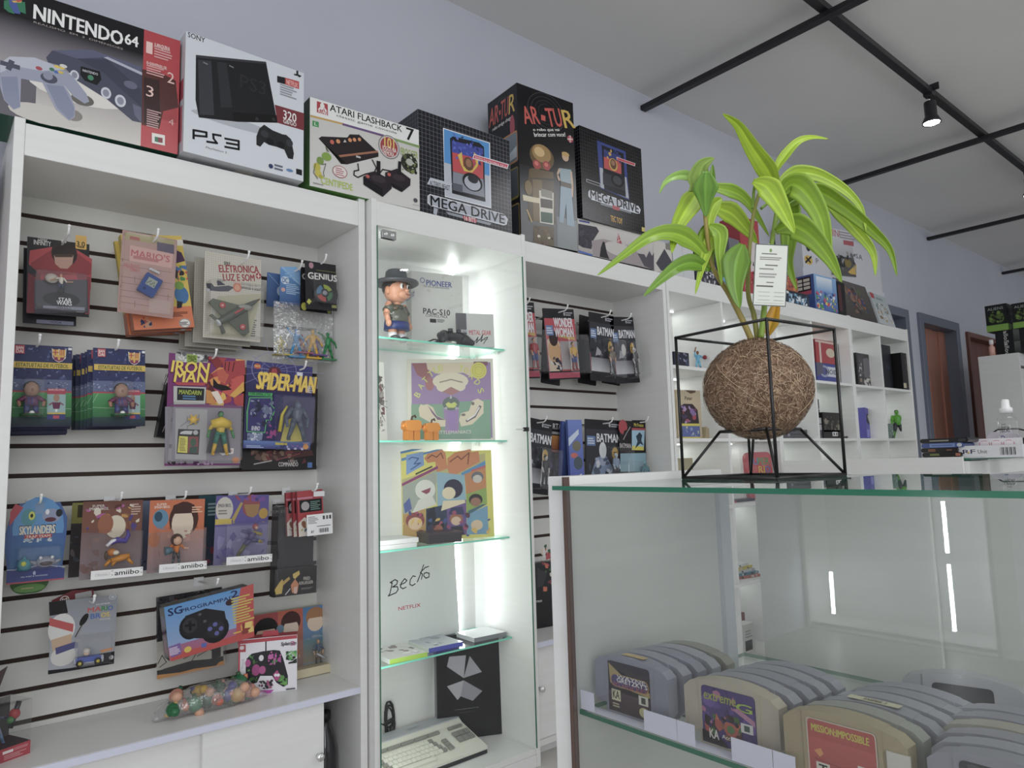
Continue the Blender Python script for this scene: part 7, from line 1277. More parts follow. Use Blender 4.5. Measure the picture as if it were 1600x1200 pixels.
cpack('dark grey figure card with a pale blue picture, lower row of the second slatwall', (915, 765), (972, 764), (910, 654), 2.08, '33333b', ['BATMAN'], [('p', [(.15, .2), (.3, .45), (.55, .5), (.75, .3), (.7, .1), (.2, .1)], '7a8cac'), ('e', .48, .56, .1, .12, 'd8dce0'), ('n', .1, .05, .7, .45, 18, .08, ['4a5468', '9aa4bc', '2c3040', 'c8ccd4'], 6), ('g', .0, .0, .5, .2, '8a8ea0', 'b0b2bc')], fig=1, sub=1, figcols=dict(top='8a9ab0', bot='3a3a44', hair='d8dce0', skin='b0c0d0'))
q = quad((956, 764), (980, 764), (954, 656), Y=2.11)
boxthing('dark_red_pack', 'black and dark red pack squeezed between the lower figure cards', 'toy pack', q, .012, [('r', 0, 0, 1, 1, '221a1e'), ('e', .5, .82, .4, .12, '8a2430'), ('n', 0, .2, 1, .7, 10, .2, ['3a2024', '1a1416'], 3)], cols=('221a1e',) * 6)
q = quad((970, 763), (1011, 762), (965, 656.5), Y=2.07)
IT = PX(q, 6.154, 810, 620, [('uv', ('r', 0, 0, 1, 1, '1d181c')), ('e', 1005, 290, 42, 70, 'a82a38'), ('p', [(1015, 330), (1070, 300), (1040, 400), (1000, 400)], '1d181c'), ('l', [(1075, 290), (1040, 350), (1010, 410)], .02, 'b8b0b0'), ('t', 'BATMAN', 975, 490, 1080, 450, 'c8c0c0', 1.4), ('p', [(1090, 225), (1220, 225), (1225, 525), (1090, 520)], '1d181c'), ('t', 'Mr.Freeze', 1112, 285, 1200, 258, 'd8c83a', 1.4), ('p', [(1090, 300), (1222, 302), (1222, 322), (1090, 320)], 'b03040'), ('p', [(1090, 322), (1215, 322), (1205, 515), (1090, 512)], '9ac0d8'), ('p', [(1095, 470), (1205, 480), (1205, 515), (1090, 512)], 'd8cc40'), ('p', [(1130, 380), (1165, 340), (1190, 370), (1180, 420), (1205, 470), (1170, 450), (1120, 500), (1145, 430)], '2a3a4c'), ('p', [(980, 545), (1225, 540), (1228, 720), (980, 720)], '88aebc')])
pack('figure_card', 'black, red and yellow card with an icy blue bubble, right end of the lower row', 'toy pack', q, IT, (.03, .02, .98, .40), lambda b, w, h: (figure(b, w * .82, -.02, h * .03, h * .36, skin='5a8a94', top='4a7a84', bot='3f6a74', hair='9ac0c8', boot='3f6a74', bulk=1.2), b.box(w * .45, -.024, h * .04, w * .65, -.01, h * .24, '4f7f78')), dep=.04, edge='1d181c', peg=(.8, .97, .04, 'at the right end of the lower row'))
q = quad((837, 961), (905, 949), (834, 844), z=SHELF + .0006, yaw=None); c = onY((837, 961), 2.1)
q = (frame(Vector((1.79, 2.12, SHELF + .0006)), *rot_axes(-8, 3)[:2]), .24, .245)
boxthing('black_box', 'black box with red and green artwork standing on the second slatwall shelf', 'box', q, .05, PX(q, 3.158, 820, 820, [('uv', ('r', 0, 0, 1, 1, '1b1a1e')), ('n', 90, 330, 140, 90, 22, .06, ['b0343a', 'c8603a', '3a5a3a', '7a2a34', 'd8c8b8'], 5), ('p', [(60, 210), (110, 240), (90, 300), (60, 310)], '34343a'), ('r', 92, 160, 98, 110, 'e0dcd8'), ('t', 'STRIX', 50, 385, 85, 370, 'e6e6e8', 1.6)]), cols=('1b1a1e',) * 6, m='gloss')

# ------------------------------------------------------------------ goods in the cube shelves
CZ = [z + .0006 for z in ROWS]
def simple(name, label, cat, BL, BR, TL, Y, z, d, cols, front=(), left=(), m='card', yaw=0):
    o = onY(BL, Y); e = onY(BR, Y); t = onY(TL, Y)
    q = (frame(Vector((o.x, Y, z)), *rot_axes(yaw, 0)[:2]), e.x - o.x, t.z - z)
    if isinstance(cols, str): cols = (cols,) * 6
    return boxthing(name, label, cat, q, d, front, left, cols=cols, m=m)
simple('small_print', 'small dark blue picture box in the top left cube', 'box', (1054, 571), (1077, 571), (1053, 549), 2.03, CZ[0], .02, '23263a', [('n', 0, 0, 1, 1, 16, .14, ['4a5478', '8a90a8', '2a2c40'], 3)])
c = onY((1091, 571), 2.08); b = MB(); figure(b, 0, 0, 0, .108, skin='8a5a40', top='6fb0d0', bot='7fb8d4', hair='2a1e1a', boot='3a3434', arm=((.10, .95), (.06, 1.15)), arm2=((.2, .68), (.26, .66)), leg=.12); b.ball((.032, -.01, .074), .011, '8a2a30', 10, 8); b.box(-.012, -.026, 0, .03, .02, .004, 'e6e6e6')
tag(b.build('player_figure', 'toy', mx=Matrix.Translation((c.x, 2.08, CZ[0])) @ Matrix.Rotation(-.7, 4, 'Z')), 'little figure in pale blue reaching up with a dark red ball, top left cube', 'toy figure')
c = onY((1143, 556), 2.08); b = MB(); b.ball((0, 0, .05), (.055, .04, .045), 'b0a8d0', 14, 10); b.tube([(-.05, -.03, .03), (0, -.05, .05), (.05, -.03, .03)], .01, '6a5ab0', n=8); b.box(-.05, -.03, 0, .05, .03, .012, 'd8d8e0')
tag(b.build('purple_helmet', 'toy', mx=Matrix.Translation((c.x, 2.10, CZ[0]))), 'rounded purple and white toy beside the root ball, second cube of the top row', 'toy')
simple('game_box', 'blue and white boxed game under the red box, fourth cube of the top row', 'boxed game', (1277, 592), (1311, 596), (1276, 566), 2.02, CZ[0], .19, ('2c3a8c', '24307a', '24307a', '24307a', '2c3a8c', '24307a'), [('r', 0, 0, 1, 1, '2c3a90'), ('p', [(.35, .35), (1, .35), (1, .85), (.45, .85)], 'c8ccd8'), ('e', .35, .6, .22, .3, '9aa0b8'), ('e', .35, .6, .14, .2, '4a5090'), ('t', 'NOID', .42, .48, .95, .72, '1d1d26', 1.4), ('p', [(0, .3), (.3, .5), (.3, 1), (0, 1)], '5a5a70')])
zz = onY((1276, 566), 2.02).z
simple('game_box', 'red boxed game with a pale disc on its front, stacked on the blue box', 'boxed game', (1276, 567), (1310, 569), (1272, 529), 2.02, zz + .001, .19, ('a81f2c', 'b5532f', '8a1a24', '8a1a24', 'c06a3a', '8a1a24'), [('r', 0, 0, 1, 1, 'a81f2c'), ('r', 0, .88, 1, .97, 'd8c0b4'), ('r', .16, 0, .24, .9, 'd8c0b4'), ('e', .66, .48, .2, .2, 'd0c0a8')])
simple('white_box', 'thin white box standing beside the red and blue boxes', 'box', (1312, 596), (1316, 596), (1311, 531), 2.02, CZ[0], .2, 'd6d4d0', [('r', .3, 0, .6, .9, '2a2a2c')])
simple('figure_box', 'black window box with a grey figure, fifth cube of the top row', 'boxed figure', (1341, 599), (1366, 601), (1338, 551), 2.03, CZ[0], .12, '1d1c20', [('r', .08, .3, .9, .9, '38363c'), ('p', [(.42, .3), (.42, .85), (.7, .9), (.86, .75), (.86, .3)], '6a666e'), ('n', .1, .3, .4, .8, 10, .1, ['b0aeb4', '5a5860'], 4), ('n', .1, .05, .9, .28, 20, .08, ['8a7a68', 'c8c4c0', '4a4440'], 6), ('e', .84, .36, .09, .07, 'b8b4b0')], m='gloss')
simple('black_box', 'tall plain black box in the last cube of the top row', 'box', (1381, 602), (1396, 604), (1376, 538), 2.02, CZ[0], .1, '22232a', [('f', .45, .45, .85, .58, 3, '34404f')])
simple('black_box', 'lower black box with a speckled edge at the right end of the top row', 'box', (1412, 605), (1421, 606), (1408, 551), 1.965, CZ[0], .12, '18171a', [('n', .6, .05, 1, 1, 20, .12, ['4a4038', '6a5a48', '2a2624'], 3), ('r', .02, .05, .5, .18, 'c8c0a0')])
simple('cardboard_case', 'tan cardboard pack with a purple and yellow picture, second row left cube', 'box', (1060, 684), (1092, 684), (1057, 609), 2.10, CZ[1], .03, ('c9b898', 'b8a684', 'b8a684', 'b8a684', 'd2c2a2', 'b0a080'), [('p', [(.35, 1), (.6, .93), (.8, .96), (.82, 1)], '6a4a3a'), ('p', [(.05, .3), (.08, .65), (.3, .72), (.65, .72), (.85, .6), (.9, .25)], '3d3038'), ('n', .15, .32, .8, .68, 24, .08, ['8a6aa8', 'b090c0', 'a83a50', '4a3a60'], 8), ('r', .05, 0, .9, .32, 'd8cc48'), ('r', .05, .05, .9, .27, '5a68a8'), ('n', .1, .05, .85, .26, 12, .06, ['8a9ac8', 'c8c8b0', '3a4a90'], 5), ('t', 'Peter', .35, .8, .65, .87, '3a3028', .6)], yaw=-8)
c = onY((1107, 684), 2.06); b = MB(); b.prism([(0, 0), (.055, 0), (.05, .03), (.04, .035), (.038, .05), (.015, .06), (.012, .03)], 0, .03, 'b8a884'); tag(b.build('cardboard_piece', 'card', mx=Matrix.Translation((c.x - .03, 2.06, CZ[1]))), 'small cut piece of tan cardboard beside the tan pack', 'cardboard')
G_ = 'grey consoles stacked in the second row'
def console(label, BL, BR, TL, Y, z, d, col, front):
    o = onY(BL, Y); e = onY(BR, Y); h = onY(TL, Y).z - z; b = MB(); w_ = e.x - o.x
    b.rbox(0, 0, 0, w_, d, h * .45, .008, col, axis='z'); b.rbox(.002, .002, h * .45, w_ - .002, d - .002, h * .52, .008, '1d1d20', axis='z'); b.rbox(0, 0, h * .52, w_, d, h, .008, col, axis='z'); art(b, w_, h, front)
    tag(b.build('game_console', 'toy', mx=Matrix.Translation((o.x, Y, z))), label, 'game console'); return z + h + .0006
z1 = console('wide dark grey console at the bottom of the stack beside the root ball', (1225, 683), (1286, 683), (1225, 671), 2.02, CZ[1], .2, '4a4a50', [('f', .5, .2, .75, .4, 2, '2a2a2e'), ('e', .12, .4, .03, .15, '8a8a90')])
z2 = console('silver console in the middle of the stack beside the root ball', (1262, 669), (1288, 669), (1262, 652), 2.03, z1, .17, 'b4b5b8', [('r', .05, .2, .45, .8, '8d8e92'), ('e', .22, .5, .08, .15, '3a3a3e')])
z3_ = console('small dark console on top of the stack beside the root ball', (1266, 651), (1282, 651), (1266, 623), 2.05, z2, .15, '35353a', [('f', .2, .55, .9, .8, 2, '5a5a60'), ('e', .6, .3, .08, .08, 'c8c8d0')])
simple('game_console', 'black box-shaped device with a green line on top, right of the console stack', 'game console', (1287, 671), (1313, 671), (1285, 644), 2.02, CZ[1] + .04, .16, ('26231f', '201d1a', '201d1a', '201d1a', '6a8a4a', '1a1816'), [('n', .05, .1, .95, .8, 20, .1, ['4a443c', '6a6258', '16140f', '8a8274'], 4)])
simple('game_console', 'low dark device with a white socket, under the green-lined one', 'game console', (1287, 683.5), (1315, 683.5), (1287, 672), 2.02, CZ[1], .16, '242224', [('r', .5, .3, .8, .8, 'd8d8d8'), ('r', .56, .4, .62, .7, '222222'), ('r', .7, .4, .76, .7, '222222')])
c = onY((1317, 683), 2.0); tag(MB().tube([(0, 0, .005), (.06, .01, .005), (.085, .012, .006)], [.004, .005, .008], '26262a').build('cable_plug', 'toy', mx=Matrix.Translation((c.x, 2.0, CZ[1] + .003))), 'dark plug on a thin cable lying at the shelf edge', 'cable')
c = onY((1352, 683), 2.08); b = MB(); b.prism([(0, 0), (.09, 0), (.09, .11), (.10, .15), (.085, .152), (.04, .19), (.035, .26), (.075, .265), (.075, .32), (0, .33)], 0, .12, '5a56a0'); b.prism([(.005, .2), (.03, .2), (.03, .26), (.07, .262), (.07, .255), (.04, .24), (.085, .155), (.05, .16)], -.002, .122, '2a2630'); b.box(.01, -.0015, .02, .07, 0, .1, '8a86c8')
tag(b.build('arcade_model', 'toy', mx=Matrix.Translation((c.x - .02, 2.06, CZ[1])) @ Matrix.Scale(.62, 4)), 'small purple arcade cabinet model in the second row', 'model')
c = onY((1372, 683), 2.05); b = MB(); b.tube([(0, 0, .012), (.04, -.01, .018), (.09, -.012, .018), (.13, 0, .012)], [.012, .017, .017, .013], '2a1e20', n=10); b.ball((.05, -.02, .008), (.015, .012, .008), 'd8d8d8', 8, 6)
tag(b.build('game_controller', 'toy', mx=Matrix.Translation((c.x - .06, 2.05, CZ[1]))), 'dark brown gamepad lying next to the purple arcade model', 'gamepad')
c = onY((1404, 683), 2.06); b = MB(); figure(b, 0, 0, 0, .20, skin='5a9a3a', top='5a9a3a', bot='3a3d42', hair='1d1e1a', boot='4f8a36', arm=((.14, .60), (.17, .44)), leg=.16, bulk=1.25)
tag(b.build('toy_figure', 'toy', mx=Matrix.Translation((c.x, 2.06, CZ[1])) @ Matrix.Rotation(-.8, 4, 'Z')), 'green toy figure in dark trousers standing in the last cube of the second row', 'toy figure')
simple('small_box', 'little grey green box beside the green toy figure', 'box', (1391, 683), (1397, 683), (1391, 662), 2.05, CZ[1], .03, '6a7f78', [('n', 0, 0, 1, 1, 10, .2, ['3a4a48', '9ab0a8'], 3)])
c = onY((1068, 733), 2.1); simple('tan_box', 'plain tan box in the third row behind the stand leg', 'box', (1066, 790), (1086, 790), (1064, 716), 2.1, CZ[2], .12, 'b9b08f')
c = onY((1164, 744), 2.06); root = empty('wrapped_pillow', 'red bag-wrapped item with colourful letters, seen between the legs of the plant stand', 'wrapped item', frame(Vector((c.x, 2.06, CZ[2])), *rot_axes(-20, 4)[:2]))
b = MB(); b.rbox(.012, -.012, 0, .175, .012, .245, .03, 'c43c4a', n=5); art(b, .19, .25, [('t', 'SU', .18, .72, .46, .86, '4a7ac0', 2), ('t', 'PER', .46, .72, .84, .86, '4a9a50', 2), ('t', 'MA', .18, .55, .44, .69, 'd0605a', 2), ('t', 'RI', .46, .55, .66, .69, 'd8b83a', 2), ('t', 'O', .68, .55, .84, .69, '4a7ac0', 2), ('l', [(.2, .4), (.45, .42), (.4, .3), (.6, .38), (.85, .35)], .02, 'e0d0d0'), ('e', .68, .26, .14, .1, 'd8c8cc')], base=.0122); b.build('pillow', 'card', root)
b = MB(); b.rbox(0, -.018, 0, .19, .018, .29, .02, 'eeeeee'); b.build('wrapper', 'wrap', root)
simple('dark_card_box', 'small dark grey box with a red corner, third row, seen through the counter gap', 'box', (1148, 793), (1180, 791), (1148, 781), 2.02, CZ[2], .05, '4a4c58', [('r', 0, 0, .12, .6, 'c03038')])
for i, (cl, lb) in enumerate((('b5603a', 'brown red flat case at the bottom of the colourful pile'), ('3f8a98', 'teal flat case second in the colourful pile'), ('c8ccd0', 'pale flat case third in the colourful pile'), ('d8c038', 'yellow flat case fourth in the colourful pile'), ('dfe6e8', 'white flat case on top of the colourful pile'))):
    c = onY((1156, 905), 2.02); b = MB(); b.box(0, 0, 0, .15, .19, .012, cl); art(b, .15, .012, [('n', .05, .1, .95, .9, 6, .08, ['d8d8d8', '3a3a3a', cl], i)])
    tag(b.build('flat_case', 'card', mx=Matrix.Translation((c.x + .006 * (i % 2), 2.02 + .004 * i, CZ[3] + i * .0125)) @ Matrix.Rotation(.08 * (i - 2), 4, 'Z')), lb + ' seen through the counter gap', 'case')
simple('white_box', 'small white box with black print on the lowest cube floor', 'box', (1163, 1009), (1180, 1006), (1162, 977), 2.06, CZ[4], .06, 'd9d6d0', [('r', .1, .06, .75, .42, '35322f'), ('f', .15, .5, .9, .8, 3, 'a8a4a0')])
simple('red_box', 'dark red box edge behind the small white box', 'box', (1158, 985), (1165, 985), (1158, 958), 2.16, CZ[4], .05, '8a4038')

# ------------------------------------------------------------------ second counter and tall cabinet goods
RZ = -.0280
c0 = onX((1442, 716), 3.19)
bk = [('1b1a1e', [('f', .2, .3, .72, .7, 1, 'a8a498'), ('r', .8, .2, .95, .8, '3a3a3e')], 'black spine volume on top of the pile'), ('2f4a90', [('r', .2, .1, .8, .9, '6a86c0'), ('f', .25, .35, .75, .65, 1, '3a4a80'), ('e', .9, .5, .06, .4, 'c8ccd0')], 'blue spine volume'), ('221a18', [('f', .2, .2, .45, .8, 2, 'a8623a'), ('f', .7, .3, .9, .7, 1, '8a5a3a')], 'brown black volume'), ('1f2018', [('f', .2, .3, .5, .8, 2, '8a9a3a'), ('r', .85, .2, .97, .8, 'b0603a')], 'green lettered volume at the bottom of the pile')]
z = RZ
for i in range(3, -1, -1):
    col, it, lb = bk[i]; w_ = (.175, .155, .135, .145)[i]; h_ = .0185
    mx = Matrix(((0, 1, 0, 3.178), (-1, 0, 0, c0.y - .003 * (i % 2)), (0, 0, 1, z), (0, 0, 0, 1)))
    b = MB(); b.prism(rrect(0, 0, w_, h_, .008, 4), 0, .13, col); art(b, w_, h_, it); tag(b.build('magazine', 'gloss', mx=mx), lb + ' of four on the white counter', 'book', 'four dark volumes piled on the white counter'); z += h_ + .0004
def facing(name, label, cat, BLp, X, z, w_, h_, d, items, cols, m='card'):
    c = onX(BLp, X); b = MB(); b.box(0, 0, 0, w_, d, h_, cols=cols if not isinstance(cols, str) else (cols,) * 6); art(b, w_, h_, items)
    tag(b.build(name, m, mx=Matrix(((0, 1, 0, X), (-1, 0, 0, c.y), (0, 0, 1, z), (0, 0, 0, 1)))), label, cat)
GZ = -.0340
facing('boxed_unit', 'white box lettered RF Unit with a barcode, on the white counter', 'box', (1499, 717), 3.192, GZ, .215, .048, .10, [('r', 0, 0, 1, 1, 'e8e8ec'), ('t', 'RF', .07, .35, .27, .68, '2a2a50', 2), ('l', [(.15, .36), (.17, .5)], .02, 'd8b040'), ('t', 'Unit', .31, .35, .46, .65, '4a4a50', .4)] + [('r', .66 + .02 * i, .2, .66 + .02 * i + .005 * (1 + i % 3), .8, '3a3a3e') for i in range(12)] + [('f', .02, .05, .5, .1, 1, 'b0b0b4')], 'e8e8ec')
facing('white_box', 'long white box with red outlined squares behind the RF box', 'box', (1504, 700), 3.30, GZ, .19, .075, .08, [('r', 0, 0, 1, 1, 'e6e2e6')] + [('o', .42 + .22 * i, .7, .1, .2, .12, 'c03a50') for i in range(3)] + [('R', .34 + .22 * i, .55, .50 + .22 * i, .85, .01, 'efe6ea') for i in range(3)], 'e2dee2')
facing('clear_case', 'small clear plastic case at the right end of the RF box', 'case', (1580, 717), 3.195, GZ, .024, .046, .06, [('r', .1, .7, .9, .85, '4a4a50'), ('r', .2, .1, .8, .5, 'e8e8ec')], 'c9cdd2', 'gloss')
facing('black_case', 'black box under the spray bottle at the right edge', 'box', (1568, 717), 3.42, GZ, .20, .075, .14, [], '1b1a1e')
root = empty('spray_bottle', 'clear spray bottle with a white cap on the black box', 'bottle', Matrix.Translation(onX((1577, 692), 3.49).xy.to_3d() + Vector((0, 0, GZ + .0755))))
b = MB(); b.lathe([(0, 0), (.036, 0), (.038, .006), (.038, .07), (.032, .085), (.02, .095), (.02, .105)], n=22); b.build('bottle_body', 'blis', root)
b = MB(); art(b, 1, 1, [('t', '2+0', .3, .75, .55, .88, '3a3a44', .8), ('t', 'LIMPA', .15, .5, .8, .68, '3a3a44', 1), ('t', 'TELAS', .15, .28, .8, .46, '3a3a44', 1)], org=(Vector((-.0385, .03, .008)), Vector((0, -.06, 0)), Vector((0, 0, .06)), Vector((-1, 0, 0)))); b.build('printing', 'card', root)
MB().lathe([(0, .105), (.024, .105), (.024, .125), (.016, .13), (.014, .158), (.010, .162), (0, .162)], n=20, col='f0f0f0').build('cap', 'toy', root)
c = onX((1540, 696), 3.5); b = MB(); b.prism(rrect(0, 0, .12, .06, .028, 5), 0, .006, 'dcd4e0'); art(b, .12, .06, [('t', 'Pau', .45, .3, .8, .7, '4a4a90', 1.4)]); tag(b.build('name_plate', 'card', mx=Matrix(((0, 1, 0, 3.52), (-1, 0, 0, c.y), (0, 0, 1, GZ + .045), (0, 0, 0, 1)))), 'rounded pale lilac plate behind the white boxes', 'plate')
c = onX((1541, 700), 3.55); tag(MB().tube([(3.55, c.y, GZ + .004), (3.55, c.y - .01, GZ + .09), (3.55, c.y - .05, GZ + .115), (3.55, c.y - .12, GZ + .115), (3.55, c.y - .2, GZ + .09), (3.55, c.y - .26, GZ + .08)], .0035, '1a1a1e').build('cable', 'toy'), 'black cable arching behind the white boxes', 'cable')
def onTX(px, x, w_, hh, zb, it, lb, rt=()):
    c = onX((px, 545), x); b = MB(); b.box(0, 0, 0, w_, .16, hh, '1d1e20'); art(b, w_, hh, it)
    if rt: art(b, w_, hh, rt, 'right', .16)
    tag(b.build('game_box', 'card', mx=Matrix(((0, 1, 0, x), (-1, 0, 0, c.y), (0, 0, 1, zb), (0, 0, 0, 1)))), lb, 'boxed game')
FT = [('r', 0, 0, 1, 1, '1f2022'), ('t', 'Fallout', .02, .32, .86, .62, 'd8d8d4', 1.4, 0, -1.57), ('g', .75, 0, 1, 1, '3a3c3a', '6a6c6a')]
AL = [('r', 0, 0, 1, 1, '1d2020'), ('t', 'ALIENS', .12, .80, .85, .9, 'a8b0a8', .4), ('e', .3, .5, .17, .18, '4f6a2a'), ('e', .66, .5, .2, .2, '55702c'), ('n', .05, .3, .95, .75, 24, .08, ['2a3020', '7a9a3a', '1a1c18', '1f2420'], 6), ('r', 0, 0, 1, .24, '7fb03a')]
AR = [('r', 0, 0, 1, .24, '7fb03a'), ('n', .1, .35, .9, .9, 12, .08, ['3a4a2a', '8a8a80'], 3)]
for k, lb in ((0, 'lower black box with white sideways lettering under the lime-banded box'), (1, 'upper black box with white sideways lettering under the lime-banded box')):
    onTX(1557, TX + .07, .165, .097, TZ + .001 + .098 * k, FT, lb, [('n', .05, .05, .95, .95, 14, .14, ['5a5c5a', '8a8c88', '2a2c2a'], 5 + k)])
    onTX(1592, TX + .07, .165, .097, TZ + .001 + .098 * k, FT, lb.replace('the lime', 'the right-hand lime'))
onTX(1545, TX + .05, .15, .215, TZ + .198, AL, 'black box with green figures and a lime band on the tall cabinet, left one', AR)
onTX(1587, TX + .05, .15, .20, TZ + .198, AL, 'black box with a lime band at the right edge, on the tall cabinet', AR)
c = onX((1551, 557), TX + .03); b = MB(); b.lathe([(0, 0), (.022, 0), (.022, .07), (.012, .08), (.012, .09)], n=12, col='e0b0a0'); b.lathe([(0, .09), (.016, .09), (.016, .13), (0, .13)], n=12, col='f0eeee'); tag(b.build('small_bottle', 'toy', mx=Matrix.Translation((TX + .03, c.y, TZ + .0005))), 'tiny pink and white bottle on the tall cabinet edge', 'bottle')

# ------------------------------------------------------------------ grey cartridges in the counter
SHZ = -.2855
def cart_shell(col):
    b = MB(); W, H, D = .106, .064, .0185
    def top(u): return H - .009 * (2 * u - 1) ** 2
    ps = [(0, .010), (.004, .006)] ; n = 14
    P = [(.005, .009), (.018, .009), (.018, 0), (W - .018, 0), (W - .018, .009), (W - .005, .009), (W, .014)] + [(W - (W) * i / n, top(1 - i / n) - (.004 if i in (0, n) else 0)) for i in range(n + 1)] + [(0, .014)]
    b.prism(P, .0015, D - .001, col)
    C_ = [(.019, 0), (W - .019, 0)] + [(W - .019 - (W - .038) * i / 10, top(.83 - .66 * i / 10) + .0005) for i in range(11)]
    b.prism(C_, 0, D, col)
    return b, W, H
def cart_label(root, W, H, items):
    b = MB(); P = rrect(.023, .003, W - .023, H - .007, .004, 3); b.prism(P, -.0006, 0, '2a2226'); art(b, W - .046, H - .010, items, base=.0006, org=(Vector((.023, 0, .003)), Vector((W - .046, 0, 0)), Vector((0, 0, H - .010)), Vector((0, -1, 0)))); b.build('label', 'gloss', root)
LB1 = [('R', 0, 0, 1, 1, .06, '2c2226'), ('p', [(0, 1), (0, .55), (.3, .9), (1, .8), (1, .6), (.5, .75), (0, 1)], '3a2a28'), ('p', [(.02, .95), (.4, .72), (1, .55), (1, .45), (.05, .55)], 'b0985a'), ('R', .06, .5, .98, .76, .1, 'b0884a'), ('R', .08, .52, .96, .74, .09, '4a3a70'), ('t', 'WAYNE', .22, .68, .9, .75, 'e6e0d8', 1.6), ('t', "GRETZKY'S", .22, .60, .95, .69, 'f0ece4', 1.8), ('t', '3D HOCKEY', .12, .51, .95, .59, 'a84a50', 1.6), ('g', 0, 0, 1, .4, '3d2a2a', '55424a'), ('r', .08, .22, .3, .44, 'd8cfa8'), ('t', 'KA', .11, .26, .27, .42, '2a2420', 1.4), ('f', .1, .08, .32, .18, 2, 'b8ae90'), ('r', .74, .28, .96, .46, 'd8d4c4'), ('r', .80, .31, .9, .43, '4a4a40'), ('e', .86, .14, .12, .10, 'c8bf86')]
LB2 = [('R', 0, 0, 1, 1, .06, '4a3478'), ('n', 0, .35, 1, 1, 20, .12, ['5a3f8e', '3a2a64', 'b06a90', '6a4a9a'], 4), ('t', 'extreme', .05, .76, .66, .9, 'a8b03a', 1.4, .1), ('t', 'G', .66, .70, .95, .84, 'a8c03a', 2.4), ('n', .05, .12, .75, .58, 34, .09, ['5a2428', '3a2a2a', 'a8443a', '4a6a3a', '8a5a3a', 'c8603a'], 7), ('e', .55, .34, .13, .12, 'b0503a'), ('e', .55, .34, .07, .07, '5a7a4a'), ('p', [(.6, .7), (1, .5), (1, .6), (.7, .75)], 'b87a9a'), ('r', .74, .36, .96, .52, 'd8d4d0'), ('r', .8, .39, .9, .49, '4a5a50'), ('p', [(0, 0), (.5, 0), (.35, .14), (0, .22)], '1f1a20'), ('t', 'KA', .14, .1, .32, .26, 'd8d4cc', 1.6), ('t', 'Acclaim', .38, .15, .7, .22, 'e6e2dc', 1), ('e', .88, .1, .13, .10, 'c8b890')]
LB3 = [('R', 0, 0, 1, 1, .06, 'c9b9a8'), ('R', .02, .02, .98, .98, .05, 'b03a34'), ('g', .03, .05, .97, .7, 'a02f2e', 'bc463a'), ('t', 'MISSION:IMPOSSIBLE', .08, .80, .9, .91, 'c8c03a', 2.2), ('p', [(.1, .5), (.2, .56), (.24, .48), (.18, .42)], 'd88a3a'), ('l', [(.1, .38), (.98, .3)], .01, '8a2a28'), ('r', .72, .30, .92, .46, 'ded6cc'), ('r', .77, .33, .87, .43, '4a3a3c'), ('e', .82, .22, .1, .08, '3a4a8a'), ('r', .12, .12, .32, .34, 'd8d0c4'), ('t', 'T', .16, .15, .28, .31, '2a2420', 2)]
LB4 = [('R', 0, 0, 1, 1, .06, '23242a'), ('n', .02, .6, .98, .98, 20, .08, ['3a3c44', '1a1a1e', '4a4c50'], 5), ('t', 'STAR WARS', .16, .66, .84, .80, 'a8aeb0', 1.8), ('n', .2, .2, .8, .62, 24, .08, ['4a4a50', '2d2e34', '6a6a62', '3a3a40'], 8), ('e', .45, .5, .13, .08, '9a8a6a')]
def cartmx(y, x, z, yaw=0): return Matrix.Translation((x, y, z)) @ Matrix.Rotation(yaw, 4, 'Z') @ Matrix(((0, 1, 0, 0), (-1, 0, 0, 0), (0, 0, 1, 0), (0, 0, 0, 1)))
CG = (('leftmost row', .605, .622, 5, ('8d8c98', '94949e', '8a8a95', '9a9aa2', '8b897f'), LB1, 'grey cartridge with a dark gold and purple label, front of the leftmost row'), ('second row', .478, .622, 5, ('b3a99a', '97969e', '8d8d96', '93939b', '8d8d97'), LB2, 'cream grey cartridge with a violet motorbike label, front of the second row'), ('third row', .362, .612, 6, ('a3957a', '96968f', '8b8b93', '93939a', '8a8a92', '90909a'), LB3, 'yellowed cartridge with a red label, front of the third row'), ('rightmost row', .240, .606, 6, ('8a8993', '94949c', '8d8c94', 'a09c90', '8b8a94', '92929c'), LB4, 'grey cartridge with a black label, front of the rightmost row'))
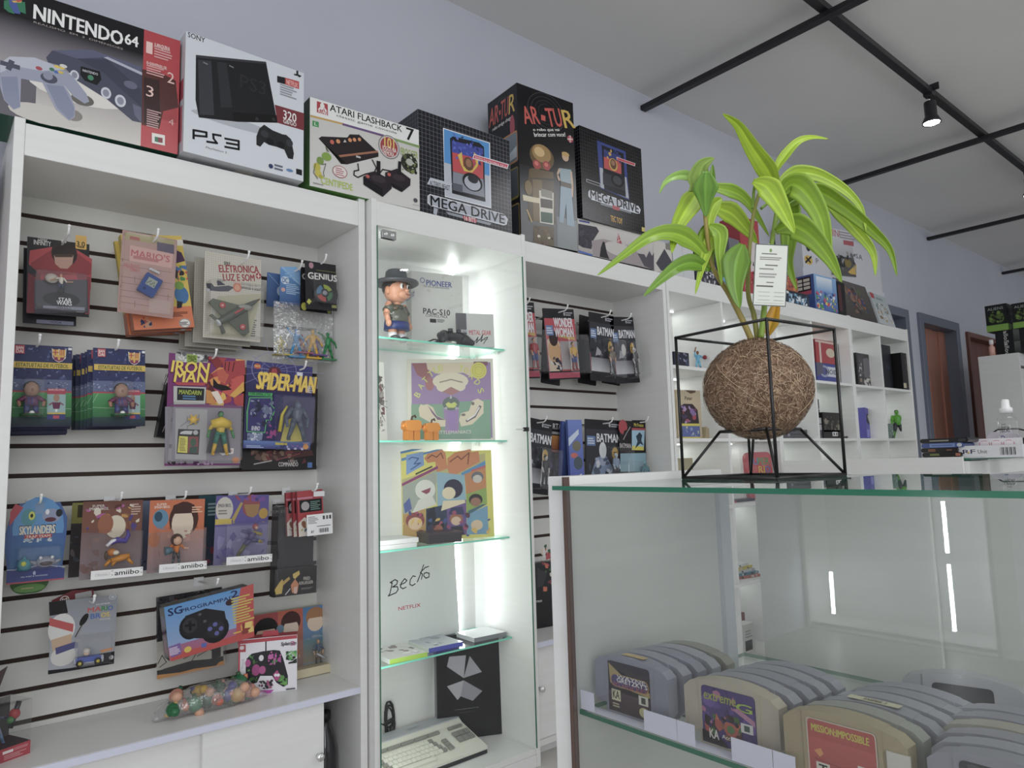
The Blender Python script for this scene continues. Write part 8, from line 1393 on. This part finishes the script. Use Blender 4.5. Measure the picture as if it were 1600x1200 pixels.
for nm, y, x, n, cols, lab, lb in CG:
    for i in range(n):
        yy = y - .008 * i * (.4 if nm != 'rightmost row' else -.6)
        root = empty('game_cartridge', lb if i == 0 else 'grey cartridge %s in the %s of the counter' % (('', 'second', 'third', 'fourth', 'fifth', 'sixth')[i] + ' from the front', nm), 'game cartridge', cartmx(yy, x + .0225 * i, SHZ), 'grey cartridges in the glass counter')
        b, W, H = cart_shell(cols[i]); b.build('shell', 'cartp', root)
        if i == 0: cart_label(root, W, H, lab)
        else: MB().prism(rrect(.027, .006, W - .027, H - .010, .004, 3), -.0006, 0, ('3a3a50', '5a3a3a', '3a4a40', '4a4a4a', '50485a')[i - 1]).build('label', 'gloss', root)
        if nm == 'leftmost row' and i == 0: b = MB(); b.add([(.040, .004, H + .0012), (.072, .004, H + .0012), (.072, .013, H + .0012), (.040, .013, H + .0012)], [(0, 1, 2, 3)], 'c8a860'); b.build('gold_sticker', 'card', root)
        if nm == 'third row' and i == 2:
            b = MB(); b.add([(.03, .004, H + .001), (.075, .004, H + .0012), (.075, .014, H + .0012), (.03, .014, H + .001)], [(0, 1, 2, 3)], 'cfc8a8'); art(b, 1, 1, [('t', 'SNIPER 2', .3, .2, .75, .75, '4a4640', .6)], org=(Vector((.03, .004, H + .0013)), Vector((.045, 0, 0)), Vector((0, .01, 0)), Vector((0, 0, 1)))); b.build('name_sticker', 'card', root)
        if nm == 'third row' and i == 0: b = MB(); b.box(.090, -.0005, .012, .108, .0014, .046, 'cfcac0'); art(b, 1, 1, [('f', .2, .3, .7, .6, 3, '8a8478')], org=(Vector((.090, -.0006, .012)), Vector((.018, 0, 0)), Vector((0, 0, .034)), Vector((0, -1, 0)))); b.build('price_sticker', 'card', root)
for i, (y, x, zz, lb) in enumerate(((.330, .79, SHZ, 'loose grey cartridge with a dark opening lying behind the third row'), (.205, .80, SHZ, 'loose grey cartridge lying farthest right behind the rows'))):
    root = empty('game_cartridge', lb, 'game cartridge', cartmx(y, x, zz, .25), 'grey cartridges in the glass counter')
    b, W, H = cart_shell('a3a2a6'); b.build('shell', 'cartp', root); MB().prism(rrect(.027, .006, W - .027, H - .010, .004, 3), -.0006, 0, '22222a').build('label', 'gloss', root)
def holder(y0, y1, lb):
    w_ = y0 - y1; root = empty('paper_holder', lb, 'paper holder', cartmx(y0, .6045, SHZ), 'folded paper holders under the cartridges')
    b = MB(); b.box(0, .001, .0001, w_, .016, .0006, 'dcdaea'); art(b, 1, 1, [('t', 'RETROTEC', .45, .25, .95, .6, '8a88a0', .6)], org=(Vector((0, .001, .0007)), Vector((w_, 0, 0)), Vector((0, .014, 0)), Vector((0, 0, 1)))); b.build('base', 'paper', root)
    for a, c, nm in ((.0, .021, 'left_flap'), (w_ - .042, w_ - .0, 'right_flap')):
        MB().box(a, 0, .0006, c, .0008, .0215, 'e2e0f0').build(nm, 'paper', root)
holder(.611, .4755, 'white folded paper holder under the leftmost cartridge row')
holder(.4745, .370, 'white folded paper holder under the second cartridge row')
holder(.369, .244, 'white folded paper holder under the third cartridge row')
holder(.243, .110, 'white folded paper holder under the rightmost cartridge row')

# ------------------------------------------------------------------ root-ball plant in its wire stand
PX0, PY0, PYAW, PW, PH, PZ = .855, .5105, -.0892, .144, .192, CT
Tp = Matrix.Translation((PX0, PY0, PZ)) @ Matrix.Rotation(PYAW, 4, 'Z')
root = empty('plant_stand', 'black wire cube stand holding the root ball on the glass counter', 'plant stand', Tp)
a = PW / 2; rw = .0021
cr = [(-a, -a), (a, -a), (a, a), (-a, a)]; g_ = .036; zr = .062
for z, nm in ((rw, 'base_ring'), (PH, 'top_ring')):
    b = MB()
    for i in range(4): b.tube([(*cr[i], z), (*cr[(i + 1) % 4], z)], rw, n=8); b.ball((*cr[i], z), rw * 1.1, nu=8, nv=6)
    b.build(nm, 'frame', root)
for x, y in cr: MB().tube([(x, y, rw), (x, y, PH)], rw, n=8).build('upright', 'frame', root)
b = MB(); ir = [(-g_, -g_), (g_, -g_), (g_, g_), (-g_, g_)]
for i in range(4): b.tube([(*ir[i], zr), (*ir[(i + 1) % 4], zr)], rw, n=8)
b.build('cradle_ring', 'frame', root)
for (x, y), (u, v) in zip(cr, ir): MB().tube([(x, y, rw), (u, v, zr)], rw * .9, n=8).build('brace', 'frame', root)

root = empty('root_ball_plant', 'leafy green plant growing from a brown coir root ball', 'plant', Tp)
Ti = Tp.inverted(); BC = Vector((.001, 0, .117)); BR_ = Vector((.069, .069, .0665))
me = MB(); bm = bmesh.new(); bmesh.ops.create_icosphere(bm, subdivisions=5, radius=1); rr = random.Random(11)
from mathutils import noise
for v in bm.verts:
    n_ = v.co.normalized(); k = 1 + .035 * noise.noise(n_ * 2.2) + .02 * noise.noise(n_ * 7) + .016 * noise.noise(n_ * 22)
    v.co = BC + Vector((n_.x * BR_.x, n_.y * BR_.y, n_.z * BR_.z)) * k
me.add([v.co for v in bm.verts], [[v.index for v in f.verts] for f in bm.faces], sm=True); bm.free()
me.build('coir_ball', 'coir', root)
fb = MB()
for i in range(6500):
    n_ = Vector((rr.gauss(0, 1), rr.gauss(0, 1), rr.gauss(0, 1))).normalized(); t = n_.cross(Vector((rr.gauss(0, 1), rr.gauss(0, 1), rr.gauss(0, 1)))).normalized(); s = n_.cross(t)
    L_ = .004 + .011 * rr.random(); bend = (rr.random() - .5) * 1.2; wd_ = .00028 + .00025 * rr.random(); P = []
    for j in range(4):
        u = j / 3 - .5; d = (n_ + t * (u * L_ / .07) + s * (bend * u * u * L_ / .07)).normalized()
        k = 1.012 + .025 * noise.noise(d * 2.2) + .02 * noise.noise(d * 7) + .02 * (rr.random() - .3) * (1 if j in (0, 3) else .3)
        p = BC + Vector((d.x * BR_.x, d.y * BR_.y, d.z * BR_.z)) * k; P += [p - s * wd_, p + s * wd_]
    fb.add(P, [(0, 1, 3, 2), (2, 3, 5, 4), (4, 5, 7, 6)], ('9d826a', '7b5f4c', 'a98f76', '684f3c', '8d7260', 'b39b80', '5a4232')[i % 7])
for i in range(9):
    ph = .9 + .5 * rr.random(); t0 = rr.random() * 6.28; P = [];
    for j in range(10):
        t = t0 + .12 * j * (1 if i % 2 else -1); p_ = ph + .12 * j; d = Vector((math.sin(p_ * .9) * math.cos(t), math.sin(p_ * .9) * math.sin(t), math.cos(p_ * .9))); P.append(BC + Vector((d.x * BR_.x, d.y * BR_.y, d.z * BR_.z)) * 1.035)
    fb.tube(P, .0003, 'c8b394', n=4)
o = fb.build('coir_fibre', 'mattec', root); o['kind'] = 'stuff'
DP = .943; ES = (-1, -.78, -.52, -.12, 0, .12, .52, .78, 1)
def lp(u, v, dd=0.0): return Ti @ atD((900 + u / 3.077, 170 + v / 3.077), DP + dd)
def smooth(P, n):
    out = []; k = len(P) - 1
    for i in range(k):
        p0, p1, p2, p3 = P[max(0, i - 1)], P[i], P[i + 1], P[min(k, i + 2)]
        for j in range(n):
            t = j / n; out.append(.5 * ((2 * p1) + (p2 - p0) * t + (2 * p0 - 5 * p1 + 4 * p2 - p3) * t * t + (3 * p1 - p0 - 3 * p2 + p3) * t ** 3))
    return out + [P[-1]]
def leaf(pts, wpx, d0, d1, col='7fa63a', fold=.35, twist=0.0, tw2=None, nar=.25):
    k = len(pts) - 1; P = smooth([lp(x, y, d0 + (d1 - d0) * i / k) for i, (x, y) in enumerate(pts)], 6); n = len(P) - 1
    W = 1.2 * wpx / 3.077 * DP / F_PX; view = (Ti.to_3x3() @ AZ.to_3d() * 0) ; vd = (Ti @ Vector((0, 0, 0)) - P[0]).normalized()
    v = []; f = []; cs_ = []
    for i, p in enumerate(P):
        t = i / n; d = (P[min(n, i + 1)] - P[max(0, i - 1)]).normalized(); s = d.cross(vd)
        if s.length < 1e-4: s = d.cross(Vector((0, 0, 1)))
        s.normalize(); nn = s.cross(d); a_ = twist + ((tw2 if tw2 is not None else twist) - twist) * t; s2 = s * math.cos(a_) + nn * math.sin(a_); n2 = nn * math.cos(a_) - s * math.sin(a_)
        wl = W / 2 * (max(nar * (1 - t), min(1, (t / .3)) ** .7 * min(1, (1 - t) / .68) ** .8) if t < 1 else 0)
        for e in ES: v.append(p + s2 * wl * e + n2 * (abs(e) * wl * fold))
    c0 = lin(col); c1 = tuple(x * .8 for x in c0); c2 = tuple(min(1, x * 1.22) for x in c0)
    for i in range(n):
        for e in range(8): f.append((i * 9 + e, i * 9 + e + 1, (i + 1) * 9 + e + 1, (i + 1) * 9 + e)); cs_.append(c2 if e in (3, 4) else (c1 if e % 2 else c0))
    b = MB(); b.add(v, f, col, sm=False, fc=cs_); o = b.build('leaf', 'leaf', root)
    for pl in o.data.polygons: pl.use_smooth = True
    sd = o.modifiers.new('thick', 'SOLIDIFY'); sd.thickness = .0004
G1, G2, G3 = 'a3bf3c', '86a634', '6b9232'
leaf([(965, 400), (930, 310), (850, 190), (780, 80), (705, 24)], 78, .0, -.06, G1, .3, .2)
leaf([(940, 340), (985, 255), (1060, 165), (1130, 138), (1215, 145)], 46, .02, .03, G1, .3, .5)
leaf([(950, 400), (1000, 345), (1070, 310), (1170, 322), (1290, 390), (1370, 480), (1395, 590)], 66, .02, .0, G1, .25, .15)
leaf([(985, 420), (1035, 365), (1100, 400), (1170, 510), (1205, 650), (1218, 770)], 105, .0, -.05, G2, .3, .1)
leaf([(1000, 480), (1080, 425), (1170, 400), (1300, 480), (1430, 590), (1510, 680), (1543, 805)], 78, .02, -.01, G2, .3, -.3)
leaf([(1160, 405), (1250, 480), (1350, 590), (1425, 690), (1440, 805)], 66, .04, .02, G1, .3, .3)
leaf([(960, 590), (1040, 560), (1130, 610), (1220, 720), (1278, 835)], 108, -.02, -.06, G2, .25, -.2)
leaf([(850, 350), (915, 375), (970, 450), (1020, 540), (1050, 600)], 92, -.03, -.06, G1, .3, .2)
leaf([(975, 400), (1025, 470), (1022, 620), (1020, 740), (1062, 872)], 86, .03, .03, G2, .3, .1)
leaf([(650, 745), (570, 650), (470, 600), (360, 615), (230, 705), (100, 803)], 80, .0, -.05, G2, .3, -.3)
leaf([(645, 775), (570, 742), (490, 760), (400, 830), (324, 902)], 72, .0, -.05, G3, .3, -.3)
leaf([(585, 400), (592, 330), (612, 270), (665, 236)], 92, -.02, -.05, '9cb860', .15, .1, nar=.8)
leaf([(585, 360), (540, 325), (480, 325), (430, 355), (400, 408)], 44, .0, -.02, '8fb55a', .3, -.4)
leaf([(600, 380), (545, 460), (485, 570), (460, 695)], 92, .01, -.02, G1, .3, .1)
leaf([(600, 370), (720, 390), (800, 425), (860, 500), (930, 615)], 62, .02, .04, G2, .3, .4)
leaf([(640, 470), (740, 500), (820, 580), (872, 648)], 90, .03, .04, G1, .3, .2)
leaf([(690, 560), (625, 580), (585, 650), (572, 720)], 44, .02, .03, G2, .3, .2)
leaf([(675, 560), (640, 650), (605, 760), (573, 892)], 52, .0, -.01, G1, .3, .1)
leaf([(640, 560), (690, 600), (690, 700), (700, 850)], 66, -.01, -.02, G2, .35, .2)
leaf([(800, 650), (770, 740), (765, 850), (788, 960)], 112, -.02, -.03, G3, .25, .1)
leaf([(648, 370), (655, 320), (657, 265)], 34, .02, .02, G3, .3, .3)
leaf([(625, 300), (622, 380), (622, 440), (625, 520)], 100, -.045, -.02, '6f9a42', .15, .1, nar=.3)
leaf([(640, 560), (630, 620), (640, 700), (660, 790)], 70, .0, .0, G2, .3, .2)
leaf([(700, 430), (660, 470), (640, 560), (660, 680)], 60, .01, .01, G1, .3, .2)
leaf([(920, 1095), (935, 1040), (950, 990), (965, 930), (975, 880)], 62, .01, .01, 'c8922a', .2, .1)
def stem(pts, r0, r1, col): P = smooth([lp(x, y, d) for x, y, d in pts], 6); n = len(P) - 1; MB().tube(P, [r0 + (r1 - r0) * i / n for i in range(n + 1)], col, n=10).build('stem', 'stem', root)
stem([(850, 1125, .0), (800, 1015, .0), (735, 890, .0), (690, 820, 0), (650, 740, .0), (625, 560, -.01), (618, 470, -.01)], .0042, .0024, '9a8a48')
stem([(872, 1110, .01), (855, 990, .01), (828, 890, .01), (832, 700, .01), (855, 500, .0), (890, 380, .0)], .0036, .0022, '8f8f48')
stem([(890, 1100, .0), (905, 960, .0), (930, 720, .0), (955, 560, .0), (975, 400, .0)], .0040, .0024, '86a044')
stem([(890, 480, 0), (950, 430, .01), (1000, 400, .02)], .002, .0014, '7a9a40'); stem([(955, 560, 0), (1010, 470, .0), (1080, 425, .02)], .002, .0014, '7a9a40'); stem([(850, 480, 0), (855, 400, 0), (862, 350, -.02)], .0022, .0016, '7fa040')
q = (None,)
bl, br, tl = atD((1176, 477), DP - .045), atD((1227.6, 479.4), DP - .045), atD((1175.6, 380.6), DP - .045)
u = (br - bl); mx = frame(bl, u, tl - bl); w_, h_ = u.length, (tl - bl).length
root = empty('care_tag', 'white printed paper tag hanging among the leaves', 'tag', mx)
b = MB(); b.box(0, 0, 0, w_, .0005, h_, '5a6460'); art(b, w_, h_, [('r', .025, .015, .975, .985, 'dcded4'), ('e', .47, .90, .04, .03, '7a9a4a'), ('f', .2, .83, .8, .86, 1, '6a6c66'), ('f', .15, .74, .9, .80, 2, '8a8c86'), ('r', .32, .65, .7, .67, '6a6c66'), ('f', .15, .58, .8, .62, 1, '8a8c86'), ('f', .15, .45, .75, .54, 2, '9a9c96'), ('r', .38, .375, .6, .39, '6a6c66'), ('f', .08, .3, .85, .34, 1, '55574f')] + [('r', .15, .22 - .065 * i, .5, .228 - .065 * i, 'a8aaa4') for i in range(3)] + [('r', .62, .22 - .065 * i, .93, .228 - .065 * i, '9a9c96') for i in range(3)] + [('r', .06, .045, .94, .05, 'a8aaa4')]); b.build('card', 'card', root)
MB().tube([(w_ * .5, .001, h_ * .97), (w_ * .5, .012, h_ * 1.04), (w_ * .48, .03, h_ * 1.05)], .0008, 'd8d8d4', n=5).build('string', 'toy', root)
